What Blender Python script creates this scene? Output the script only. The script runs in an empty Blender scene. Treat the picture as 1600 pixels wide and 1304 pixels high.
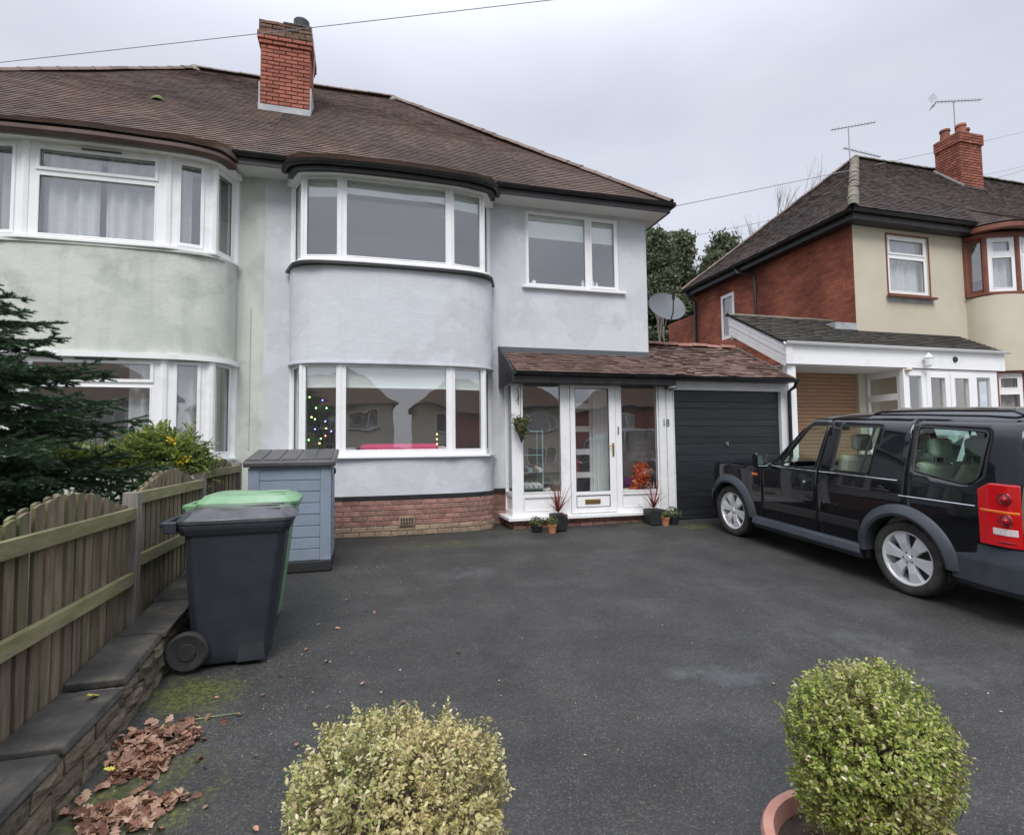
import bpy, bmesh, math, random
import numpy as np
from mathutils import Vector, Matrix, geometry
random.seed(7); rng = np.random.default_rng(7)
S = bpy.context.scene; COL = S.collection
R = math.radians
# ---------------------------------------------------------------- camera
yaw, pit, rol = R(15.3), R(3.1), R(-.66)
f = Vector((math.sin(yaw)*math.cos(pit), math.cos(yaw)*math.cos(pit), math.sin(pit)))
r0 = Vector((math.cos(yaw), -math.sin(yaw), 0)); u0 = r0.cross(f)
rr = r0*math.cos(rol)+u0*math.sin(rol); uu = -r0*math.sin(rol)+u0*math.cos(rol)
cd = bpy.data.cameras.new('camera'); cam = bpy.data.objects.new('camera', cd); COL.objects.link(cam)
cam.matrix_world = Matrix(((rr.x, uu.x, -f.x, 0), (rr.y, uu.y, -f.y, 0), (rr.z, uu.z, -f.z, 0), (0, 0, 0, 1)))
cd.sensor_width = 36; cd.lens = 850/1600*36; cd.clip_start = .05; cd.clip_end = 3000
S.camera = cam
# ---------------------------------------------------------------- sky
SUN_EL, SUN_AZ = R(50), R(200)     # azimuth measured clockwise from +Y: behind the camera, a little left
w = bpy.data.worlds.new('World'); S.world = w; w.use_nodes = True
nt = w.node_tree; nt.nodes.clear(); N = nt.nodes; Lk = nt.links
sky = N.new('ShaderNodeTexSky'); sky.sky_type = 'NISHITA'; sky.sun_disc = False
sky.sun_elevation = SUN_EL; sky.sun_rotation = SUN_AZ
bg1 = N.new('ShaderNodeBackground'); bg1.inputs[1].default_value = .1; Lk.new(sky.outputs[0], bg1.inputs[0])
tc = N.new('ShaderNodeTexCoord'); sp = N.new('ShaderNodeSeparateXYZ'); Lk.new(tc.outputs['Generated'], sp.inputs[0])
mr = N.new('ShaderNodeMapRange'); mr.interpolation_type = 'SMOOTHSTEP'; mr.inputs[1].default_value = .50; mr.inputs[2].default_value = 1; mr.inputs[3].default_value = .50; mr.inputs[4].default_value = 1.7
Lk.new(sp.outputs[2], mr.inputs[0])
mp = N.new('ShaderNodeMapping'); mp.inputs['Scale'].default_value = (1, 1, 2.6); Lk.new(tc.outputs['Generated'], mp.inputs[0])
no = N.new('ShaderNodeTexNoise'); no.inputs['Scale'].default_value = 1.7; no.inputs['Detail'].default_value = 5; no.inputs['Roughness'].default_value = .5; no.inputs['Distortion'].default_value = .4
Lk.new(mp.outputs[0], no.inputs[0])
cr = N.new('ShaderNodeValToRGB'); cr.color_ramp.elements[0].position = .36; cr.color_ramp.elements[0].color = (.90, .95, 1.08, 1)
cr.color_ramp.elements[1].position = .66; cr.color_ramp.elements[1].color = (1.08, 1.12, 1.26, 1)
Lk.new(no.outputs[0], cr.inputs[0])
bg2 = N.new('ShaderNodeBackground'); Lk.new(cr.outputs[0], bg2.inputs[0]); Lk.new(mr.outputs[0], bg2.inputs[1])
mx = N.new('ShaderNodeMixShader'); mx.inputs[0].default_value = .93; Lk.new(bg1.outputs[0], mx.inputs[1]); Lk.new(bg2.outputs[0], mx.inputs[2])
wo = N.new('ShaderNodeOutputWorld'); Lk.new(mx.outputs[0], wo.inputs[0])
sl = bpy.data.lights.new('sun', 'SUN'); sl.energy = 1.5; sl.angle = R(28); sl.color = (1, .97, .93)
so = bpy.data.objects.new('sun', sl); COL.objects.link(so)
sd = Vector((math.sin(SUN_AZ)*math.cos(SUN_EL), math.cos(SUN_AZ)*math.cos(SUN_EL), math.sin(SUN_EL)))
so.rotation_euler = sd.to_track_quat('Z', 'Y').to_euler(); so.location = (0, 0, 30)
S.view_settings.view_transform = 'Standard'; S.view_settings.look = 'None'; S.view_settings.exposure = 0.54; S.view_settings.gamma = 1
S.render.resolution_x, S.render.resolution_y = 1024, 834
S.render.engine = 'CYCLES'; S.cycles.max_bounces = 8; S.cycles.transparent_max_bounces = 24
# ---------------------------------------------------------------- helpers
def gz(y):
    if y > 8.3: return -1.28
    if y > -1: return -1.28-.07*(8.3-y)
    return -1.931
def lerp(a, b, t): return a+(b-a)*t
M = {}
def mat(name, col, col2=None, rough=.8, scale=8, detail=6, bump=0, bscale=60, lo=.35, hi=.65, metal=0, spec=.5, coat=0,
        obj_rand=0, island=None, trans=0, stretch=None, stain=None, stain_scale=1.2, stain_lo=.5, stain_hi=.75, emit=None, bump2=0, bscale2=6, coords='Object', speck=None, speck_scale=200, rvar=0, streak=None, patch=None, stones=None):
    m = bpy.data.materials.new(name); m.use_nodes = True; t = m.node_tree; n = t.nodes; l = t.links
    b = n['Principled BSDF']; out = n['Material Output']
    tc = n.new('ShaderNodeTexCoord'); src = tc.outputs[coords]
    if coords == 'World':
        pass
    if stretch:
        mp = n.new('ShaderNodeMapping'); mp.inputs['Scale'].default_value = stretch; l.new(src, mp.inputs[0]); src = mp.outputs[0]
    if obj_rand or island:   # break up repetition between pieces
        oi = n.new('ShaderNodeObjectInfo'); va = n.new('ShaderNodeVectorMath'); va.operation = 'MULTIPLY_ADD'
        cx = n.new('ShaderNodeCombineXYZ')
        for i in range(3): l.new(oi.outputs['Random'], cx.inputs[i])
        va.inputs[1].default_value = (37, 53, 71); l.new(cx.outputs[0], va.inputs[0]); l.new(src, va.inputs[2]); src = va.outputs[0]
    def noise(sc, de, ro=.55):
        x = n.new('ShaderNodeTexNoise'); x.inputs['Scale'].default_value = sc; x.inputs['Detail'].default_value = de; x.inputs['Roughness'].default_value = ro
        l.new(src, x.inputs[0]); return x.outputs[0]
    def ramp(fac, stops):
        x = n.new('ShaderNodeValToRGB'); e = x.color_ramp.elements
        while len(e) < len(stops): e.new(.5)
        for i, (p, c) in enumerate(stops): e[i].position = p; e[i].color = (*c, 1) if len(c) == 3 else c
        l.new(fac, x.inputs[0]); return x.outputs[0]
    def mix(fac, a, bb, mode='MIX'):
        x = n.new('ShaderNodeMix'); x.data_type = 'RGBA'; x.blend_type = mode
        for s, v in ((0, fac), (6, a), (7, bb)):
            if isinstance(v, (int, float)): x.inputs[s].default_value = v
            elif isinstance(v, tuple): x.inputs[s].default_value = (*v, 1)
            else: l.new(v, x.inputs[s])
        return x.outputs[2]
    c = None
    if island:
        g = n.new('ShaderNodeNewGeometry'); c = ramp(g.outputs['Random Per Island'], island)
        if col2: c = mix(ramp(noise(scale, 3), [(lo, (0, 0, 0)), (hi, (1, 1, 1))]), c, mix(.6, c, col2))
    elif col2:
        c = ramp(noise(scale, detail), [(lo, col), (hi, col2)])
    if stain:
        base = c if c is not None else col
        c = mix(ramp(noise(stain_scale, 8, .62), [(stain_lo, (0, 0, 0)), (stain_hi, (1, 1, 1))]), base, stain)
    if speck:
        base = c if c is not None else col
        v = n.new('ShaderNodeTexVoronoi'); v.inputs['Scale'].default_value = speck_scale; l.new(src, v.inputs[0])
        c = mix(ramp(v.outputs['Color'], [(.80, (0, 0, 0)), (.95, (1, 1, 1))]), base, speck)
    if stones:
        base = c if c is not None else col
        v = n.new('ShaderNodeTexVoronoi'); v.inputs['Scale'].default_value = stones; l.new(src, v.inputs[0])
        sc_ = n.new('ShaderNodeSeparateColor'); l.new(v.outputs['Color'], sc_.inputs[0])
        c = mix(1.0, base, ramp(sc_.outputs[0], [(0, (.62,)*3), (.5, (.9,)*3), (.85, (1.22,)*3), (1, (2.1, 2.05, 1.9))]), 'MULTIPLY')
    if patch:
        c = mix(ramp(noise(.9, 3, .5), [(.50, (0, 0, 0)), (.535, (.6,)*3)]), c, patch)
        c = mix(ramp(noise(2.3, 5, .6), [(.56, (0, 0, 0)), (.60, (.5,)*3)]), c, patch)
    if streak:
        mp2 = n.new('ShaderNodeMapping'); mp2.inputs['Scale'].default_value = (5, 5, .35); l.new(tc.outputs['Object'], mp2.inputs[0])
        x = n.new('ShaderNodeTexNoise'); x.inputs['Scale'].default_value = 1.6; x.inputs['Detail'].default_value = 7; l.new(mp2.outputs[0], x.inputs[0])
        c = mix(ramp(x.outputs[0], [(.54, (0, 0, 0)), (.80, (.38,)*3)]), c, streak)
    if obj_rand:
        hs = n.new('ShaderNodeHueSaturation'); oi2 = n.new('ShaderNodeObjectInfo')
        mr = n.new('ShaderNodeMapRange'); mr.inputs[3].default_value = 1-obj_rand; mr.inputs[4].default_value = 1+obj_rand; l.new(oi2.outputs['Random'], mr.inputs[0])
        l.new(mr.outputs[0], hs.inputs['Value'])
        if c is None: hs.inputs['Color'].default_value = (*col, 1)
        else: l.new(c, hs.inputs['Color'])
        c = hs.outputs[0]
    if c is None: b.inputs['Base Color'].default_value = (*col, 1)
    else: l.new(c, b.inputs['Base Color'])
    b.inputs['Roughness'].default_value = rough; b.inputs['Metallic'].default_value = metal; b.inputs['Specular IOR Level'].default_value = spec
    b.inputs['Coat Weight'].default_value = coat; b.inputs['Coat Roughness'].default_value = .04
    if rvar:
        l.new(ramp(noise(scale*.6, 5), [(.3, (rough-rvar,)*3), (.7, (rough+rvar,)*3)]), b.inputs['Roughness'])
    if bump or bump2:
        prev = None
        for st, sc in ((bump, bscale), (bump2, bscale2)):
            if not st: continue
            bp = n.new('ShaderNodeBump'); bp.inputs['Strength'].default_value = 1; bp.inputs['Distance'].default_value = st
            l.new(noise(sc, 6, .6), bp.inputs['Height'])
            if prev: l.new(prev, bp.inputs['Normal'])
            prev = bp.outputs[0]
        l.new(prev, b.inputs['Normal'])
    if emit: b.inputs['Emission Color'].default_value = (*emit[:3], 1); b.inputs['Emission Strength'].default_value = emit[3]
    if trans:
        tr = n.new('ShaderNodeBsdfTranslucent'); ms = n.new('ShaderNodeMixShader'); ms.inputs[0].default_value = trans
        if c is None: tr.inputs[0].default_value = (*col, 1)
        else: l.new(c, tr.inputs[0])
        l.new(b.outputs[0], ms.inputs[1]); l.new(tr.outputs[0], ms.inputs[2]); l.new(ms.outputs[0], out.inputs[0])
    M[name] = m; return m
def glass(name, tint, k=1.6, rough=0.0, rtint=(1, 1, 1)):
    m = bpy.data.materials.new(name); m.use_nodes = True; t = m.node_tree; n = t.nodes; l = t.links; n.clear()
    tr = n.new('ShaderNodeBsdfTransparent'); tr.inputs[0].default_value = (*tint, 1)
    gl = n.new('ShaderNodeBsdfGlossy'); gl.inputs['Roughness'].default_value = rough; gl.inputs[0].default_value = (*rtint, 1)
    geo = n.new('ShaderNodeNewGeometry')
    def math_(op, a, b=None):
        q = n.new('ShaderNodeMath'); q.operation = op; q.use_clamp = op == 'MULTIPLY_ADD'
        for i, v in enumerate([a] + ([] if b is None else (b if isinstance(b, list) else [b]))):
            if isinstance(v, (int, float)): q.inputs[i].default_value = v
            else: l.new(v, q.inputs[i])
        return q.outputs[0]
    dt = n.new('ShaderNodeVectorMath'); dt.operation = 'DOT_PRODUCT'; l.new(geo.outputs['Normal'], dt.inputs[0]); l.new(geo.outputs['Incoming'], dt.inputs[1])
    sch = math_('POWER', math_('SUBTRACT', 1.0, math_('ABSOLUTE', dt.outputs['Value'])), 5.0)   # Schlick, the same from both sides
    class _o: pass
    ma = _o(); ma.outputs = [math_('MULTIPLY_ADD', sch, [1-.04*k, .04*k])]
    ms = n.new('ShaderNodeMixShader'); l.new(ma.outputs[0], ms.inputs[0]); l.new(tr.outputs[0], ms.inputs[1]); l.new(gl.outputs[0], ms.inputs[2])
    # faint waviness, as real panes have
    no = n.new('ShaderNodeTexNoise'); no.inputs['Scale'].default_value = 1.3; tcx = n.new('ShaderNodeTexCoord'); l.new(tcx.outputs['Object'], no.inputs[0])
    bp = n.new('ShaderNodeBump'); bp.inputs['Distance'].default_value = .004; l.new(no.outputs[0], bp.inputs['Height']); l.new(bp.outputs[0], gl.inputs['Normal'])
    o = n.new('ShaderNodeOutputMaterial'); l.new(ms.outputs[0], o.inputs[0]); M[name] = m
WL = {}
class MB:
    def __init__(s, T=None): s.v = []; s.f = []; s.T = T
    def _a(s, pts):
        i = len(s.v)
        for p in pts:
            p = Vector(p); s.v.append(tuple(s.T @ p) if s.T else tuple(p))
        return i
    def box(s, x0, x1, y0, y1, z0, z1, tx=0, ty=0):
        i = s._a([(x0, y0, z0), (x1, y0, z0), (x1, y1, z0), (x0, y1, z0), (x0+tx, y0+ty, z1), (x1-tx, y0+ty, z1), (x1-tx, y1-ty, z1), (x0+tx, y1-ty, z1)])
        s.f += [(i, i+3, i+2, i+1), (i+4, i+5, i+6, i+7), (i, i+1, i+5, i+4), (i+1, i+2, i+6, i+5), (i+2, i+3, i+7, i+6), (i+3, i, i+4, i+7)]; return s
    def cbox(s, c, d): return s.box(c[0]-d[0]/2, c[0]+d[0]/2, c[1]-d[1]/2, c[1]+d[1]/2, c[2]-d[2]/2, c[2]+d[2]/2)
    def prism(s, poly, fn, a, b):
        """poly of 2D points; fn(p, t) -> 3D, extruded from t=a to t=b"""
        n = len(poly); i = s._a([fn(p, a) for p in poly]+[fn(p, b) for p in poly])
        s.f.append(tuple(range(i+n-1, i-1, -1))); s.f.append(tuple(range(i+n, i+2*n)))
        for k in range(n): s.f.append((i+k, i+(k+1) % n, i+n+(k+1) % n, i+n+k))
        return s
    def tube(s, path, r, n=8, cap=True):
        path = [Vector(p) for p in path]; m = len(path); rs = r if isinstance(r, (list, tuple)) else [r]*m
        rings = []; up = Vector((0, 0, 1)); prev = None
        for k, p in enumerate(path):
            d = (path[min(k+1, m-1)]-path[max(k-1, 0)]).normalized()
            if prev is None:
                a = up if abs(d.z) < .95 else Vector((1, 0, 0)); x = d.cross(a).normalized()
            else: x = (prev-d*prev.dot(d)).normalized()
            prev = x; y = d.cross(x)
            rings.append(s._a([p+(x*math.cos(2*math.pi*j/n)+y*math.sin(2*math.pi*j/n))*rs[k] for j in range(n)]))
        for k in range(m-1):
            a, b = rings[k], rings[k+1]
            for j in range(n): s.f.append((a+j, a+(j+1) % n, b+(j+1) % n, b+j))
        if cap: s.f.append(tuple(rings[0]+j for j in reversed(range(n)))); s.f.append(tuple(rings[-1]+j for j in range(n)))
        return s
    def lathe(s, prof, c=(0, 0, 0), n=24, axis='z', squash=1):
        rings = []
        for (r, h) in prof:
            pts = []
            for j in range(n):
                a = 2*math.pi*j/n; x, y = r*math.cos(a), r*math.sin(a)*squash
                pts.append({'z': (c[0]+x, c[1]+y, c[2]+h), 'x': (c[0]+h, c[1]+x, c[2]+y), 'y': (c[0]+x, c[1]+h, c[2]+y)}[axis])
            rings.append(s._a(pts))
        for a, b in zip(rings, rings[1:]):
            for j in range(n): s.f.append((a+j, a+(j+1) % n, b+(j+1) % n, b+j))
        return s
    def face(s, pts): i = s._a(pts); s.f.append(tuple(range(i, i+len(pts)))); return s
    def plate(s, us, zs, hole, d0, d1):
        """grid of cells in the local x-z plane, thickness d0..d1 in y, hole(u,z)->bool leaves openings"""
        us = sorted(set(us)); zs = sorted(set(zs)); idx = {}
        def V(i, j, d):
            if (i, j, d) not in idx: idx[(i, j, d)] = s._a([(us[i], d0 if d == 0 else d1, zs[j])])
            return idx[(i, j, d)]
        nu, nz = len(us)-1, len(zs)-1
        sol = lambda i, j: 0 <= i < nu and 0 <= j < nz and not hole((us[i]+us[i+1])/2, (zs[j]+zs[j+1])/2)
        for i in range(nu):
            for j in range(nz):
                if not sol(i, j): continue
                s.f.append((V(i, j, 0), V(i+1, j, 0), V(i+1, j+1, 0), V(i, j+1, 0)))
                s.f.append((V(i, j, 1), V(i, j+1, 1), V(i+1, j+1, 1), V(i+1, j, 1)))
                if not sol(i-1, j): s.f.append((V(i, j, 0), V(i, j+1, 0), V(i, j+1, 1), V(i, j, 1)))
                if not sol(i+1, j): s.f.append((V(i+1, j, 0), V(i+1, j, 1), V(i+1, j+1, 1), V(i+1, j+1, 0)))
                if not sol(i, j-1): s.f.append((V(i, j, 0), V(i, j, 1), V(i+1, j, 1), V(i+1, j, 0)))
                if not sol(i, j+1): s.f.append((V(i, j+1, 0), V(i+1, j+1, 0), V(i+1, j+1, 1), V(i, j+1, 1)))
        return s
    def rects(s, u0, u1, z0, z1, holes, d0, d1):
        us = [u0, u1]; zs = [z0, z1]
        for h in holes: us += [h[0], h[1]]; zs += [h[2], h[3]]
        us = [min(max(u, u0), u1) for u in us]; zs = [min(max(z, z0), z1) for z in zs]
        return s.plate(us, zs, lambda u, z: any(h[0] < u < h[1] and h[2] < z < h[3] for h in holes), d0, d1)
    def mesh(s, name, off=(0, 0, 0)):
        me = bpy.data.meshes.new(name); me.from_pydata([(v[0]-off[0], v[1]-off[1], v[2]-off[2]) for v in s.v], [], s.f); return me
    def build(s, name, m, parent=None, smooth=False, bev=0, fixn=True, ang=35, **props):
        off = WL.get(parent, (0, 0, 0)) if parent else (0, 0, 0)
        me = s.mesh(name, off)
        if fixn:
            bm = bmesh.new(); bm.from_mesh(me); bmesh.ops.recalc_face_normals(bm, faces=bm.faces); bm.to_mesh(me); bm.free()
        ms = m if isinstance(m, (list, tuple)) else [m]
        for k in ms: me.materials.append(M[k] if isinstance(k, str) else k)
        o = bpy.data.objects.new(name, me); COL.objects.link(o)
        if parent: o.parent = parent; WL[o] = WL.get(parent, (0, 0, 0))
        if smooth:
            me.polygons.foreach_set('use_smooth', [True]*len(me.polygons))
            try: me.set_sharp_from_angle(angle=R(ang))
            except Exception: pass
        if bev:
            b = o.modifiers.new('bevel', 'BEVEL'); b.width = bev; b.segments = 2; b.limit_method = 'ANGLE'; b.angle_limit = R(40)
            b.harden_normals = False
        for k, v in props.items(): o[k] = v
        return o
def thing(name, label, cat, loc=(0, 0, 0), group=None):
    o = bpy.data.objects.new(name, None); COL.objects.link(o); o.location = loc; o.empty_display_size = .1
    o['label'] = label; o['category'] = cat
    if group: o['group'] = group
    WL[o] = tuple(loc); return o
def tag(o, label, cat, group=None):
    o['label'] = label; o['category'] = cat
    if group: o['group'] = group
    return o
def struct(o): o['kind'] = 'structure'; return o
def inst(name, me, parent, loc, rot=(0, 0, 0), sc=(1, 1, 1)):
    o = bpy.data.objects.new(name, me); COL.objects.link(o)
    off = WL.get(parent, (0, 0, 0)) if parent else (0, 0, 0)
    o.location = (loc[0]-off[0], loc[1]-off[1], loc[2]-off[2]); o.rotation_euler = rot; o.scale = sc
    if parent: o.parent = parent
    return o
def np_mesh(name, V, F, m, parent=None, mi=None, smooth=False, **props):
    """V (n,3), F (m,k) same-size polygons"""
    me = bpy.data.meshes.new(name); V = np.asarray(V, np.float32); F = np.asarray(F, np.int32)
    off = np.array(WL.get(parent, (0, 0, 0)) if parent else (0, 0, 0), np.float32); V = V-off
    k = F.shape[1]; me.vertices.add(len(V)); me.vertices.foreach_set('co', V.ravel())
    me.loops.add(F.size); me.loops.foreach_set('vertex_index', F.ravel())
    me.polygons.add(len(F)); me.polygons.foreach_set('loop_start', np.arange(0, F.size, k, dtype=np.int32)); me.polygons.foreach_set('loop_total', np.full(len(F), k, np.int32))
    ms = m if isinstance(m, (list, tuple)) else [m]
    for q in ms: me.materials.append(M[q])
    if mi is not None: me.polygons.foreach_set('material_index', np.asarray(mi, np.int32))
    if smooth: me.polygons.foreach_set('use_smooth', np.ones(len(F), bool))
    me.update(calc_edges=True); me.validate()
    o = bpy.data.objects.new(name, me); COL.objects.link(o)
    if parent: o.parent = parent; WL[o] = WL.get(parent, (0, 0, 0))
    for a, b in props.items(): o[a] = b
    return o
def frame_T(p0, p1, z=0):
    """local x from p0 to p1 (plan), local y = inward normal (left of direction), z up"""
    a = Vector((p0[0], p0[1], 0)); b = Vector((p1[0], p1[1], 0)); d = (b-a).normalized(); n = Vector((-d.y, d.x, 0))
    T = Matrix(((d.x, n.x, 0, a.x), (d.y, n.y, 0, a.y), (0, 0, 1, z), (0, 0, 0, 1))); return T, (b-a).length
def window(house, p0, p1, z0, z1, panes, fm='upvc', fw=.05, gm='pane_glass', depth=.07, sash=(), blind=0, blind_m='blind', curtain=None, label=None):
    """panes: (u0,u1,v0,v1) glass rectangles in fractions or metres from the frame's corner; sash: indexes that open"""
    T, L = frame_T(p0, p1, z0); H = z1-z0
    mb = MB(T); mb.rects(0, L, 0, H, panes, 0, depth)
    fr = mb.build('window', fm, house, bev=.004)
    if label: fr['label'] = label
    for k, (a, b, c, d) in enumerate(panes):
        op = k in sash; e = .035 if op else .012; pr = .018 if op else .006
        r = MB(T); r.rects(a-e, b+e, c-e, d+e, [(a+.008, b-.008, c+.008, d-.008)], -pr, .012)
        r.build('sash' if op else 'glazing_bead', fm, fr, bev=.004)
        g = MB(T); g.face([(a-.002, .03, c-.002), (b+.002, .03, c-.002), (b+.002, .03, d+.002), (a-.002, .03, d+.002)])
        g.build('pane', gm, fr, fixn=False)
        s = MB(T); x = .006; s.rects(a, b, c, d, [(a+x, b-x, c+x, d-x)], .014, .026); s.build('seal', 'dark_seal', fr)
    if blind:
        b = MB(T); b.box(.03, L-.03, depth+.02, depth+.032, H-blind, H-.02); b.box(.03, L-.03, depth+.012, depth+.04, H-blind-.02, H-blind); b.build('blind', blind_m, fr)
    if curtain:
        for (c0, c1, zz0, zz1, cm) in curtain:
            n = max(8, int((c1-c0)*60)); pts = [(lerp(c0, c1, i/n), depth+.10+.030*math.sin(i*.62+c0*9)+.018*math.sin(i*.29+2)) for i in range(n+1)]
            b = MB(T)
            for (xa, ya), (xb, yb) in zip(pts, pts[1:]): b.face([(xa, ya, zz0), (xb, yb, zz0), (xb, yb, zz1), (xa, ya, zz1)])
            o = b.build('curtain', cm, fr, smooth=False, fixn=False)
    return fr
def spline(pts, n=8):
    out = []; P = [Vector((*p, 0)) for p in pts]; P = [P[0]*2-P[1]]+P+[P[-1]*2-P[-2]]
    for i in range(1, len(P)-2):
        for k in range(n):
            t = k/n; a, b, c, d = P[i-1], P[i], P[i+1], P[i+2]
            q = .5*((2*b)+(c-a)*t+(2*a-5*b+4*c-d)*t*t+(3*b-a-3*c+d)*t**3); out.append((q.x, q.y))
    out.append((P[-2].x, P[-2].y)); return out
def offset_curve(pts, d):
    """d>0 moves outwards (to the right of the direction of travel)"""
    out = []
    for i, p in enumerate(pts):
        a = pts[max(i-1, 0)]; b = pts[min(i+1, len(pts)-1)]; dx, dy = b[0]-a[0], b[1]-a[1]; L = math.hypot(dx, dy)
        out.append((p[0]+dy/L*d, p[1]-dx/L*d))
    return out
def ribbon(mb, outer, inner, z0, z1):
    n = len(outer); i = mb._a([(x, y, z0) for x, y in outer]+[(x, y, z1) for x, y in outer]+[(x, y, z0) for x, y in inner]+[(x, y, z1) for x, y in inner])
    for k in range(n-1):
        mb.f += [(i+k, i+k+1, i+n+k+1, i+n+k), (i+2*n+k, i+3*n+k, i+3*n+k+1, i+2*n+k+1), (i+n+k, i+n+k+1, i+3*n+k+1, i+3*n+k), (i+k, i+2*n+k, i+2*n+k+1, i+k+1)]
    mb.f += [(i, i+n, i+3*n, i+2*n), (i+n-1, i+3*n-1, i+4*n-1, i+2*n-1)]
    return mb
def brick_mesh(name, m, L=.215, H=.065, D=.1, j=.003, seed=0):
    rg = random.Random(seed); mb = MB(); c = .006
    pts = []
    for (x, y, z) in [(-1, -1, -1), (1, -1, -1), (1, -1, 1), (-1, -1, 1)]:
        pts.append((x*(L/2-c)+rg.uniform(-j, j), -D/2-rg.uniform(0, j), z*(H/2-c)+rg.uniform(-j, j)))
    for (x, y, z) in [(-1, -1, -1), (1, -1, -1), (1, -1, 1), (-1, -1, 1)]:
        pts.append((x*L/2+rg.uniform(-j, j)*.5, -D/2+c, z*H/2+rg.uniform(-j, j)*.5))
    for (x, y, z) in [(-1, -1, -1), (1, -1, -1), (1, -1, 1), (-1, -1, 1)]:
        pts.append((x*L/2, D/2, z*H/2))
    i = mb._a(pts); mb.f.append((0, 1, 2, 3))
    for a, b in ((0, 4), (4, 8)):
        for k in range(4): mb.f.append((a+k, b+k, b+(k+1) % 4, a+(k+1) % 4))
    mb.f.append((11, 10, 9, 8)); me = mb.mesh(name); me.materials.append(M[m]); return me
def brick_run(parent, meshes, path, z0, rows, L=.225, H=.075, name='brick', off=0, ends=True, rot_extra=0, skip=None):
    """bricks along a plan polyline, stretcher bond"""
    cum = [0]
    for a, b in zip(path, path[1:]): cum.append(cum[-1]+math.hypot(b[0]-a[0], b[1]-a[1]))
    tot = cum[-1]
    def at(t):
        t = min(max(t, 0), tot-1e-6)
        for i in range(len(cum)-1):
            if t <= cum[i+1]: break
        q = (t-cum[i])/(cum[i+1]-cum[i]); a, b = path[i], path[i+1]
        return lerp(a[0], b[0], q), lerp(a[1], b[1], q), math.atan2(b[1]-a[1], b[0]-a[0])
    for r_ in range(rows):
        x = -(L/2)*(r_ % 2)
        while x < tot-.02:
            a, b = max(x, 0), min(x+L, tot)
            if b-a > .04:
                px, py, an = at((a+b)/2); x2, y2, _ = at(b-.01); x1, y1, _ = at(a+.01)
                an = math.atan2(y2-y1, x2-x1)
                z = z0+H*(r_+.5)
                if not (skip and skip(px, z)):
                    inst(name, random.choice(meshes), parent, (px, py, z), (0, 0, an+random.gauss(0, .004)), ((b-a)/L, 1, 1))
            x += L
def tiles(mb, P, rows, cols, th=.012, rnd=.004, lift=.018, gap=.004, keep=None, jag=0, out=None):
    """P(u,v)->3D point and normal; u across (0..1), v up the slope (0..1). Each tile a thin slab with its lower edge proud."""
    for r_ in range(rows):
        n = cols(r_) if callable(cols) else cols
        sh = .5*(r_ % 2)
        for c in range(-1, n+1):
            a, b = (c+sh)/n, (c+sh+1)/n
            if b <= 0.001 or a >= .999: continue
            a, b = max(a, 0), min(b, 1); v0 = r_/rows; v1 = min((r_+1.25)/rows, 1)
            if keep and not keep((a+b)/2, (v0+v1)/2): continue
            q = gap/ max(1e-6, 1); e = random.uniform(-rnd, rnd); lj = random.uniform(-jag, jag)/rows
            (p00, nn), (p10, _), (p01, _), (p11, _) = P(a, v0+lj), P(b, v0+lj), P(a, v1), P(b, v1)
            d = (p10-p00); Lx = d.length
            if Lx < 1e-4: continue
            d = d/Lx*gap*.5; l0 = lift+e; l1 = .002
            pts = [p00+d+nn*(l0-th), p10-d+nn*(l0-th), p11-d+nn*(l1-th), p01+d+nn*(l1-th), p00+d+nn*l0, p10-d+nn*(l0+random.uniform(-rnd, rnd)*.5), p11-d+nn*l1, p01+d+nn*l1]
            if out is not None: out.append(pts)
            else:
                i = mb._a(pts); mb.f += [(i+4, i+5, i+6, i+7), (i, i+1, i+5, i+4), (i+1, i+2, i+6, i+5), (i+3, i, i+4, i+7)]
def tile_parts(name, m, parent, lst):
    for pts in lst:
        mb = MB(); i = mb._a(pts); mb.f += [(4, 5, 6, 7), (0, 1, 5, 4), (1, 2, 6, 5), (3, 0, 4, 7), (3, 2, 1, 0), (2, 3, 7, 6)]
        mb.build(name, m, parent, fixn=False)
def ridge_tiles(parent, a, b, m, name='ridge_tile', r=.11, L=.32, half=1.25, jig=.01):
    a, b = Vector(a), Vector(b); d = b-a; n = max(1, round(d.length/L)); d.normalize()
    mbs = MB(); k = 9; Ls = (b-a).length/n
    ring = [(math.sin(lerp(-half, half, j/(k-1)))*r, math.cos(lerp(-half, half, j/(k-1)))*r-r*.55) for j in range(k)]
    i = 0
    for x, s_ in ((-Ls/2-.01, 1.05), (-Ls/2+.03, 1.05), (-Ls/2+.032, .98), (Ls/2, .94)):
        mbs._a([(p*s_, x, q*s_) for p, q in ring])
    for t in range(3):
        for j in range(k-1): mbs.f.append((t*k+j, t*k+j+1, (t+1)*k+j+1, (t+1)*k+j))
    mbs._a([(p*.8, -Ls/2-.01, q*.8) for p, q in ring])
    for j in range(k-1): mbs.f.append((j, 4*k+j, 4*k+j+1, j+1))
    me = mbs.mesh(name); me.materials.append(M[m]); me.polygons.foreach_set('use_smooth', [True]*len(me.polygons)); me.set_sharp_from_angle(angle=R(40))
    rot = d.to_track_quat('Y', 'Z').to_euler()
    for q in range(n):
        p = a+d*Ls*(q+.5)
        inst(name, me, parent, tuple(p+Vector((0, 0, random.uniform(-jig, jig)*.6))), (rot.x+random.gauss(0, jig), rot.y+random.gauss(0, jig), rot.z+random.gauss(0, jig)))
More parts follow.
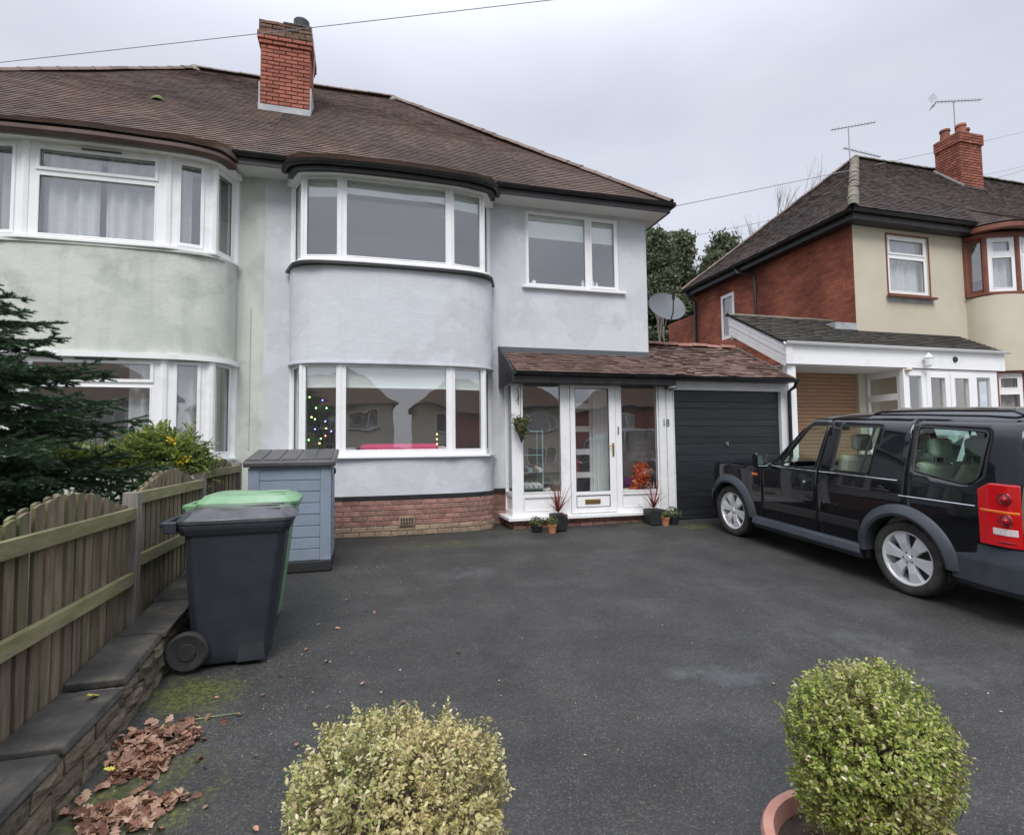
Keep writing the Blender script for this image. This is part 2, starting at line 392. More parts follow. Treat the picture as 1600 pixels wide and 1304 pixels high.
def leaves_np(C, Nn, L, W, k=6, cup=.15, seed=1, axis=None):
    """many oval leaves: centres C, normals Nn, lengths L, widths W -> V,F (one k-gon each)"""
    rg = np.random.default_rng(seed); n = len(C); Nn = Nn/np.linalg.norm(Nn, axis=1, keepdims=True)
    a = rg.normal(size=(n, 3)); T = np.cross(Nn, a) if axis is None else axis-Nn*(axis*Nn).sum(1)[:, None]; T /= np.linalg.norm(T, axis=1, keepdims=True)+1e-9; B = np.cross(Nn, T)
    if k == 6: sh = [(-.5, 0), (-.2, .46), (.25, .42), (.5, 0), (.25, -.42), (-.2, -.46)]
    elif k == 4: sh = [(-.5, 0), (0, .5), (.5, 0), (0, -.5)]
    V = np.stack([C+T*(x*L)[:, None]+B*(y*W)[:, None]+Nn*(abs(y)*cup*L)[:, None] for x, y in sh], 1).reshape(-1, 3)
    return V, np.arange(n*k).reshape(n, k)
# ---------------------------------------------------------------- materials
mat('render_grey', (.55, .565, .585), (.62, .635, .66), rough=.92, streak=(.51, .525, .54), patch=(.65, .67, .70), scale=1.6, bump=.004, bscale=55, stain=(.49, .50, .52), stain_scale=1.6, stain_lo=.5, stain_hi=.72, bump2=.01, bscale2=5)
mat('render_green', (.50, .53, .475), (.60, .625, .565), rough=.92, streak=(.35, .38, .33), patch=(.63, .66, .59), scale=1.5, bump=.004, bscale=50, stain=(.40, .43, .375), stain_scale=2.1, stain_lo=.5, stain_hi=.78, bump2=.01, bscale2=4)
mat('render_cream', (.53, .48, .375), (.58, .53, .42), rough=.92, scale=1.4, bump=.002, bscale=70, stain=(.46, .41, .31), stain_scale=1.0, stain_lo=.55, stain_hi=.85)
mat('upvc', (.87, .87, .87), rough=.28, stain=(.62, .62, .58), stain_scale=3, stain_lo=.55, stain_hi=.95)
mat('white_wood', (.72, .73, .73), (.80, .80, .80), rough=.5, scale=5, stain=(.45, .42, .36), stain_scale=4, stain_lo=.62, stain_hi=.85, bump=.0015, bscale=40)
mat('black_paint', (.012, .012, .013), (.03, .03, .032), rough=.45, scale=6, bump=.001, bscale=60)
mat('gutter_black', (.014, .014, .016), rough=.3, stain=(.035, .035, .033), stain_scale=5)
mat('dark_seal', (.03, .03, .03), rough=.6)
mat('mortar', (.20, .18, .15), (.30, .27, .23), rough=.95, scale=20, bump=.006, bscale=60)
mat('mortar_dark', (.07, .055, .045), (.13, .10, .085), rough=.95, scale=20, bump=.006, bscale=60)
mat('brick_red', (.23, .075, .05), (.34, .115, .07), rough=.85, scale=9, obj_rand=.28, bump=.004, bscale=50, stain=(.10, .07, .055), stain_scale=7, stain_lo=.52, stain_hi=.8)
mat('brick_chimney', (.29, .095, .062), (.37, .13, .088), rough=.85, scale=8, obj_rand=.22, bump=.003, bscale=50, stain=(.2, .06, .04), stain_scale=6, stain_lo=.55, stain_hi=.85)
mat('brick_sooty', (.12, .085, .06), (.24, .12, .08), rough=.9, scale=8, obj_rand=.25, bump=.004, bscale=50, stain=(.12, .12, .07), stain_scale=8)
mat('brick_base', (.235, .11, .09), (.33, .175, .145), rough=.9, scale=9, obj_rand=.22, bump=.004, bscale=50, stain=(.36, .26, .19), stain_scale=4, stain_lo=.5, stain_hi=.78)
mat('brick_base_buff', (.25, .175, .12), (.36, .26, .18), rough=.9, scale=9, obj_rand=.22, bump=.004, bscale=50, stain=(.17, .16, .10), stain_scale=5)
TILE = [(0, (.092, .058, .045)), (.3, (.115, .072, .055)), (.55, (.14, .086, .065)), (.8, (.165, .102, .076)), (1, (.13, .095, .076))]
mat('tile_main', (0, 0, 0), col2=(.060, .050, .042), rough=.85, scale=.55, lo=.42, hi=.68, island=TILE, bump=.004, bscale=50, stain=(.09, .085, .05), stain_scale=2.2, stain_lo=.62, stain_hi=.85)
mat('tile_neighbour', (0, 0, 0), col2=(.035, .03, .028), rough=.85, scale=.5, lo=.35, hi=.7, island=[(0, (.05, .035, .03)), (.5, (.08, .055, .045)), (1, (.11, .07, .055))], bump=.004, bscale=50)
mat('tile_carport', (0, 0, 0), col2=(.05, .05, .035), rough=.9, scale=2, island=[(0, (.035, .03, .026)), (.5, (.055, .047, .04)), (1, (.075, .065, .055))], bump=.004, bscale=40)
mat('tile_porch', (.105, .060, .047), (.175, .105, .082), rough=.8, scale=3, obj_rand=.35, bump=.004, bscale=60, stain=(.24, .19, .15), stain_scale=5, stain_lo=.55, stain_hi=.8)
mat('tile_deck', (.02, .015, .013), rough=.95)
mat('ridge_clay', (.15, .105, .085), (.22, .155, .13), rough=.85, scale=6, obj_rand=.25, bump=.004, bscale=50, stain=(.12, .11, .08), stain_scale=6)
mat('ridge_pink', (.22, .10, .075), (.30, .16, .13), rough=.85, scale=6, obj_rand=.2, bump=.004, bscale=50, stain=(.16, .13, .11), stain_scale=6)
mat('ridge_mossy', (.11, .10, .075), (.19, .17, .13), rough=.95, scale=7, obj_rand=.15, bump=.012, bscale=30)
mat('bay_lip', (.075, .045, .035), (.12, .07, .055), rough=.6, scale=3)
mat('lead', (.30, .31, .32), (.42, .43, .44), rough=.6, scale=6, bump=.002, bscale=30)
mat('soffit_white', (.70, .70, .68), rough=.7)
mat('blind', (.84, .90, .87), (.88, .92, .90), rough=.8, scale=4)
mat('net', (.80, .80, .80), (.88, .88, .88), rough=.9, scale=12, trans=.35)
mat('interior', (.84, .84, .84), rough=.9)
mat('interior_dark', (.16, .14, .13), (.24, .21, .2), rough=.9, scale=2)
mat('interior_floor', (.22, .17, .13), rough=.7)
mat('brown_frame', (.16, .05, .03), (.20, .07, .04), rough=.5, scale=5)
mat('oak_slat', (.27, .14, .07), (.38, .22, .12), rough=.5, scale=3, stretch=(1.2, 8, 30), bump=.001, bscale=40)
mat('brass', (.55, .40, .15), rough=.35, metal=1)
mat('steel', (.5, .5, .5), rough=.3, metal=1)
mat('aerial_metal', (.35, .33, .34), rough=.4, metal=.6)
mat('dark_grey_metal', (.095, .105, .115), rough=.5)
mat('wire', (.30, .27, .32), rough=.6)
mat('pot_black', (.02, .021, .023), rough=.55)
mat('terracotta', (.38, .15, .07), (.46, .20, .10), rough=.85, scale=8, bump=.002, bscale=50, stain=(.40, .27, .18), stain_scale=5)
mat('terracotta_pink', (.40, .19, .14), (.48, .25, .20), rough=.85, scale=8, bump=.002, bscale=50, stain=(.30, .22, .17), stain_scale=4)
mat('soil', (.03, .02, .014), (.06, .04, .03), rough=1, scale=30, bump=.02, bscale=40)
mat('pink', (.85, .06, .24), rough=.8)
mat('white_cloth', (.7, .7, .7), rough=.9)
mat('orange_cloth', (.70, .10, .02), (.85, .2, .06), rough=.8, scale=9)
mat('pale_blue', (.35, .52, .55), rough=.4)
mat('shoe_dark', (.05, .05, .06), rough=.5)
glass('pane_glass', (.96, .98, .98), 6.0)
glass('car_glass', (.80, .90, .86), 1.2)
glass('car_glass_tint', (.66, .84, .78), 1.2)
# ---------------------------------------------------------------- ground, drives, street
def sheet(name, m, x0, x1, y0, y1, nx, ny, dz=0, amp=0, side=None):
    mb = MB(); X = [lerp(x0, x1, i/nx) for i in range(nx+1)]; Y = [lerp(y0, y1, j/ny) for j in range(ny+1)]
    for y in Y:
        for x in X:
            a = amp*(math.sin(x*2.1+y*1.3)+math.sin(x*.9-y*2.7+1)+.6*math.sin(x*4.3+1.7*y)) if amp else 0
            mb.v.append((x, y, gz(y)+dz+a))
    for j in range(ny):
        for i in range(nx): a = j*(nx+1)+i; mb.f.append((a, a+1, a+nx+2, a+nx+1))
    return struct(mb.build(name, m, smooth=True, fixn=False))
mat('far_grass', (.03, .04, .015), (.06, .07, .03), rough=1, scale=.4)
g = MB(); g.v = []
ys = [-1500, -60, -1, 8.3, 30, 1500]
for y in ys:
    for x in (-1500, 1500): g.v.append((x, y, gz(y)-.12))
for k in range(5): g.f.append((2*k, 2*k+1, 2*k+3, 2*k+2))
struct(g.build('ground', 'far_grass', fixn=False))
def tarmac(name, moss):
    m = mat(name, (.0265, .026, .0245), (.043, .042, .0395), stones=125, rough=.66, scale=2.2, detail=8, bump=.006, bscale=110, bump2=.010, bscale2=22, stain=(.062, .062, .062), stain_scale=1.1, stain_lo=.56, stain_hi=.85, speck=(.10, .098, .09), speck_scale=160, rvar=.1)
    t = m.node_tree; n = t.nodes; l = t.links; b = n['Principled BSDF']; src = b.inputs['Base Color'].links[0].from_socket
    tcn = n.new('ShaderNodeTexCoord'); no = n.new('ShaderNodeTexNoise'); no.inputs['Scale'].default_value = 5; no.inputs['Detail'].default_value = 10; no.inputs['Roughness'].default_value = .72; l.new(tcn.outputs['Object'], no.inputs[0])
    acc = None
    for (x, y, rx, ry, am) in moss:
        mp = n.new('ShaderNodeMapping'); mp.vector_type = 'TEXTURE'; mp.inputs['Location'].default_value = (x, y, gz(y)); mp.inputs['Scale'].default_value = (rx, ry, 5); l.new(tcn.outputs['Object'], mp.inputs[0])
        gr = n.new('ShaderNodeTexGradient'); gr.gradient_type = 'SPHERICAL'; l.new(mp.outputs[0], gr.inputs[0])
        mu = n.new('ShaderNodeMath'); mu.operation = 'MULTIPLY'; mu.inputs[1].default_value = am; l.new(gr.outputs[1], mu.inputs[0])
        if acc is None: acc = mu.outputs[0]
        else:
            ad = n.new('ShaderNodeMath'); ad.operation = 'MAXIMUM'; l.new(acc, ad.inputs[0]); l.new(mu.outputs[0], ad.inputs[1]); acc = ad.outputs[0]
    ad = n.new('ShaderNodeMath'); ad.operation = 'ADD'; l.new(acc, ad.inputs[0]); l.new(no.outputs[0], ad.inputs[1])
    cr = n.new('ShaderNodeValToRGB'); cr.color_ramp.elements[0].position = .74; cr.color_ramp.elements[1].position = .98; l.new(ad.outputs[0], cr.inputs[0])
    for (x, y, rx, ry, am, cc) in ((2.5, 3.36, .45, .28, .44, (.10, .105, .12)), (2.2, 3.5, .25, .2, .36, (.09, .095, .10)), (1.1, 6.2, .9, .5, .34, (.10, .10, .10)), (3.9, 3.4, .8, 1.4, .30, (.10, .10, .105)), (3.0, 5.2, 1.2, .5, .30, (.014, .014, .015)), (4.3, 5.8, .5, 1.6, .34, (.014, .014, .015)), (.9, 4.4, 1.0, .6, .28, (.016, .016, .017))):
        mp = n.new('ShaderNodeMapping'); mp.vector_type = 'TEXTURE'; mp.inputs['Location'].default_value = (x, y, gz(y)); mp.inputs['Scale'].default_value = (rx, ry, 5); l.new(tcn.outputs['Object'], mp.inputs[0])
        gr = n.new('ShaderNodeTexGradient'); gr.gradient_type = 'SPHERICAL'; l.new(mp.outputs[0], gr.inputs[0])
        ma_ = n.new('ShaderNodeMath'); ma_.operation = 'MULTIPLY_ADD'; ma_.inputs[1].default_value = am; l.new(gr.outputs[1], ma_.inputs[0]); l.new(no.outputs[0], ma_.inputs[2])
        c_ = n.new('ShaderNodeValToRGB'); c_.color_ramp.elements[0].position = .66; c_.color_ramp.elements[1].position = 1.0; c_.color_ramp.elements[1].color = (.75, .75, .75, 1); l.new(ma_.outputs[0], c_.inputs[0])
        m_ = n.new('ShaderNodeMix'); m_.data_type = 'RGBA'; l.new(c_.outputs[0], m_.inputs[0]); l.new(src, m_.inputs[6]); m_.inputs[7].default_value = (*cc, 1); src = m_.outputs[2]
    # hairline cracks
    vo = n.new('ShaderNodeTexVoronoi'); vo.feature = 'DISTANCE_TO_EDGE'; vo.inputs['Scale'].default_value = .55; wv = n.new('ShaderNodeVectorMath'); wv.operation = 'MULTIPLY_ADD'; wv.inputs[1].default_value = (.35, .35, .35); l.new(no.outputs[1], wv.inputs[0]); l.new(tcn.outputs['Object'], wv.inputs[2]); l.new(wv.outputs[0], vo.inputs[0])
    c_ = n.new('ShaderNodeValToRGB'); c_.color_ramp.elements[0].position = .0; c_.color_ramp.elements[0].color = (.55, .55, .55, 1); c_.color_ramp.elements[1].position = .006; c_.color_ramp.elements[1].color = (0, 0, 0, 1); l.new(vo.outputs[0], c_.inputs[0])
    m_ = n.new('ShaderNodeMix'); m_.data_type = 'RGBA'; l.new(c_.outputs[0], m_.inputs[0]); l.new(src, m_.inputs[6]); m_.inputs[7].default_value = (.012, .013, .010, 1); src = m_.outputs[2]
    n2 = n.new('ShaderNodeTexNoise'); n2.inputs['Scale'].default_value = 40; l.new(tcn.outputs['Object'], n2.inputs[0])
    c2 = n.new('ShaderNodeValToRGB'); c2.color_ramp.elements[0].color = (.035, .040, .012, 1); c2.color_ramp.elements[1].color = (.11, .12, .03, 1); c2.color_ramp.elements[0].position = .4; c2.color_ramp.elements[1].position = .65; l.new(n2.outputs[0], c2.inputs[0])
    mx = n.new('ShaderNodeMix'); mx.data_type = 'RGBA'; l.new(cr.outputs[0], mx.inputs[0]); l.new(src, mx.inputs[6]); l.new(c2.outputs[0], mx.inputs[7]); l.new(mx.outputs[2], b.inputs['Base Color'])
tarmac('tarmac', [(-1.05, 4.05, .55, .5, .62), (-1.1, 3.1, .9, 1.5, .42), (-1.2, 2.3, .9, .8, .42), (1.0, 7.55, 1.7, .55, .36), (2.4, 8.15, .8, .4, .42), (5.15, 7.75, .55, .35, .55), (4.6, 8.1, 1.4, .3, .40), (-.2, 6.2, .5, .7, .3)])
sheet('driveway', 'tarmac', -1.6, 7.62, -1, 9.3, 90, 100, dz=.0, amp=.0035)
mat('slabs', (.16, .15, .14), (.22, .21, .19), rough=.85, scale=3, bump=.004, bscale=50, stain=(.1, .11, .07), stain_scale=2)
sheet('neighbour_driveway', 'slabs', 7.62, 24, -1, 9.6, 20, 20, dz=-.004)
mat('lawn_soil', (.02, .03, .01), (.06, .06, .03), rough=1, scale=6, bump=.03, bscale=20)
sheet('neighbour_front_garden', 'lawn_soil', -12, -1.6, -1, 9.0, 30, 30, dz=.16, amp=.01)
b = MB(); b.box(-60, 60, -3.2, -1.0, -2.05, -1.94); struct(b.build('pavement', 'slabs'))
mat('road_asphalt', (.045, .045, .046), (.06, .06, .06), rough=.8, scale=1, bump=.004, bscale=90)
b = MB(); b.box(-60, 60, -9.4, -3.3, -2.2, -2.06); struct(b.build('road', 'road_asphalt'))
b = MB(); b.box(-60, 60, -11.4, -9.5, -2.05, -1.94); struct(b.build('pavement', 'slabs'))
b = MB(); b.box(-60, 60, -3.3, -3.2, -2.1, -1.935).box(-60, 60, -9.5, -9.4, -2.1, -1.935); struct(b.build('kerb', 'mortar'))
# ---------------------------------------------------------------- our pair of semi-detached houses
CX = .49
def curve(pts, mir):
    full = [(CX+x, y) for x, y in pts]+[(CX-x, y) for x, y in reversed(pts) if abs(x) > 1e-6]
    full.sort(key=lambda p: 0)
    c = full
    if mir: c = [(-2.94-x, y) for x, y in reversed(c)]
    return c
WPTS = [(-1.55, 8.88), (-1.36, 8.42), (-.82, 8.30)]
BPTS = [(-1.58, 8.9), (-1.575, 8.74), (-1.51, 8.55), (-1.36, 8.40), (-1.12, 8.31), (-.83, 8.265), (0, 8.235)]
GPTS = [(-1.63, 8.5), (-1.60, 8.36), (-1.47, 8.18), (-1.12, 8.06), (-.6, 8.02), (0, 8.0)]
def build_half(mir):
    if not mir:
        H = thing('house', 'pale grey rendered semi-detached house with curved bay, white windows and black gutters', 'house', (1.8, 8.9, -1.28), 'semi-detached houses')
        wall_m = 'render_grey'; wx0, wx1 = -1.47, 5.05
    else:
        H = thing('house', 'pale green rendered semi-detached house with thick white framed bay at the left edge', 'house', (-4.7, 8.9, -1.28), 'semi-detached houses')
        wall_m = 'render_green'; wx0, wx1 = -8.0, -1.47
    mx = (lambda x: -2.94-x) if mir else (lambda x: x)
    def hx(a, b): return (a, b) if not mir else (mx(b), mx(a))
    bay = hx(-1.04, 2.02)
    holes = [(*bay, -.12, 1.27), (*bay, 2.8, 4.1)]
    if not mir: holes += [(2.72, 4.49, 2.8, 4.13)]
    T, L = frame_T((wx0, 8.9), (wx1, 8.9))
    hs = [(a-wx0, b-wx0, c, d) for a, b, c, d in holes]
    mb = MB(T); mb.rects(0, L, -.72 if not mir else -1.3, 4.3, hs, 0, .25)
    mb.build('wall', wall_m, H)
    # side, back walls
    b = MB()
    xs = wx1 if not mir else wx0
    if not mir: b.box(4.8, 5.049, 9.152, 17.4, -.72, 4.3)
    else: b.box(-8.0, -7.75, 9.152, 17.4, -1.3, 4.3)
    b.box(wx0+.01, wx1-.26 if not mir else wx1-.01, 17.15, 17.4, -1.3, 4.3)
    b.build('side_wall', wall_m, H)
    if not mir:
        b = MB(); b.box(wx0, wx1-.003, 8.925, 9.15, -1.3, -.722).box(4.8, 5.035, 9.15, 17.4, -1.3, -.722); b.build('plinth', 'mortar', H)
        b = MB(); b.box(2.05, 2.30, 8.875, 8.93, -.755, -.69); b.build('plinth_band', 'black_paint', H)
        brick_run(H, BR['base'], [(2.08, 8.97), (5.04, 8.97)], -1.285, 7, name='brick')
    # bay walls
    B = spline(curve(BPTS, mir), 6); Bin = offset_curve(B, -.14)
    for z0, z1 in (((-.69, -.14) if not mir else (-1.3, -.14)), (1.265, 2.72)):
        mb = MB(); ribbon(mb, B, Bin, z0, z1); mb.build('bay_wall', wall_m, H, smooth=True)
    if not mir:
        mb = MB(); ribbon(mb, offset_curve(B, .012), Bin, -.75, -.692); mb.build('plinth_band', 'black_paint', H, smooth=True)
        mb = MB(); ribbon(mb, offset_curve(B, -.004), Bin, -1.3, -.752); mb.build('bay_plinth', 'mortar', H, smooth=True)
        Pb = offset_curve(B, -.045)
        brick_run(H, BR['base'], Pb, -1.285+2*.075, 5, name='brick', skip=lambda x, z: abs(x-.62) < .1 and z < -1.06)
        brick_run(H, BR['buff'], offset_curve(B, -.042), -1.285, 2, name='brick')
        v = MB(); v.box(.51, .73, 8.19, 8.26, -1.135, -1.005).build('air_brick', 'brick_base_buff', H)
        v = MB()
        for i in range(5):
            for j in range(2): v.box(.53+i*.039, .555+i*.039, 8.185, 8.2, -1.12+j*.055, -1.08+j*.055)
        v.build('air_brick_hole', 'dark_seal', H)
    # slabs closing the bay
    for z0, z1, mm in ((-.2, -.141, 'interior_floor'), (1.27, 1.33, 'soffit_white'), (2.66, 2.73, 'interior_floor'), (4.1, 4.16, 'soffit_white')):
        mb = MB(); poly = offset_curve(B, -.02)+[(B[-1][0]-.02, 9.4), (B[0][0]+.02, 9.4)]
        mb.prism(poly, lambda p, t: (p[0], p[1], t), z0, z1); mb.build('bay_floor', mm, H)
    # bay windows
    Wp = curve(WPTS, mir)
    blind = .30
    for lev, (z0, z1) in enumerate(((-.11, 1.265), (2.78, 4.07))):
        hh = z1-z0
        for i in range(5):
            p0, p1 = Wp[i], Wp[i+1]; L = math.hypot(p1[0]-p0[0], p1[1]-p0[1])
            lo, hi = .085, hh-.045
            if not mir:
                mg = {0: .09, 4: .09, 1: .05, 3: .05, 2: .075}[i]
                window(H, p0, p1, z0, z1, [(mg, L-mg, lo, hi)], blind=.34 if lev == 0 else .26 if i in (1, 3) else .2)
            elif i in (1, 2, 3):
                if i == 2:
                    tz = 3.68-2.78 if lev else hh-.36
                    cur = [(.12, L*.47, .02, hh-.05, 'net'), (L*.51, L-.12, .02, hh-.05, 'net')] if lev else [(L*.72, L-.1, .02, hh-.05, 'net')]
                    fr = window(H, p0, p1, z0, z1, [(.15, L-.15, lo-.02, tz-.05), (.15, L-.15, tz+.045, hi-.05)], sash=(1,), curtain=cur)
                    t, _ = frame_T(p0, p1, z0); v = MB(t); v.box(L*.38, L*.66, -.03, .0, hi-.012, hi+.006); v.build('trickle_vent', 'dark_grey_metal', fr)
                else:
                    window(H, p0, p1, z0, z1, [(.15, L-.15, lo, hi-.04)], sash=(0,), curtain=[(.05, L-.05, .02, hh-.05, 'net')] if lev == 0 else [(.05, .28, .02, hh-.05, 'net')])
            else:
                window(H, p0, p1, z0, z1, [(.10, L-.08, lo, hi-.02)], curtain=[(.08, L-.1, .02, hh-.05, 'net')])
        for k, (x, y) in enumerate(Wp):
            mb = MB(); mb.tube([(x, y+.03, z0), (x, y+.03, z1)], .042 if not mir else .06, 8); mb.build('mullion', 'upvc', H, smooth=True)
        Ws = offset_curve(Wp, .055)
        # sill
        ext = lambda d: [(q[0], q[1]) for q in offset_curve(Wp, d)]
        inn = offset_curve(Wp, -.05)
        if lev == 0:
            mb = MB(); ribbon(mb, ext(.11), inn, -.142, -.108); mb.build('window_sill', 'upvc', H, bev=.006)
        else:
            mb = MB(); ribbon(mb, ext(.09), inn, 2.745, 2.785); mb.build('window_sill', 'upvc', H, bev=.006)
            if not mir:
                mb = MB(); ribbon(mb, spline(ext(.11), 4), spline(inn, 4), 2.70, 2.744); mb.build('bay_band', 'black_paint', H)
            else:
                mb = MB(); ribbon(mb, spline(ext(.06), 4), spline(inn, 4), 2.71, 2.744); mb.build('bay_band', 'render_green', H)
    # head board under the gutter
    mb = MB()
    if mir: ribbon(mb, offset_curve(spline(Wp, 5), .10), offset_curve(spline(Wp, 5), -.05), 4.07, 4.15)
    else: ribbon(mb, offset_curve(Wp, .10), offset_curve(Wp, -.05), 4.07, 4.15)
    mb.build('bay_head', 'upvc', H, bev=.005)
    if mir:
        mb = MB(); ribbon(mb, offset_curve(B, .045), offset_curve(B, -.03), 1.235, 1.30); mb.build('bay_head', 'upvc', H, smooth=True)
    else:
        mb = MB(); ribbon(mb, offset_curve(B, .02), offset_curve(B, -.03), 1.25, 1.275); mb.build('drip_edge', wall_m, H, smooth=True)
    # bay gutter
    G = spline(curve(GPTS, mir), 6); zg = 4.03
    if not mir:
        mb = MB(); ribbon(mb, offset_curve(G, -.045), offset_curve(G, -.12), zg+.01, zg+.10); mb.build('bay_fascia', 'black_paint', H, smooth=True)
        gutter(H, [(x, y, zg+.115) for x, y in G], .048, 'gutter_black')
    else:
        mb = MB(); ribbon(mb, offset_curve(G, .015), offset_curve(G, -.12), zg+.035, zg+.115); mb.build('bay_fascia', 'bay_lip', H, smooth=True, bev=.02)
    # ---- roof
    y0, run, rise = 8.47, 4.63, 4.13
    roofz = lambda y: 4.335+(y-y0)*rise/run
    nn = Vector((0, -rise, run)).normalized()
    xa = -1.47
    def hipx(v): return 5.34-4.63*v
    def P(u, v):
        y = y0+v*run
        if not mir: x = lerp(xa, hipx(v), u)
        else: x = lerp(mx(hipx(v)), xa, u)
        return Vector((x, y, roofz(y)+.012*math.sin(x*1.7)+.01*math.sin(y*3+x))), nn
    RF = MB(); e = .03
    d0, d1, d2, d3 = P(0, 0)[0], P(1, 0)[0], P(1, 1)[0], P(0, 1)[0]
    back = 17.7; top = roofz(y0+run)
    if not mir:
        RF.face([d0-nn*e, d1-nn*e, d2-nn*e, d3-nn*e]); RF.face([(5.34, y0, 4.3), (5.34, back, 4.3), tuple(d2-nn*e)])
        RF.face([(xa, back, 4.3), tuple(d3-nn*e), tuple(d2-nn*e), (5.34, back, 4.3)])
    else:
        RF.face([d0-nn*e, d1-nn*e, d2-nn*e, d3-nn*e]); RF.face([tuple(d0-nn*e), (d0.x, back, 4.3), tuple(d3-nn*e)])
        RF.face([(xa, back, 4.3), (d0.x, back, 4.3), tuple(d3-nn*e), tuple(d2-nn*e)])
    roof = RF.build('roof', 'tile_deck', H, fixn=False)
    tm = MB(); width = lambda v: 6.81-4.63*v
    tiles(tm, P, 60, lambda r_: max(3, round(width(r_/60)/.165)), th=.014, rnd=.002, lift=.018)
    # hip side slope tiles
    def PH(u, v):
        y = lerp(y0+v*run, back-v*(back-y0-run), u); x = 5.34-4.63*v
        return Vector((x if not mir else mx(x), y, roofz(y0+v*run))), Vector((1 if not mir else -1, 0, 1)).normalized()
    tiles(tm, PH, 60, lambda r_: max(3, round(lerp(9.2, 0, r_/60)/.165)), th=.014, rnd=.004, lift=.022)
    # skirt over the bay
    Gs = [(x, y, zg+.135) for x, y in offset_curve(G, .02)]
    cx = CX if not mir else mx(CX)
    Tp = [(cx+(x-cx)*.985, 8.80-.22*abs((x-cx)/1.65)**3, 0) for x, y, z in Gs]; Tp = [(x, y, roofz(y)+.03) for x, y, z in Tp]
    def PS(u, v):
        k = u*(len(Gs)-1); i = min(int(k), len(Gs)-2); t = k-i
        a = Vector(Gs[i]).lerp(Vector(Gs[i+1]), t); b = Vector(Tp[i]).lerp(Vector(Tp[i+1]), t)
        d = (Vector(Gs[i+1])-Vector(Gs[i])); n_ = d.cross(b-a).normalized()
        if n_.z < 0: n_ = -n_
        return a.lerp(b, v), n_
    tiles(tm, PS, 8, 24, th=.014, rnd=.002, lift=.018)
    dk = MB()
    for i in range(len(Gs)-1): dk.face([(Gs[i][0], Gs[i][1], Gs[i][2]-.02), (Gs[i+1][0], Gs[i+1][1], Gs[i+1][2]-.02), (Tp[i+1][0], Tp[i+1][1], Tp[i+1][2]-.02), (Tp[i][0], Tp[i][1], Tp[i][2]-.02)])
    dk.build('roof_deck', 'tile_deck', roof, fixn=False)
    tm.build('roof_tiles', 'tile_main', roof, fixn=False, kind='stuff')
    if not mir:
        ridge_tiles(roof, d1+Vector((0, 0, .03)), d2+Vector((0, 0, .03)), 'ridge_clay', L=.33, r=.12); ridge_tiles(roof, d3+Vector((0, 0, .04)), d2+Vector((0, 0, .04)), 'ridge_clay', r=.12)
    else:
        ridge_tiles(roof, d0+Vector((0, 0, .03)), d3+Vector((0, 0, .03)), 'ridge_clay', r=.12); ridge_tiles(roof, d3+Vector((0, 0, .04)), d2+Vector((0, 0, .04)), 'ridge_clay', r=.12)
    # eaves: soffit, fascia, gutter
    segs = [(-1.47, -1.1), (2.08, 5.3)]
    for a, b in segs:
        a, b = hx(a, b)
        m_ = MB(); m_.box(a, b, 8.50, 8.9, 4.185, 4.20); m_.build('soffit', 'soffit_white' if not mir else 'soffit_white', H)
        m_ = MB(); m_.box(a, b, 8.475, 8.50, 4.17, 4.30); m_.build('fascia', 'black_paint', H)
        gutter(H, [(a, 8.44, 4.325), (b+(.08 if not mir and b > 5 else 0), 8.44, 4.325)], .058, 'gutter_black')
    if not mir:
        m_ = MB(); m_.box(5.05, 5.3, 8.9, 17.6, 4.185, 4.2).build('soffit', 'soffit_white', H)
        m_ = MB(); m_.box(5.3, 5.32, 8.48, 17.6, 4.17, 4.30).build('fascia', 'black_paint', H)
        gutter(H, [(5.375, 8.44, 4.325), (5.375, 17.6, 4.325)], .058, 'gutter_black')
    # rooms behind the glass
    for (za, zb) in ((-1.1, 1.28), (1.5, 4.12)):
        rx = hx(-1.4, 2.25); b = MB(); b.T = None
        a0, a1 = rx; b.face([(a0, 9.16, za), (a0, 10.7, za), (a0, 10.7, zb), (a0, 9.16, zb)]); b.face([(a1, 9.16, za), (a1, 10.7, za), (a1, 10.7, zb), (a1, 9.16, zb)])
        b.face([(a0, 10.7, za), (a1, 10.7, za), (a1, 10.7, zb), (a0, 10.7, zb)]); b.face([(a0, 9.16, zb), (a1, 9.16, zb), (a1, 10.7, zb), (a0, 10.7, zb)])
        b.build('room', 'interior', H, fixn=False)
        b = MB(); b.face([(a0, 9.16, za), (a1, 9.16, za), (a1, 10.7, za), (a0, 10.7, za)]).build('room_floor', 'interior_floor', H, fixn=False)
    return H, roof
def gutter(H, path, r, m, name='gutter'):
    """half-round trough along a path"""
    mb = MB(); k = 7; P = [Vector(p) for p in path]; rings = []
    for i, p in enumerate(P):
        d = (P[min(i+1, len(P)-1)]-P[max(i-1, 0)]).normalized(); s_ = Vector((d.y, -d.x, 0)).normalized()
        ring = [p+s_*math.cos(a)*r+Vector((0, 0, -math.sin(a)*r*1.05)) for a in [math.pi*j/(k-1) for j in range(k)]]
        ring += [p+s_*math.cos(a)*(r-.008)+Vector((0, 0, -math.sin(a)*(r-.008)*1.05)) for a in [math.pi*(1-j/(k-1)) for j in range(k)]]
        rings.append(mb._a(ring))
    n = 2*k
    for a, b in zip(rings, rings[1:]):
        for j in range(n): mb.f.append((a+j, a+(j+1) % n, b+(j+1) % n, b+j))
    mb.f.append(tuple(rings[0]+j for j in range(n))); mb.f.append(tuple(rings[-1]+j for j in reversed(range(n))))
    return mb.build(name, m, H, smooth=True)
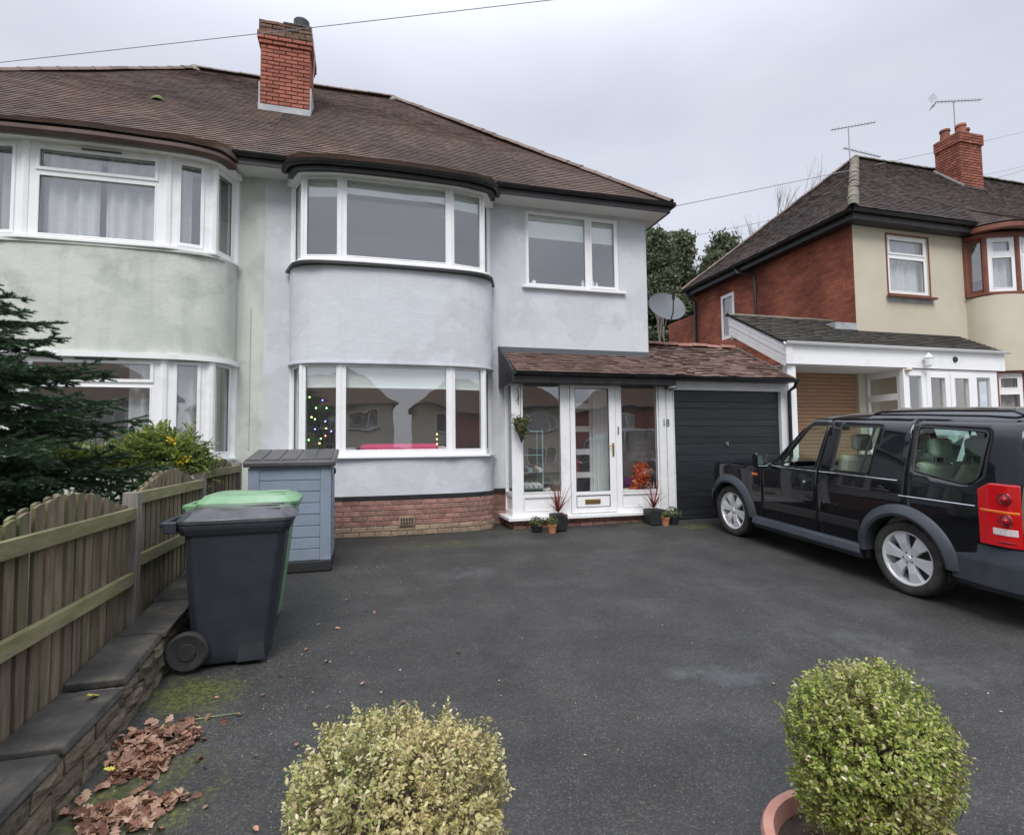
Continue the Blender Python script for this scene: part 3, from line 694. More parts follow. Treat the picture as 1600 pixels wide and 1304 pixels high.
BR = {'base': [brick_mesh('brick_base%d' % i, 'brick_base', seed=i) for i in range(4)], 'buff': [brick_mesh('brick_buff%d' % i, 'brick_base_buff', seed=i, j=.005) for i in range(4)],
      'chim': [brick_mesh('brick_chim%d' % i, 'brick_chimney', seed=i) for i in range(4)], 'soot': [brick_mesh('brick_soot%d' % i, 'brick_sooty', seed=i, j=.007) for i in range(4)],
      'red': [brick_mesh('brick_red%d' % i, 'brick_red', seed=i) for i in range(4)]}
GH, groof = build_half(True)
RH, rroof = build_half(False)
# upstairs flat window
fr = window(RH, (2.72, 8.915), (4.49, 8.915), 2.79, 4.13, [(.045, 1.12, .05, 1.29), (1.235, 1.69, .07, 1.27)], sash=(1,), blind=.42)
b = MB(); b.box(2.64, 4.60, 8.83, 8.93, 2.745, 2.79); b.build('window_sill', 'upvc', RH, bev=.006)
b = MB()
for (x0, x1) in ((2.35, 2.36), (4.75, 4.76)): b.face([(x0, 9.16, 1.6), (x0, 12, 1.6), (x0, 12, 4.12), (x0, 9.16, 4.12)])
b.face([(2.3, 12, 1.6), (4.8, 12, 1.6), (4.8, 12, 4.12), (2.3, 12, 4.12)]); b.face([(2.3, 9.15, 4.12), (4.8, 9.15, 4.12), (4.8, 12, 4.12), (2.3, 12, 4.12)]); b.face([(2.3, 9.15, 1.6), (4.8, 9.15, 1.6), (4.8, 12, 1.6), (2.3, 12, 1.6)])
b.build('room', 'interior', RH, fixn=False)
t = thing('candle_jar', 'small white jar on the upstairs window sill of the grey house', 'jar', (2.9, 9.03, 2.83))
MB().lathe([(0, .0), (.035, 0), (.04, .07), (.03, .09), (0, .09)], (2.9, 9.03, 2.84), 12).build('jar', 'upvc', t, smooth=True)
t = thing('bottles', 'white bottles standing behind the opening sash upstairs', 'bottles', (3.9, 9.03, 2.83))
for x, h in ((3.83, .16), (3.9, .11), (4.02, .19), (4.1, .14)): MB().lathe([(0, 0), (.03, 0), (.03, h*.7), (.012, h*.8), (.012, h), (0, h)], (x, 9.03, 2.84), 10).build('bottle', 'upvc', t, smooth=True)
for o_ in ():
    pass
for hh_, pts_ in ((rroof, ((.70, 13.1, 8.47), (-1.47, 13.1, 8.47))), (groof, ((-3.64, 13.1, 8.47),))):
    for p_ in pts_: MB().lathe([(0, .09), (.07, .075), (.12, .03), (.15, -.08)], p_, 10).build('ridge_mortar', 'mortar', hh_, smooth=True)
MB().tube([(-1.66, 8.888, .02), (-1.66, 8.888, 1.2), (-1.655, 8.888, 2.15)], .009, 6).build('wall_cable', 'render_green', GH, smooth=True)
# chimney on the party wall
CH = thing('chimney_stack', 'red brick chimney with crumbling sooty top on the party wall ridge', 'chimney', (-1.45, 10.8, 6.4))
cx0, cx1, cy0, cy1 = -1.90, -1.02, 10.80, 11.55
b = MB(); b.box(cx0+.03, cx1-.03, cy0+.03, cy1-.03, 6.0, 8.10); b.build('core', 'mortar_dark', CH)
def stack_course(H_, meshes, x0, x1, y0, y1, z, odd, L=.22, Hh=.075):
    D = .05
    for (a, b) in (((x0, y0+D), (x1, y0+D)), ((x1-D, y0), (x1-D, y1)), ((x1, y1-D), (x0, y1-D)), ((x0+D, y1), (x0+D, y0))):
        tot = math.hypot(b[0]-a[0], b[1]-a[1]); n = round(tot/L); l = tot/n; s = 0 if odd else -l/2; an = math.atan2(b[1]-a[1], b[0]-a[0])
        while s < tot-.02:
            p, q = max(s, 0), min(s+l, tot); c = (p+q)/2/tot
            inst('brick', random.choice(meshes), H_, (lerp(a[0], b[0], c), lerp(a[1], b[1], c), z+random.gauss(0, .0015)), (random.gauss(0, .01), random.gauss(0, .006), an+random.gauss(0, .008)), ((q-p-.01)/.215, 1, 1)); s += l
z = 6.26; k = 0
while z < 8.14:
    e = .0 if z < 7.70 else (.03 if z < 7.78 else .055)
    if z > 7.95: e = .03
    stack_course(CH, BR['chim'] if z < 7.86 else BR['soot'], cx0-e, cx1+e, cy0-e, cy1+e, z, k % 2, L=.25); z += .0775; k += 1
b = MB(); b.box(-1.93, -1.0, 10.765, 10.796, 6.30, 6.50).box(cx1+.002, cx1+.03, 10.80, 11.5, 6.24, 6.95).box(cx0-.03, cx0-.002, 10.80, 11.5, 6.24, 6.95); b.build('flashing', 'lead', CH)
b = MB(); b.box(-1.50, -1.0, 10.8, 10.75, 8.13, 8.17).build('cap_slab', 'mortar_dark', CH, bev=.01)
MB().lathe([(.10, 0), (.10, .12), (.145, .20), (.15, .24), (.12, .24), (.09, .1)], (-1.2, 11.0, 8.16), 20).build('chimney_pot', 'dark_grey_metal', CH, smooth=True)
MB().tube([(-.99, 10.76, 8.1), (-.93, 10.74, 7.6), (-.95, 10.75, 7.1)], .008, 5).build('aerial_cable', 'wire', CH)
for (n_, x_, y_, lab) in (('moss_clump', -3.45, 10.4, 'pale moss clump on the roof tiles of the green house'), ):
    m_ = mat('moss', (.16, .2, .08), (.25, .3, .15), rough=1, scale=30, bump=.01)
    zz = 4.335+(y_-8.47)*4.13/4.63
    o_ = MB().lathe([(0, .05), (.06, .04), (.1, .01), (.1, -.03)], (x_, y_, zz+.03), 12).build('moss_clump', 'moss', None, smooth=True); tag(o_, lab, 'moss')
# things in the bay window
t = thing('sofa', 'bright pink sofa back behind the ground floor bay window', 'sofa', (.55, 8.95, -1.05))
b = MB(); b.box(-.08, 1.18, 8.72, 8.95, -1.05, .07, .03); b.build('back', 'pink', t, bev=.05)
for x in (-.32, 1.20): MB().box(x, x+.23, 8.74, 9.4, -1.05, .02).build('arm', 'white_cloth', t, bev=.06)
t = thing('string_lights', 'bare twig tree with green and blue fairy lights in the left bay pane', 'string lights', (-.6, 8.75, -.1))
b = MB()
for i in range(9):
    a = random.uniform(-1, 1); b.tube([(-.55+a*.05, 8.8, -.6), (-.55+a*.1, 8.78, .2), (-.6+a*.25, 8.72, .5+random.random()*.25)], [.008, .006, .002], 5)
b.build('twig', 'dark_seal', t)
for i, (x, z, c) in enumerate([(-.78, .78, 'g'), (-.6, .74, 'b'), (-.69, .62, 'g'), (-.54, .62, 'g'), (-.75, .48, 'y'), (-.7, .45, 'g'), (-.56, .42, 'b'), (-.7, .3, 'b'), (-.54, .31, 'y'), (-.47, .27, 'b'), (-.79, .14, 'g'), (-.62, .16, 'g'), (-.64, .09, 'y'), (-.55, .2, 'r')]):
    if 'led_'+c not in M:
        col = {'g': (.25, 1, .2), 'b': (.15, .2, 1), 'y': (1, .75, .2), 'r': (1, .2, .1)}[c]; mat('led_'+c, col, emit=(*col, 9))
    bm = bmesh.new(); bmesh.ops.create_icosphere(bm, subdivisions=1, radius=.011); me = bpy.data.meshes.new('led'); bm.to_mesh(me); bm.free(); me.materials.append(M['led_'+c]); inst('bulb', me, t, (x, 8.62+random.random()*.1, z))
t = thing('candle_arch', 'small arch of lit warm candle bulbs at right of the bay pane', 'lamp', (1.1, 8.75, -.05))
MB().box(1.05, 1.25, 8.8, 8.84, -.06, .03).build('base', 'white_cloth', t)
mat('led_w', (1, .55, .15), emit=(1, .5, .15, 6))
for z_ in (.06, .14, .22): 
    bm = bmesh.new(); bmesh.ops.create_icosphere(bm, subdivisions=1, radius=.013); me = bpy.data.meshes.new('led'); bm.to_mesh(me); bm.free(); me.materials.append(M['led_w']); inst('bulb', me, t, (1.14, 8.75, z_))
# satellite dish
D = thing('satellite_dish', 'dark grey oval satellite dish on the side wall of the grey house', 'satellite dish', (5.45, 9.0, 2.6))
T = Matrix.Translation((5.50, 8.97, 2.61)) @ Matrix.Rotation(R(-8), 4, 'Z') @ Matrix.Rotation(R(58), 4, 'X')
mb = MB(T); prof = [(0, -.075), (.12, -.066), (.22, -.045), (.30, -.018), (.345, 0), (.352, .004), (.345, -.006), (.22, -.053), (0, -.083)]
mb.lathe(prof, n=40, squash=1.02); mb.build('reflector', 'dark_grey_metal', D, smooth=True)
MB(T).tube([(0, -.33, -.01), (0, -.30, .12), (0, -.08, .30)], .012, 8).tube([(0, -.12, .27), (0, -.03, .34)], .028, 10).build('receiver_arm', 'gutter_black', D, smooth=True)
MB().tube([(5.05, 9.10, 2.50), (5.35, 9.10, 2.5), (5.46, 9.04, 2.56)], .018, 8).build('bracket', 'dark_grey_metal', D, smooth=True)
mat('twig_', (.12, .08, .05), rough=.9)
# ---------------------------------------------------------------- glazed porch
rz = lambda y: 1.17+.53*(y-8.05)
RN = Vector((0, -.53, 1)).normalized()
PO = thing('porch', 'white glazed porch with centre glass door under a brown tiled lean-to roof', 'porch', (3.6, 8.5, -1.28))
X0, X1 = 2.28, 4.86
T, L = frame_T((X0, 8.3), (X1, 8.3))
h0, h1 = -1.10, 1.08
gl = [(.16, .81, .37, 2.13), (1.88, 2.56, .35, 2.13)]
pan = [(.17, .81, .075, .30), (1.88, 2.56, .075, .30)]
door = (.965, 1.775, .01, 2.14)
mb = MB(Matrix.Translation((0, 0, h0)) @ T); mb.rects(0, L, 0, h1-h0, [(*g_,) for g_ in gl]+pan+[door], 0, .075); mb.build('frame', 'upvc', PO, bev=.004)
TT = Matrix.Translation((0, 0, h0)) @ T
for (a, b_, c, d) in gl:
    MB(TT).rects(a-.012, b_+.012, c-.012, d+.012, [(a+.008, b_-.008, c+.008, d-.008)], -.008, .012).build('glazing_bead', 'upvc', PO, bev=.003)
    MB(TT).face([(a, .03, c), (b_, .03, c), (b_, .03, d), (a, .03, d)]).build('pane', 'pane_glass', PO, fixn=False)
    MB(TT).rects(a, b_, c, d, [(a+.007, b_-.007, c+.007, d-.007)], .014, .026).build('seal', 'dark_seal', PO)
for (a, b_, c, d) in pan:
    MB(TT).box(a+.001, b_-.001, .018, .05, c+.001, d-.001).build('panel', 'upvc', PO)
    MB(TT).rects(a, b_, c, d, [(a+.012, b_-.012, c+.012, d-.012)], -.003, .017).build('panel_bead', 'soffit_white', PO)
# corner posts proud
MB(TT).box(-.02, .15, -.012, -.001, 0, h1-h0).build('corner_post', 'upvc', PO, bev=.004)
# door
dg = (1.055, 1.655, .36, 2.05)
DR = MB(TT).rects(door[0]+.006, door[1]-.006, .016, door[3]-.006, [dg, (1.055, 1.655, .10, .30)], -.02, .04).build('door', 'upvc', PO, bev=.004)
MB(TT).rects(door[0]-.03, door[1]+.03, .0, door[3]+.03, [(door[0]-.004, door[1]+.004, .004, door[3]+.004)], -.012, -.001).build('door_frame', 'upvc', PO, bev=.003)
MB(TT).face([(dg[0], .01, dg[2]), (dg[1], .01, dg[2]), (dg[1], .01, dg[3]), (dg[0], .01, dg[3])]).build('pane', 'pane_glass', DR, fixn=False)
MB(TT).rects(*dg, [(dg[0]+.008, dg[1]-.008, dg[2]+.008, dg[3]-.008)], -.012, .009).build('seal', 'dark_seal', DR)
MB(TT).box(1.056, 1.654, -.008, .03, .101, .299).build('panel', 'upvc', DR)
MB(TT).rects(1.055, 1.655, .10, .30, [(1.067, 1.643, .112, .288)], -.013, -.009).build('panel_bead', 'dark_seal', DR)
MB(TT).box(1.205, 1.475, -.022, -.009, .16, .235).build('letter_plate', 'brass', DR, bev=.003)
MB(TT).box(1.23, 1.45, -.026, -.0225, .175, .215).build('letter_flap', 'brass', DR, bev=.002)
MB(TT).box(1.70, 1.735, -.035, -.021, .93, 1.15).build('handle_plate', 'brass', DR, bev=.003)
MB(TT).tube([(1.717, -.035, 1.10), (1.717, -.07, 1.10), (1.60, -.075, 1.10)], .009, 8).build('handle', 'brass', DR, smooth=True)
MB(TT).box(1.815, 1.84, -.013, -.001, 1.29, 1.42).build('bell_push', 'mortar', PO, bev=.003)
MB(TT).box(1.30, 1.38, -.01, -.001, h1-h0-.03, h1-h0-.015).build('catch', 'brass', PO)
# left side
Ts, Ls = frame_T((2.30, 8.90), (2.30, 8.375)); Ts = Matrix.Translation((0, 0, h0)) @ Ts
MB(Ts).rects(0, Ls, 0, 2.18, [(.05, Ls-.05, .37, 2.13), (.05, Ls-.05, .075, .30)], 0, .06).build('side_frame', 'upvc', PO, bev=.004)
MB(Ts).face([(.05, .03, .37), (Ls-.05, .03, .37), (Ls-.05, .03, 2.13), (.05, .03, 2.13)]).build('pane', 'pane_glass', PO, fixn=False)
MB(Ts).box(.051, Ls-.051, .02, .04, .076, .299).build('panel', 'upvc', PO)
MB().box(2.18, 4.90, 8.20, 8.42, -1.155, -1.101).build('sill', 'upvc', PO, bev=.008)
MB().box(2.18, 2.40, 8.42, 8.88, -1.155, -1.101).build('sill', 'upvc', PO, bev=.008)
MB().box(2.30, 4.88, 8.33, 8.40, -1.3, -1.156).build('plinth', 'mortar', PO)
brick_run(PO, BR['base'], [(2.27, 8.34), (4.88, 8.34)], -1.30, 2)
brick_run(PO, BR['base'], [(2.32, 8.88), (2.32, 8.36)], -1.30, 2)
MB().face([(2.35, 8.35, -1.12), (4.9, 8.35, -1.12), (4.9, 8.9, -1.12), (2.35, 8.9, -1.12)]).build('porch_floor', 'interior_floor', PO, fixn=False)
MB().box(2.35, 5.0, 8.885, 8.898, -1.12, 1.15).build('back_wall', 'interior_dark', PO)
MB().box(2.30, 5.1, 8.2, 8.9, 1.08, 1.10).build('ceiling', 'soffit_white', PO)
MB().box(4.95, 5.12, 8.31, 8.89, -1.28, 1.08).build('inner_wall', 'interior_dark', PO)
# roof
def PP(u, v): x = lerp(2.28, 5.06, u); y = 8.04+v*.86; return Vector((x, y, rz(y))), RN
o_ = MB().face([(2.24, 8.05, rz(8.05)-.03), (5.06, 8.05, rz(8.05)-.03), (5.06, 8.9, rz(8.9)-.03), (2.24, 8.9, rz(8.9)-.03)]).build('roof', 'tile_deck', PO, fixn=False)
lst = []; tiles(None, PP, 9, 16, th=.013, rnd=.005, lift=.022, gap=.005, jag=.06, out=lst); tile_parts('roof_tile', 'tile_porch', o_, lst)
MB().box(2.20, 5.049, 8.86, 8.898, rz(8.88)+.0, rz(8.88)+.09).build('flashing', 'dark_grey_metal', PO)
# left barge end and fascia box
b = MB(); b.prism([(8.0, .995), (8.0, 1.19), (8.885, 1.70), (8.885, .995)], lambda p, t: (t, p[0], p[1]), 2.20, 2.235); b.build('barge_board', 'black_paint', PO, bev=.004)
b = MB(); b.box(2.236, 5.06, 8.06, 8.30, 1.0, 1.02).box(2.236, 5.06, 8.03, 8.06, 1.0, 1.15); b.build('fascia', 'black_paint', PO, bev=.004)
o_ = gutter(PO, [(2.24, 7.985, 1.165), (7.50, 7.985, 1.150)], .052, 'gutter_black')
# things inside the porch
t = thing('shoe_rack', 'pale blue metal rack crowded with shoes inside the left porch pane', 'rack', (2.62, 8.75, -1.12))
b = MB()
for x in (2.50, 2.84):
    for y in (8.50, 8.8): b.tube([(x, y, -1.12), (x, y, .28)], .011, 6)
for z_ in (-.95, -.68, -.42, -.14, .25):
    for y in (8.50, 8.65, 8.8): b.tube([(2.50, y, z_), (2.84, y, z_)], .008, 6)
b.build('frame', 'pale_blue', t, smooth=True)
for z_ in (-.95, -.68, -.42):
    for x in (2.55, 2.63, 2.72, 2.8):
        c_ = random.choice(['pale_blue', 'white_cloth', 'shoe_dark', 'interior_floor']); s_ = MB()
        s_.tube([(x, 8.48, z_+.03), (x+random.uniform(-.01, .01), 8.56, z_+.045), (x, 8.68, z_+.06), (x, 8.76, z_+.075)], [.028, .038, .036, .03], 8)
        s_.build('shoe', c_, t, smooth=True)
t = thing('bag_heap', 'crumpled white and dark bags piled low beside the shoe rack', 'bags', (2.98, 8.7, -1.12))
for (x, y, z_, r_, c_) in ((2.95, 8.72, -1.0, .10, 'white_cloth'), (3.05, 8.66, -.9, .09, 'shoe_dark'), (2.97, 8.7, -.76, .08, 'white_cloth'), (3.0, 8.75, -.62, .1, 'shoe_dark')):
    bm = bmesh.new(); bmesh.ops.create_icosphere(bm, subdivisions=3, radius=r_)
    for v in bm.verts: v.co *= 1+.22*math.sin(v.co.x*60+z_*9)*math.cos(v.co.z*50+x)
    me = bpy.data.meshes.new('bag'); bm.to_mesh(me); bm.free(); me.materials.append(M[c_]); inst('bag', me, t, (x, y, z_))
t = thing('indoor_plant', 'orange red leafy plant standing behind the right porch pane', 'plant', (4.62, 8.6, -1.1))
OR_ = t
MB().lathe([(0, 0), (.09, 0), (.11, .2), (.12, .22), (0, .2)], (4.64, 8.58, -1.115), 16).build('pot', 'white_cloth', t, smooth=True)
MB().tube([(4.64, 8.58, -.92), (4.66, 8.58, -.4)], .012, 5).tube([(4.64, 8.58, -.92), (4.53, 8.56, -.65)], .01, 5).build('stem', 'twig_', t)
t = thing('cushion', 'white and purple cushions stacked under the orange coat', 'cushion', (4.35, 8.65, -1.1))
mat('purple', (.10, .02, .10), rough=.9)
MB().box(4.2, 4.55, 8.48, 8.8, -1.10, -.72).build('cushion', 'white_cloth', t, bev=.08); MB().box(4.22, 4.5, 8.5, 8.8, -.715, -.55).build('cushion', 'purple', t, bev=.06)
t = thing('inner_door', 'white panelled front door with small dark glass lights behind the porch door', 'door', (3.3, 8.88, -1.12))
TI = Matrix.Translation((3.46, 8.835, -1.10)); hl = [(.10, .36, .25+k*.40, .25+k*.40+.30) for k in range(5)]
MB(TI).rects(0, .62, 0, 2.1, hl, 0, .045).build('leaf', 'upvc', t, bev=.004)
for h_ in hl: MB(TI).face([(h_[0], .02, h_[2]), (h_[1], .02, h_[2]), (h_[1], .02, h_[3]), (h_[0], .02, h_[3])]).build('light', 'shoe_dark', t, fixn=False)
t = thing('porch_curtain', 'pale green curtain drawn aside behind the porch door glass', 'curtain', (3.8, 8.75, -1.1))
b = MB(); n_ = 30
for k in range(n_):
    a, c = 3.86+.36*k/n_, 3.86+.36*(k+1)/n_; ya, yc = 8.78+.03*math.sin(k*1.1), 8.78+.03*math.sin((k+1)*1.1)
    b.face([(a, ya, -1.05), (c, yc, -1.05), (c, yc, 1.0), (a, ya, 1.0)])
b.build('cloth', 'blind', t, smooth=True, fixn=False)
# ---------------------------------------------------------------- garage
GA = thing('garage', 'attached garage with black boarded door, white pillar numbered 18 and brown tiled roof', 'garage', (6.2, 8.5, -1.28))
MB().box(4.865, 5.128, 8.27, 8.34, -1.28, 1.08).build('pillar', 'white_wood', GA, bev=.004)
MB().box(4.995, 5.0, 8.262, 8.269, -1.28, 1.0).build('pillar_joint', 'mortar', GA)
MB().rects(5.13, 7.50, -1.28, 1.10, [(5.145, 7.345, -1.4, .95)], 8.25, 8.33).build('frame', 'white_wood', GA, bev=.005)
MB().box(5.135, 7.345, 8.235, 8.249, 1.0, 1.012).build('frame_bead', 'white_wood', GA)
DOOR = MB().box(5.146, 7.344, 8.335, 8.345, -1.28, .95).build('garage_door', 'black_paint', GA)
z = .945; k = 0
mat('door_board', (.012, .014, .017), (.024, .027, .031), rough=.42, scale=7, stretch=(.4, 1, 5), bump=.0012, bscale=50, obj_rand=.2)
while z > -1.26:
    h_ = (.198, .112)[k % 2]; zb = max(z-h_, -1.27)
    MB().box(5.148, 7.342, 8.318-random.random()*.003, 8.334, zb+.006, z).build('door_board', 'door_board', DOOR, bev=.004); z = zb; k += 1
HB = MB(); HB.lathe([(0, -.006), (.028, -.006), (.03, 0), (0, 0)], (6.21, 8.30, .01), 16, axis='y').box(6.2, 6.222, 8.27, 8.296, -.03, .05)
HB.build('handle', 'steel', DOOR, bev=.003)
def PG(u, v): x = lerp(5.06, 7.46, u); y = 8.04+v*1.50; return Vector((x, y, rz(y)+.006*math.sin(x*6+y*5))), RN
o_ = MB().face([(5.06, 8.05, rz(8.05)-.03), (7.48, 8.05, rz(8.05)-.03), (7.48, 9.58, rz(9.58)-.03), (5.06, 9.58, rz(9.58)-.03)]).face([(5.06, 9.58, rz(9.58)-.03), (7.48, 9.58, rz(9.58)-.03), (7.48, 13, .3), (5.06, 13, .3)]).build('roof', 'tile_deck', GA, fixn=False)
lst = []; tiles(None, PG, 16, 14, th=.014, rnd=.009, lift=.024, gap=.006, jag=.14, out=lst)
for p_ in lst:   # a few slipped tiles
    if random.random() < .05:
        dx = random.uniform(-.02, .02); dv = Vector((dx, -.05, -.0265+.012))
        for q_ in p_: q_ += dv
tile_parts('roof_tile', 'tile_porch', o_, lst)
ridge_tiles(o_, (5.06, 9.58, rz(9.58)+.03), (7.40, 9.58, rz(9.58)+.02), 'ridge_pink', L=.33, r=.105, jig=.02)
b = MB(); b.prism([(8.04, rz(8.04)-.06), (8.04, rz(8.04)+.02), (9.58, rz(9.58)+.03), (9.58, rz(9.58)-.06)], lambda p, t: (t, p[0], p[1]), 7.462, 7.50); b.build('verge_mortar', 'mortar', GA)
b = MB(); b.box(5.06, 7.50, 8.03, 8.06, 1.10, 1.15).box(5.06, 7.5, 8.06, 8.25, 1.10, 1.115); b.build('fascia', 'black_paint', GA)
b = MB(); b.prism([(8.345, -1.3), (8.345, rz(8.345)-.04), (9.58, rz(9.58)-.04), (13, .28), (13, -1.3)], lambda p, t: (t, p[0], p[1]), 7.38, 7.497); b.build('side_wall', 'mortar', GA)
b = MB(); b.tube([(7.47, 7.99, 1.12), (7.47, 8.03, 1.02), (7.47, 8.18, .95), (7.47, 8.19, -1.27)], .034, 10); b.build('downpipe', 'gutter_black', GA, smooth=True)
fc = bpy.data.curves.new('house_number', 'FONT'); fc.body = '18'; fc.size = .175; fc.extrude = .004; fc.align_x = 'CENTER'; fc.space_character = 1.0
fo = bpy.data.objects.new('house_number', fc); COL.objects.link(fo); fo.parent = GA; fo.location = (4.985-6.2, 8.262-8.5, .325+1.28); fo.rotation_euler = (R(90), 0, 0); fo.scale = (.8, 1, 1)
bpy.context.view_layer.update(); me_ = bpy.data.meshes.new_from_object(fo.evaluated_get(bpy.context.evaluated_depsgraph_get())); me_.materials.clear(); me_.materials.append(M['dark_grey_metal'])
f2_ = bpy.data.objects.new('number_plate_digits', me_); COL.objects.link(f2_); f2_.parent = GA; f2_.location = fo.location; f2_.rotation_euler = fo.rotation_euler; f2_.scale = fo.scale; f2_.name = 'door_number'; bpy.data.objects.remove(fo)
t = thing('security_light', 'small dark floodlight on the white pillar under the gutter', 'light', (5.02, 8.2, 1.0))
b = MB(); b.box(4.95, 5.12, 8.12, 8.22, .955, 1.05); b.build('lamp_housing', 'dark_grey_metal', t, bev=.008)
MB().box(4.965, 5.105, 8.112, 8.119, .967, 1.038).build('lamp_glass', 'steel', t)
MB().lathe([(0, -.02), (.022, -.015), (.026, 0), (.0, .01)], (5.03, 8.17, .935), 12).build('sensor', 'gutter_black', t, smooth=True)
MB().tube([(5.0, 8.27, .96), (5.02, 8.2, .97)], .012, 6).build('bracket', 'gutter_black', t)
# ---------------------------------------------------------------- neighbour's house on the right
def brick_tex(name, c1, c2, mc, rot):
    m = bpy.data.materials.new(name); m.use_nodes = True; n = m.node_tree.nodes; l = m.node_tree.links; b = n['Principled BSDF']; b.inputs['Roughness'].default_value = .9
    tcn = n.new('ShaderNodeTexCoord'); sx_ = n.new('ShaderNodeSeparateXYZ'); mp = n.new('ShaderNodeCombineXYZ'); ad_ = n.new('ShaderNodeMath'); l.new(tcn.outputs['Object'], sx_.inputs[0]); l.new(sx_.outputs[0], ad_.inputs[0]); l.new(sx_.outputs[1], ad_.inputs[1]); l.new(ad_.outputs[0], mp.inputs[0]); l.new(sx_.outputs[2], mp.inputs[1])
    bt = n.new('ShaderNodeTexBrick'); bt.inputs['Scale'].default_value = 1; bt.inputs['Brick Width'].default_value = .225; bt.inputs['Row Height'].default_value = .075; bt.inputs['Mortar Size'].default_value = .005
    bt.inputs['Color1'].default_value = (*c1, 1); bt.inputs['Color2'].default_value = (*c2, 1); bt.inputs['Mortar'].default_value = (*mc, 1); bt.inputs['Bias'].default_value = 0; l.new(mp.outputs[0], bt.inputs[0])
    no = n.new('ShaderNodeTexNoise'); no.inputs['Scale'].default_value = 1.6; no.inputs['Detail'].default_value = 8; l.new(tcn.outputs['Object'], no.inputs[0])
    cr = n.new('ShaderNodeValToRGB'); cr.color_ramp.elements[0].position = .38; cr.color_ramp.elements[0].color = (.55, .5, .5, 1); cr.color_ramp.elements[1].position = .66; cr.color_ramp.elements[1].color = (1, 1, 1, 1); l.new(no.outputs[0], cr.inputs[0])
    mx = n.new('ShaderNodeMix'); mx.data_type = 'RGBA'; mx.blend_type = 'MULTIPLY'; mx.inputs[0].default_value = 1; l.new(bt.outputs[0], mx.inputs[6]); l.new(cr.outputs[0], mx.inputs[7]); l.new(mx.outputs[2], b.inputs[0])
    bp = n.new('ShaderNodeBump'); bp.inputs['Distance'].default_value = .006; bp.invert = True; l.new(bt.outputs[1], bp.inputs['Height']); l.new(bp.outputs[0], b.inputs['Normal']); M[name] = m
brick_tex('brick_wall_side', (.42, .125, .065), (.27, .075, .045), (.20, .095, .07), (R(90), 0, R(90)))
NH = thing('house', 'detached looking cream and red brick house on the right with dark hipped roof', 'house', (13, 9.2, -1.25))
nx = 10.16; ny = 9.15; zt = 4.72
T, L = frame_T((nx, ny), (17.5, ny))
MB(T).rects(0, L, -1.3, zt, [(.92, 2.11, 3.27, 4.58), (3.45, 5.9, 3.3, 4.5), (3.45, 5.9, .1, 1.5)], 0, .25).build('wall', 'render_cream', NH)
Tn, Ln = frame_T((nx-.005, 15.0), (nx-.005, ny+.002))
MB(Tn).rects(0, Ln-.0, -1.3, zt, [(1.35, 1.95, 3.05, 4.35)], .0, .25).build('brick_side_wall', 'brick_wall_side', NH)
MB().box(nx-.0+.4, 17.4, 14.75, 15, -1.3, zt).build('back_wall', 'render_cream', NH)
MB().box(nx+.002, 12, 15.0, 16.5, -1.3, 4.15).build('rear_wing', 'brick_wall_side', NH)
o_ = window(NH, (nx, 15.0-1.35), (nx, 15.0-1.95), 3.05, 4.35, [(.09, .51, .09, 1.21)], label='tall narrow side window in the brick wall')
MB().box(nx+.3, nx+.32, 12.8, 13.8, 3.0, 4.4).build('room', 'interior', NH)
# windows
fr = window(NH, (nx+.92, ny+.03), (nx+2.11, ny+.03), 3.27, 4.58, [(.09, 1.10, .07, .80), (.10, 1.09, .92, 1.22)], sash=(1,), curtain=[(.05, 1.14, .02, 1.28, 'net')])
MB().rects(nx+.895, nx+2.135, 3.245, 4.61, [(nx+.92, nx+2.11, 3.27, 4.58)], ny-.02, ny-.002).build('window_surround', 'brown_frame', NH)
MB().box(nx+.84, nx+2.2, ny-.12, ny-.022, 3.17, 3.215).build('window_sill', 'brown_frame', NH, bev=.004)
MB().box(nx+.86, nx+2.18, ny-.012, ny-.002, 3.08, 3.168).build('sill_band', 'lead', NH)
NB = [(13.35, 9.15), (13.37, 8.95), (13.47, 8.72), (13.7, 8.55), (14.1, 8.45), (14.7, 8.4), (15.6, 8.42), (16.2, 8.6), (16.45, 9.15)]
NS = spline(NB, 5); NSi = offset_curve(NS, -.14)
for a, b_ in ((-1.3, .1), (1.55, 3.25)):
    mb = MB(); ribbon(mb, NS, NSi, a, b_); mb.build('bay_wall', 'render_cream', NH, smooth=True)
NW = [(13.40, 9.12), (13.62, 8.64), (14.22, 8.46), (14.72, 8.42), (15.9, 8.42), (16.4, 9.12)]
NW = [(13.38, 9.12), (13.50, 8.80), (14.12, 8.55), (14.80, 8.45), (15.9, 8.45), (16.4, 9.12)]
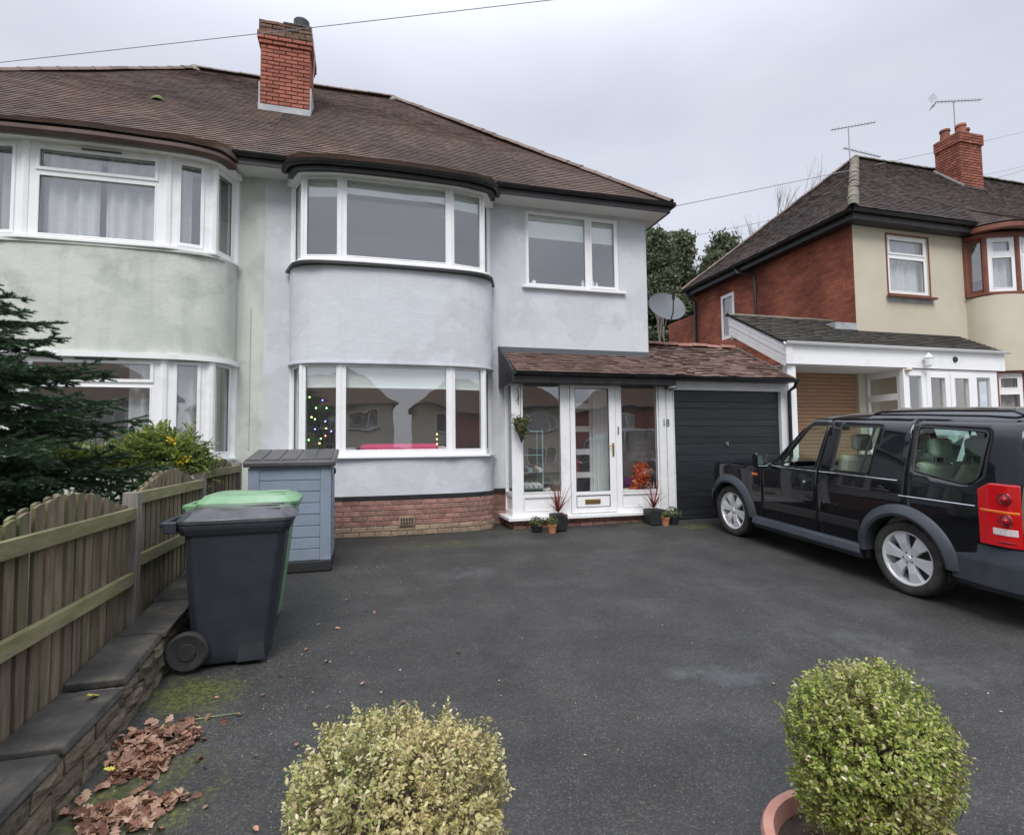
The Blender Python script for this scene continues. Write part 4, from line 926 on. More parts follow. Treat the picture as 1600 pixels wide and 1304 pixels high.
for z0, z1 in ((3.33, 4.58), (.12, 1.50)):
    for i in range(5):
        p0, p1 = NW[i], NW[i+1]; L_ = math.hypot(p1[0]-p0[0], p1[1]-p0[1]); hh = z1-z0
        if i in (0,): window(NH, p0, p1, z0, z1, [(.08, L_-.06, .08, hh-.06)], fm='brown_frame')
        elif i == 4: window(NH, p0, p1, z0, z1, [(.1, L_-.1, .08, hh-.06)])
        else: window(NH, p0, p1, z0, z1, [(.13, L_-.13, .10, hh-.46), (.16, L_-.16, hh-.32, hh-.10)], sash=(0, 1) if i != 1 else (), curtain=[(.04, L_-.04, .02, hh-.05, 'net')])
    for (x, y) in NW:
        mb = MB(); mb.tube([(x, y+.02, z0), (x, y+.02, z1)], .06, 8); mb.build('mullion', 'brown_frame', NH, smooth=True)
    mb = MB(); ribbon(mb, offset_curve(NW, .10), offset_curve(NW, -.05), z0-.06, z0-.002); mb.build('window_sill', 'brown_frame', NH, bev=.004)
    mb = MB(); ribbon(mb, spline(offset_curve(NW, .08), 3), spline(offset_curve(NW, -.05), 3), z1+.002, z1+.09); mb.build('bay_head', 'brown_frame', NH)
for z_ in (1.5, 3.2, 4.62):
    mb = MB(); poly = offset_curve(NS, -.12)+[(16.4, 9.6), (13.4, 9.6)]; mb.prism(poly, lambda p, t: (p[0], p[1], t), z_, z_+.04); mb.build('bay_floor', 'soffit_white', NH)
MB().face([(10.5, 12, -1), (17, 12, -1), (17, 12, 4.6), (10.5, 12, 4.6)]).face([(10.5, 9.4, 1.7), (17, 9.4, 1.7), (17, 12, 1.7), (10.5, 12, 1.7)]).face([(10.5, 9.4, 4.6), (17, 9.4, 4.6), (17, 12, 4.6), (10.5, 12, 4.6)]).build('room', 'interior', NH, fixn=False)
# roof
C0 = Vector((9.82, 8.80, 4.90)); AP = Vector((13.46, 11.94, 8.06)); CB = Vector((9.82, 15.08, 4.90)); CR = Vector((26, 8.80, 4.90)); AR = Vector((26, 11.94, 8.06))
o_ = MB().face([tuple(C0), tuple(CR), tuple(AR), tuple(AP)]).face([tuple(CB), tuple(C0), tuple(AP)]).face([(26, 15.08, 4.9), tuple(CB), tuple(AP), tuple(AR)]).build('roof', 'tile_deck', NH, fixn=False)
tm = MB(); n1 = (AP-C0).cross(CR-C0).normalized(); n1 = n1 if n1.z > 0 else -n1
tiles(tm, lambda u, v: (C0.lerp(AP, v).lerp(CR.lerp(AR, v), u)+n1*.02, n1), 42, lambda r_: int(lerp(98, 76, r_/42)), th=.014, rnd=.004, lift=.022)
n2 = (AP-CB).cross(C0-CB).normalized(); n2 = n2 if n2.z > 0 else -n2
tiles(tm, lambda u, v: (CB.lerp(AP, v).lerp(C0.lerp(AP, v), u)+n2*.02, n2), 46, lambda r_: max(3, int(lerp(38, 0, r_/46))), th=.014, rnd=.004, lift=.022)
tm.build('roof_tiles', 'tile_neighbour', o_, fixn=False, kind='stuff')
up = Vector((0, 0, .05))
ridge_tiles(o_, C0+up, AP+up, 'ridge_mossy', r=.12, L=.34, jig=.03); ridge_tiles(o_, CB+up, AP+up, 'ridge_clay'); ridge_tiles(o_, AP+up, AR+up, 'ridge_mossy', r=.12)
for (x0, x1, y0, y1) in ((9.9, 26, 8.86, 8.89), ):
    MB().box(x0, x1, y0, y1, 4.70, 4.87).build('fascia', 'black_paint', NH)
MB().box(9.88, 9.90, 8.86, 15.0, 4.70, 4.87).build('fascia', 'black_paint', NH)
MB().box(9.9, nx, 8.9, 15.0, 4.70, 4.72).box(nx, 17.5, 8.9, 9.15, 4.70, 4.72).build('soffit', 'black_paint', NH)
gutter(NH, [(9.80, 8.80, 4.88), (13.3, 8.80, 4.88)], .055, 'gutter_black'); gutter(NH, [(9.80, 15.1, 4.88), (9.80, 8.80, 4.88)], .055, 'gutter_black')
G2 = spline([(13.2, 8.86), (13.3, 8.6), (13.6, 8.3), (14.2, 8.2), (15.5, 8.2), (16.3, 8.5)], 5)
mb = MB(); ribbon(mb, G2, offset_curve(G2, -.16), 4.68, 4.78); mb.build('bay_fascia', 'brown_frame', NH, smooth=True)
tm = MB()
def PNB(u, v):
    k = u*(len(G2)-1); i = min(int(k), len(G2)-2); t = k-i; x, y = lerp(G2[i][0], G2[i+1][0], t), lerp(G2[i][1], G2[i+1][1], t)
    a = Vector((x, y, 4.80)); b = Vector((lerp(x, 14.8, .25), 9.35, 4.90+(9.35-8.8)*1.006+.03)); return a.lerp(b, v), Vector((0, -.5, .85))
tiles(tm, PNB, 9, 20, th=.014, rnd=.004, lift=.022); tm.build('bay_roof_tiles', 'tile_neighbour', NH, fixn=False, kind='stuff')
# side downpipes
b = MB(); b.tube([(9.80, 12.55, 4.84), (9.84, 12.5, 4.68), (10.08, 12.15, 4.55), (10.08, 12.1, 4.45), (10.08, 12.1, 2.6)], .035, 8); b.build('downpipe', 'gutter_black', NH, smooth=True)
b = MB(); b.tube([(9.80, 14.9, 4.84), (10.08, 14.8, 4.5), (10.08, 14.8, 2.0)], .045, 8); b.build('downpipe', 'gutter_black', NH, smooth=True)
# chimney
NC = thing('chimney_stack', 'brown brick chimney with three clay pots on the neighbouring hipped roof', 'chimney', (16.6, 11.3, 6.9))
MB().box(16.23, 17.0, 11.05, 11.70, 6.4, 8.65).build('core', 'mortar_dark', NC)
z = 7.0; k = 0
while z < 8.72: stack_course(NC, BR['red'], 16.2-(.04 if z > 8.4 else 0), 17.03+(.04 if z > 8.4 else 0), 11.02-(.04 if z > 8.4 else 0), 11.73, z, k % 2); z += .0775; k += 1
b = MB(); b.prism([(10.98, 6.95), (10.98, 7.2), (11.75, 7.98), (11.75, 7.7)], lambda p, t: (t, p[0], p[1]), 16.16, 16.195); b.box(16.16, 17.06, 10.98, 11.015, 6.95, 7.15); b.build('flashing', 'lead', NC)
MB().box(16.2, 17.03, 11.02, 11.7, 8.73, 8.77).build('cap', 'mortar_dark', NC, bev=.01)
for (x, y, h_) in ((16.33, 11.5, .34), (16.6, 11.25, .40), (16.88, 11.35, .36)):
    MB().lathe([(.13, 0), (.11, h_*.8), (.135, h_*.84), (.13, h_), (.1, h_), (.09, h_*.3)], (x, y, 8.72), 16).build('chimney_pot', 'brick_red', NC, smooth=True)
# aerials
def aerial(lab, base, top, d, L_, n_, w_, refl, m_='aerial_metal'):
    t = thing('tv_aerial', lab, 'aerial', base, 'television aerials on the neighbouring roof')
    MB().tube([base, top], .018, 6).build('mast', m_, t); d = Vector(d).normalized(); s_ = d.cross(Vector((0, 0, 1))).normalized(); c = Vector(top)
    b = MB(); b.tube([c-d*L_*.4, c+d*L_*.6], .014, 6)
    b.build('boom', m_, t); b = MB()
    for k in range(n_):
        p = c+d*lerp(-L_*.36, L_*.58, k/(n_-1)); b.tube([p-s_*w_, p+s_*w_], .006, 4)
    b.build('elements', m_, t)
    if refl:
        p = c-d*L_*.42; b = MB()
        for j in (-1, 1):
            for k in range(5): q = p+Vector((0, 0, j*(.05+.035*k)))-d*(.02*k); b.tube([q-s_*.13, q+s_*.13], .006, 4)
        b.build('reflector', m_, t)
aerial('tv aerial with grid reflector on the tall mast above the brick chimney', (16.6, 11.4, 8.6), (16.6, 11.4, 9.93), (.93, -.35, -.02), 1.25, 14, .10, True)
aerial('tilted tv aerial on a short mast at the apex of the hipped roof', (13.25, 11.9, 8.0), (13.25, 11.9, 8.95), (.8, -.55, 0), 1.1, 14, .08, False)
aerial('fallen tv aerial lying low along the ridge beside the hip apex', (13.5, 11.94, 8.05), (13.6, 11.94, 8.3), (.97, -.1, -.14), 1.2, 12, .09, False)

# ---------------------------------------------------------------- neighbour's carport and porch
CP = thing('carport', 'white clad carport canopy with dark mossy tiled roof and long white gutter', 'carport', (10, 8.8, -1.25))
cz = lambda y: 1.86+.565*(y-8.2); CN = Vector((0, -.565, 1)).normalized()
o_ = MB().face([(7.44, 8.2, cz(8.2)-.03), (12.98, 8.2, cz(8.2)-.03), (12.98, 9.145, cz(9.145)-.03), (10.155, 9.145, cz(9.145)-.03), (10.155, 9.76, cz(9.76)-.03), (7.44, 9.76, cz(9.76)-.03)]).build('roof', 'tile_deck', CP, fixn=False)
tm = MB(); lst = []
def PC(x0, x1, y1): return lambda u, v: (Vector((lerp(x0, x1, u), lerp(8.17, y1, v), cz(lerp(8.17, y1, v)))), CN)
tiles(tm, PC(7.44, 10.15, 9.76), 17, 16, th=.014, rnd=.005, lift=.022, jag=.08); tiles(tm, PC(10.15, 13.0, 9.14), 10, 17, th=.014, rnd=.005, lift=.022, jag=.08)
tm.build('roof_tiles', 'tile_carport', o_, fixn=False, kind='stuff')
ridge_tiles(o_, (7.44, 9.78, cz(9.76)+.0), (10.15, 9.78, cz(9.76)+.0), 'ridge_mossy', r=.08, L=.4)
MB().box(7.50, 10.15, 9.70, 9.77, 2.2, cz(9.70)-.05).build('back_board', 'white_wood', CP)
MB().box(9.6, 10.159, 9.15, 9.42, cz(9.15)-.02, cz(9.15)+.16).build('flashing', 'lead', CP)
MB().box(7.47, 13.0, 8.22, 8.25, 1.47, 1.84).build('fascia', 'upvc', CP)
b = MB(); gutter(CP, [(7.42, 8.165, 1.87), (13.06, 8.165, 1.87)], .052, 'upvc')
# shiplap gable boards on the left end
yb = 9.76
MB().prism([(8.26, 1.48), (8.26, 1.85), (yb, cz(yb)-.05), (yb, cz(yb)-.45)], lambda p, t: (t, p[0], p[1]), 7.475, 7.49).build('gable_backing', 'upvc', CP)
for k in range(4):
    a0, a1 = .40-.10*k, .40-.10*(k+1)+.012
    MB().prism([(8.23, 1.82-a0-.0), (8.23, 1.82-a1), (yb+.02, cz(yb)-.03-a1), (yb+.02, cz(yb)-.03-a0)], lambda p, t: (t, p[0], p[1]), 7.452+.004*(k % 2), 7.474).build('cladding_board', 'white_wood', CP, bev=.003)
MB().box(7.45, 7.60, 8.19, 8.219, 1.46, 1.87).build('corner_board', 'white_wood', CP, bev=.004)
MB().box(7.49, 10.3, 8.26, 9.14, 1.45, 1.465).build('ceiling', 'soffit_white', CP)
MB().box(7.535, 7.72, 8.27, 8.40, -1.27, 1.449).build('post', 'upvc', CP, bev=.006)
gd = thing('garage_door', 'golden oak slatted roller garage door under the white carport', 'garage door', (9, 9.1, -1.25))
z = 1.43
MB().box(7.75, 10.02, 9.12, 9.14, -1.25, 1.44).build('backing', 'oak_slat', gd)
while z > -1.2: MB().box(7.78, 10.0, 9.10, 9.119, z-.072, z-.004).build('slat', 'oak_slat', gd, bev=.006); z -= .076
MB().box(10.03, 10.20, 9.05, 9.14, -1.27, 1.44).build('return_wall', 'render_cream', CP)
NP = thing('porch', 'white framed glazed porch of the cream house behind the black car', 'porch', (11.5, 8.6, -1.25))
Tp_ = Matrix.Translation((10.25, 8.26, -1.2)); hp = 2.66
gls = [(.17, .49, 1.0, 2.52), (.70, 1.10, .35, 2.50), (1.34, 1.74, .35, 2.50), (1.98, 2.36, 1.0, 2.52)]
MB(Tp_).rects(0, 2.56, 0, hp, gls, 0, .08).build('frame', 'upvc', NP, bev=.004)
for k, g_ in enumerate(gls):
    a, b_, c, d = g_; MB(Tp_).face([(a, .04, c), (b_, .04, c), (b_, .04, d), (a, .04, d)]).build('pane', 'pane_glass', NP, fixn=False)
    if k in (1, 2): MB(Tp_).rects(a-.10, b_+.10, .05, d+.09, [(a+.01, b_-.01, c+.01, d-.01)], -.02, -.001).build('door', 'upvc', NP, bev=.004)
MB(Tp_).box(2.561, 2.60, -.005, .07, 0, hp).box(-.0, 2.6, -.015, -.001, hp, hp+.02).build('trim', 'brown_frame', NP)
MB(Tp_).box(0, .14, -.02, -.001, 0, hp).build('corner_post', 'upvc', NP, bev=.004)
Tq, Lq = frame_T((10.27, 9.12), (10.27, 8.345)); Tq = Matrix.Translation((0, 0, -1.2)) @ Tq
MB(Tq).rects(0, Lq, 0, hp, [(.08, Lq-.06, 1.0, 2.05), (.08, Lq-.06, 2.18, 2.52)], 0, .07).build('side_frame', 'upvc', NP, bev=.004)
for c, d in ((1.0, 2.05), (2.18, 2.52)): MB(Tq).face([(.08, .03, c), (Lq-.06, .03, c), (Lq-.06, .03, d), (.08, .03, d)]).build('pane', 'pane_glass', NP, fixn=False)
MB().face([(10.3, 9.13, -1.2), (12.9, 9.13, -1.2), (12.9, 9.13, 1.46), (10.3, 9.13, 1.46)]).build('back_wall', 'render_cream', NP, fixn=False)
t = thing('wall_lantern', 'white wall lantern on the carport fascia above the porch', 'lantern', (10.77, 8.15, 1.55))
MB().lathe([(0, .20), (.03, .16), (.09, .10), (.07, .09), (.055, -.06), (.03, -.08), (0, -.08)], (10.77, 8.12, 1.57), 8).build('lantern_body', 'upvc', t)
MB().box(10.74, 10.80, 8.14, 8.219, 1.62, 1.66).build('bracket', 'upvc', t)
t = MB().lathe([(0, -.02), (.055, -.02), (.06, 0), (0, 0)], (11.6, 8.218, 1.67), 20, axis='y').build('plaque', 'black_paint'); tag(t, 'small round dark plaque on the white fascia over the porch doors', 'plaque')
t = thing('globe_light', 'small cream globe light at the porch corner under the carport', 'light', (10.33, 8.2, 1.4))
MB().lathe([(0, .05), (.05, .04), (.07, 0), (.05, -.03), (0, -.04)], (10.34, 8.2, 1.42), 12).build('globe', 'render_cream', t, smooth=True)
# ---------------------------------------------------------------- overhead wires
def wire(lab, a, b, sag=.15, r=.008):
    a, b = Vector(a), Vector(b); n = 24; mb = MB()
    mb.tube([a.lerp(b, i/n)-Vector((0, 0, sag*4*(i/n)*(1-i/n))) for i in range(n+1)], r, 5)
    tag(mb.build('overhead_wire', 'wire', None), lab, 'wire', 'overhead wires')
def pt(xy, z_, Y): return (xy*Y, Y, z_*Y)
WIRES = []
wire('telephone wire crossing the sky in front of the tall red brick chimney', (-6.77, 9.12, 5.0), (4.15, 4.61, 5.0), .02, .0045)
wire('wire running from the grey house eaves corner towards the chimney on the right', (5.36, 8.45, 4.28), (63, 30, 28.9), .25, .008)
wire('lower wire passing behind the neighbouring roof and its chimney', (12.45, 18, 8.1), (53.8, 30, 22.8), .1, .011)
wire('lowest wire at the right edge, starting behind the neighbouring chimney', (20.4, 14, 9.0), (39.0, 20, 16.3), .1, .009)
# ---------------------------------------------------------------- houses across the street (seen mirrored in the panes)
def far_house(x0, x1, yf, label, wall_m, door_x):
    H = thing('house', label, 'house', ((x0+x1)/2, yf, -1.95), 'houses across the street'); d = 7
    T = Matrix(((1, 0, 0, 0), (0, -1, 0, yf), (0, 0, 1, 0), (0, 0, 0, 1)))
    W = x1-x0; wins = [(x0+.8, x0+2.6, .0+1.2, 2.4), (x1-2.8, x1-1.0, 1.2, 2.4), (x0+.8, x0+2.8, -1.2, .1), (x1-3.0, x1-.9, -1.2, .1)]
    MB(T).rects(x0, x1, -2.0, 2.9, wins+[(door_x, door_x+.95, -1.9, .2)], 0, .25).build('wall', wall_m, H)
    MB().box(x0, x0+.25, yf-d, yf-.251, -2, 2.9).box(x1-.25, x1, yf-d, yf-.251, -2, 2.9).box(x0+.26, x1-.26, yf-d, yf-d+.2, -2, 2.9).build('side_wall', wall_m, H)
    MB().box(x0+.3, x1-.3, yf-2, yf-1.9, -2, 2.8).build('room', 'interior_dark', H)
    for (a, b_, c, e) in wins:
        fr = MB(T).rects(a, b_, c, e, [(a+.06, a+(b_-a)*.62, c+.06, e-.06), (a+(b_-a)*.62+.06, b_-.06, c+.06, e-.06)], .02, .08).build('window', 'upvc', H)
        MB(T).face([(a, .06, c), (b_, .06, c), (b_, .06, e), (a, .06, e)]).build('pane', 'pane_glass', fr, fixn=False)
        MB(T).box(a-.08, b_+.08, -.10, -.003, c-.07, c-.003).build('window_sill', 'black_paint', H)
    MB(T).box(door_x+.003, door_x+.947, .03, .08, -1.9, .197).build('door', 'brown_frame', H)
    e = .35; zc = 2.9; zr_ = 5.9; xm0, xm1 = x0+3.2, x1-3.2; ym = yf-d/2
    A, B, C_, D_ = (x0-e, yf+e, zc), (x1+e, yf+e, zc), (x1+e, yf-d-e, zc), (x0-e, yf-d-e, zc); E_, F_ = (xm0, ym, zr_), (xm1, ym, zr_)
    rf = MB().face([A, B, F_, E_]).face([B, C_, F_]).face([C_, D_, E_, F_]).face([D_, A, E_]).face([A, D_, C_, B]).build('roof', 'far_roof', H, fixn=True)
    MB().box(x0-e, x1+e, yf+e, yf+e+.05, zc-.15, zc).build('fascia', 'black_paint', H)
mat('far_roof', (.085, .05, .035), (.14, .08, .055), rough=.9, scale=1.2, stretch=(1, 1, 12), bump=.01, bscale=20)
far_house(-9.5, 1.9, -20, 'cream house across the street mirrored in the bay window', 'render_cream', -4.5)
far_house(3.9, 14.5, -21, 'second cream house across the street mirrored in the porch glass', 'render_cream', 9)
far_house(17.0, 28, -20, 'brick house across the street mirrored in the side of the car', 'brick_red', 22)
far_house(-23, -12.3, -20, 'pale grey house across the street at the far left of the mirrored row', 'render_grey', -18)
# ---------------------------------------------------------------- foliage helpers
mat('leaf_conifer', (0, 0, 0), rough=.5, island=[(0, (.022, .050, .026)), (.5, (.040, .088, .042)), (.85, (.065, .125, .058)), (1, (.13, .17, .08))], trans=.15)
mat('bark', (.05, .035, .025), (.10, .075, .055), rough=.95, scale=12, bump=.01, bscale=30)
mat('bark_pale', (.20, .17, .15), (.32, .28, .26), rough=.9, scale=8)
mat('leaf_far', (0, 0, 0), rough=.7, island=[(0, (.06, .085, .045)), (.4, (.105, .135, .07)), (.75, (.155, .18, .10)), (1, (.24, .23, .14))], trans=.3)
mat('leaf_box', (0, 0, 0), col2=(.58, .46, .21), scale=4.2, lo=.44, hi=.62, rough=.45, trans=.2, island=[(0, (.22, .19, .06)), (.18, (.34, .31, .11)), (.34, (.19, .27, .05)), (.46, (.56, .47, .26)), (.62, (.40, .39, .15)), (.76, (.28, .36, .08)), (.86, (.72, .64, .42)), (.94, (.44, .32, .18)), (1, (.88, .82, .64))])
mat('leaf_box_green', (0, 0, 0), col2=(.34, .27, .13), scale=3.6, lo=.52, hi=.68, rough=.42, trans=.2, island=[(0, (.15, .17, .035)), (.2, (.26, .31, .06)), (.38, (.19, .26, .05)), (.5, (.40, .42, .10)), (.65, (.25, .34, .05)), (.78, (.36, .44, .07)), (.9, (.48, .40, .2)), (.96, (.32, .20, .11)), (1, (.76, .70, .52))])
mat('leaf_shrub', (0, 0, 0), rough=.4, trans=.3, island=[(0, (.06, .11, .03)), (.3, (.14, .22, .06)), (.65, (.30, .38, .11)), (.9, (.42, .46, .16)), (1, (.70, .55, .10))])
mat('leaf_small', (0, 0, 0), rough=.5, trans=.3, island=[(0, (.03, .06, .015)), (.5, (.09, .13, .03)), (.9, (.2, .2, .08)), (1, (.35, .28, .15))])
mat('leaf_cordyline', (.16, .03, .03), (.26, .07, .05), rough=.4, scale=20)
mat('twig', (.10, .07, .045), (.16, .12, .08), rough=.9, scale=20)
def clump_leaves(center, radii, n, L, m, parent, shell=.55, seed=1, noise=.25, name='foliage', k=6, up=.3, bias=None):
    rg = np.random.default_rng(seed); d = rg.normal(size=(n, 3)); d /= np.linalg.norm(d, axis=1, keepdims=True)
    ph = rg.uniform(0, 6.28, 6)
    bump = 1+noise*(.5*np.sin(d[:, 0]*4+ph[0])*np.cos(d[:, 2]*3+ph[1])+.5*np.sin(d[:, 1]*7+ph[2]+d[:, 2]*5)+.35*np.sin(d[:, 0]*13+ph[3])*np.sin(d[:, 2]*12+ph[4]))
    r = (shell+(1-shell)*rg.uniform(0, 1, n)**.5)*bump
    C = np.array(center)+d*r[:, None]*np.array(radii); Nn = d+rg.normal(size=(n, 3))*.7+np.array([0, 0, up])
    Ls = L*rg.uniform(.6, 1.3, n); V, F = leaves_np(C, Nn, Ls, Ls*.55, k=k, seed=seed)
    return np_mesh(name, V, F, m, parent)
# background conifers behind the garage
def far_conifer(x, y, h, r, seed, label, n=54000):
    t = thing('conifer_tree', label, 'tree', (x, y, -1.3), 'trees behind the garage'); rg = np.random.default_rng(seed)
    MB().tube([(x, y, -1.3), (x+.1, y, -1.3+h*.5), (x, y, -1.3+h*.97)], [.22, .14, .02], 8).build('trunk', 'bark', t)
    nb = 150; zz = rg.uniform(.04, 1, nb)**.8; aa = rg.uniform(0, 6.28, nb); br = r*(1-zz*.86)*rg.uniform(.55, 1.15, nb)*1.0
    i = rg.integers(0, nb, n); q = rg.uniform(.1, 1, n)**.6; rad = br[i]*q; sp = .12+.16*r*(1-q*.4)
    C = np.stack([x+rad*np.cos(aa[i])+rg.normal(size=n)*sp*.6, y+rad*np.sin(aa[i])+rg.normal(size=n)*sp*.6, -1.3+h*zz[i]-.12*rad+.25*q*q*r*.3+rg.normal(size=n)*sp*.45], 1)
    L = rg.uniform(.07, .17, n)*r/1.6; V, F = leaves_np(C, rg.normal(size=(n, 3)), L, L*.5, k=4, seed=seed); np_mesh('crown', V, F, 'leaf_far', t)
far_conifer(12.1, 20.5, 10.2, 2.2, 31, 'green conifer directly beside the corner of the grey house')
far_conifer(13.8, 21.5, 10.6, 2.3, 32, 'middle conifer above the satellite dish')
far_conifer(15.9, 21, 10.6, 2.2, 33, 'conifer nearest the neighbouring roof')
far_conifer(10.0, 22, 9.0, 2.0, 35, 'conifer mostly hidden behind the grey house')
far_conifer(14.8, 20.2, 9.4, 1.9, 36, 'conifer filling the gap left of the neighbouring eaves')
far_conifer(12.8, 18.5, 5.6, 1.9, 34, 'low dark bushy conifer under the satellite dish', 34000)
def bare_tree(x, y, z0, h, seed, label, m='bark_pale', spread=.5, r0=.10, depth=5):
    t = thing('bare_tree', label, 'tree', (x, y, z0), 'leafless trees'); rg = random.Random(seed); b = MB(); tr = MB()
    def grow(p, d, L, r, k, mb):
        q = p+d*L*.5+Vector((rg.gauss(0, .04), rg.gauss(0, .04), 0))*L; e = q+(d+Vector((rg.gauss(0, .1), rg.gauss(0, .1), .04))).normalized()*L*.5
        mb.tube([p, q, e], [r, r*.85, r*.68], 5 if k > 2 else 4, cap=False)
        if k == 0: return
        for i in range(3 if k > 1 else 4):
            a = rg.uniform(0, 6.28); s_ = rg.uniform(.35, 1)*spread
            nd = (d+Vector((math.cos(a)*s_, math.sin(a)*s_, rg.uniform(-.05, .25)))).normalized(); st = p.lerp(e, rg.uniform(.55, 1))
            grow(st, nd, L*rg.uniform(.55, .8), r*.55, k-1, b)
    grow(Vector((x, y, z0)), Vector((0, 0, 1)), h*.42, r0, depth, tr); tr.build('trunk', m, t, fixn=False); b.build('branches', m, t, fixn=False)
bare_tree(21.3, 25, 2.0, 10.6, 5, 'pale leafless tree rising behind the neighbouring hipped roof', spread=.34, r0=.12)
bare_tree(11.4, 19.0, 1.2, 7.4, 9, 'slender pale birch in front of the conifers', spread=.25, r0=.035, depth=2)
# ---------------------------------------------------------------- low stone wall and fence on the left
mat('stone_block', (.14, .115, .08), (.27, .22, .155), rough=.95, scale=5, obj_rand=.25, bump=.012, bscale=30, stain=(.06, .075, .03), stain_scale=7, stain_lo=.5, stain_hi=.75)
mat('coping_stone', (.032, .030, .028), (.085, .078, .068), rough=.85, scale=4, obj_rand=.2, bump=.006, bscale=40, stain=(.16, .14, .095), stain_scale=4, stain_lo=.54, stain_hi=.78, bump2=.02, bscale2=9)
mat('fence_wood', (.13, .098, .066), (.24, .19, .135), rough=.95, scale=5, stretch=(6, 6, .8), obj_rand=.22, bump=.004, bscale=30, stain=(.13, .15, .055), stain_scale=2.0, stain_lo=.48, stain_hi=.7)
mat('fence_rail', (.17, .165, .07), (.26, .24, .13), rough=.95, scale=4, stretch=(5, 1, 5), obj_rand=.12, bump=.004, bscale=30, stain=(.19, .155, .11), stain_scale=3, stain_lo=.5, stain_hi=.75)
mat('post_wood', (.16, .14, .12), (.27, .25, .22), rough=.95, scale=6, stretch=(8, 8, .7), bump=.003, bscale=40)
WA = thing('stone_wall', 'low mossy stone block wall with dark coping slabs beside the driveway', 'wall', (-1.45, 4, -1.6))
def stone_mesh(seed):
    rg = random.Random(seed); bm = bmesh.new(); bmesh.ops.create_cube(bm, size=1); bmesh.ops.subdivide_edges(bm, edges=bm.edges, cuts=2, use_grid_fill=True)
    for v in bm.verts:
        if v.co.x > .45 and abs(v.co.y) < .45 and abs(v.co.z) < .45: v.co.x += rg.uniform(.04, .22)
        v.co += Vector((rg.uniform(-.03, .03), rg.uniform(-.025, .025), rg.uniform(-.03, .03)))
    me = bpy.data.meshes.new('stone'); bm.to_mesh(me); bm.free(); me.materials.append(M['stone_block']); return me
SM = [stone_mesh(i) for i in range(6)]
def copz(y): return -1.352-.012*math.sin(y*3) if y < 3.68 else -1.305+(y-3.68)*.085
core = MB()
y = 1.0
while y < 8.2: core.box(-1.56, -1.37, y, y+.66, gz(y)-.15, copz(y+.3)-.07); y += .66
core.build('core', 'mortar', WA)
k = 0
for row in range(4):
    y = 1.1+(.11 if row % 2 else 0)
    while y < 8.1:
        L_ = random.uniform(.17, .30); zt_ = copz(y+L_/2)-.050; zb_ = gz(y)-.03; n_ = 3; hh = (zt_-zb_)/n_
        if row < n_: inst('stone', random.choice(SM), WA, (-1.378, y+L_/2, zb_+hh*(row+.5)), (0, 0, random.gauss(0, .02)), (.10, L_-.014, hh-.012))
        y += L_
cm = []
for i in range(4):
    rg = random.Random(i+50); b = MB(); b.box(-.155, .155, -.325, .325, -.022, .022, .006, .006); me = b.mesh('coping'); 
    for v in me.vertices: v.co += Vector((rg.uniform(-.008, .008), rg.uniform(-.006, .006), rg.uniform(-.006, .006)))
    me.materials.append(M['coping_stone']); cm.append(me)
for j in range(10):
    yc = 1.7+.66*j+.33; o_ = inst('coping_slab', cm[j % 4], WA, (-1.472+random.gauss(0, .008), yc, copz(yc)-.022), ((math.atan(.085) if yc > 3.68 else 0)+random.gauss(0, .007), random.gauss(0, .01), random.gauss(0, .012)))
    b_ = o_.modifiers.new('bevel', 'BEVEL'); b_.width = .008; b_.segments = 2
FN = thing('fence', 'arched feather edge timber fence panels with greenish rails and grey posts on the low wall', 'fence', (-1.62, 5, -1.35))
posts = [2.88, 4.63, 6.36, 8.08]; ztop = [(-.40, -.245), (-.325, -.165), (-.25, -.10)]
fx = -1.635
for i in range(4):
    zz = [-.34, -.30, -.24, -.17][i]
    MB().box(fx-.055, fx+.045, posts[i]-.045, posts[i]+.045, -1.42+.06*i, zz).build('post', 'post_wood', FN, bev=.006)
RW = {0: [-.455, -.92, -1.40], 1: [-.345, -.81, -1.30], 2: [-.25, -.72, -1.2]}
def panel(y0, y1, za, zb, rails, slope=0):
    n = 15; pit_ = (y1-y0)/n
    for lay in (0, 1):     # front pales, and a second row behind closing the gaps
        for k in range(n+lay):
            yc = y0+pit_*(k+.5-.5*lay); wdt = pit_*(.74 if lay == 0 else .60)
            if lay and (k == 0 or k == n): yc = y0+.02 if k == 0 else y1-.02; wdt = .04
            c = (yc-y0)/(y1-y0)
            def top(q): return lerp(za, zb, math.sin(math.pi*min(max(q, 0), 1))**1.35)
            hw = wdt/2; t0, t1, tm_ = top(c-hw/(y1-y0)), top(c+hw/(y1-y0)), top(c)+.006; zb0 = rails[2]-.06+random.uniform(-.01, .01)
            j_ = random.uniform(-.006, .006); x0 = fx-.004-lay*.032+random.gauss(0, .0015); tl = random.gauss(0, .003); th = .018; sk = random.gauss(0, .003)
            b = MB(); i = b._a([(x0, yc-hw, zb0), (x0, yc+hw, zb0), (x0+tl, yc+hw+sk, t1+j_), (x0+tl, yc+sk, tm_+j_), (x0+tl, yc-hw+sk, t0+j_), (x0-th, yc-hw, zb0), (x0-th, yc+hw, zb0), (x0-th+tl, yc+hw+sk, t1+j_), (x0-th+tl, yc+sk, tm_+j_), (x0-th+tl, yc-hw+sk, t0+j_)])
            b.f += [(0, 1, 2, 3, 4), (9, 8, 7, 6, 5), (0, 4, 9, 5), (1, 6, 7, 2), (3, 2, 7, 8), (4, 3, 8, 9), (0, 5, 6, 1)]; b.build('board', 'fence_wood', FN)
    for z_ in rails: MB().box(fx+.0, fx+.038, y0-.0, y1, z_-.045, z_+.045).build('rail', 'fence_rail', FN, bev=.005)
panel(1.20, posts[0]-.05, -.46, -.31, [-.52, -.99, -1.43])
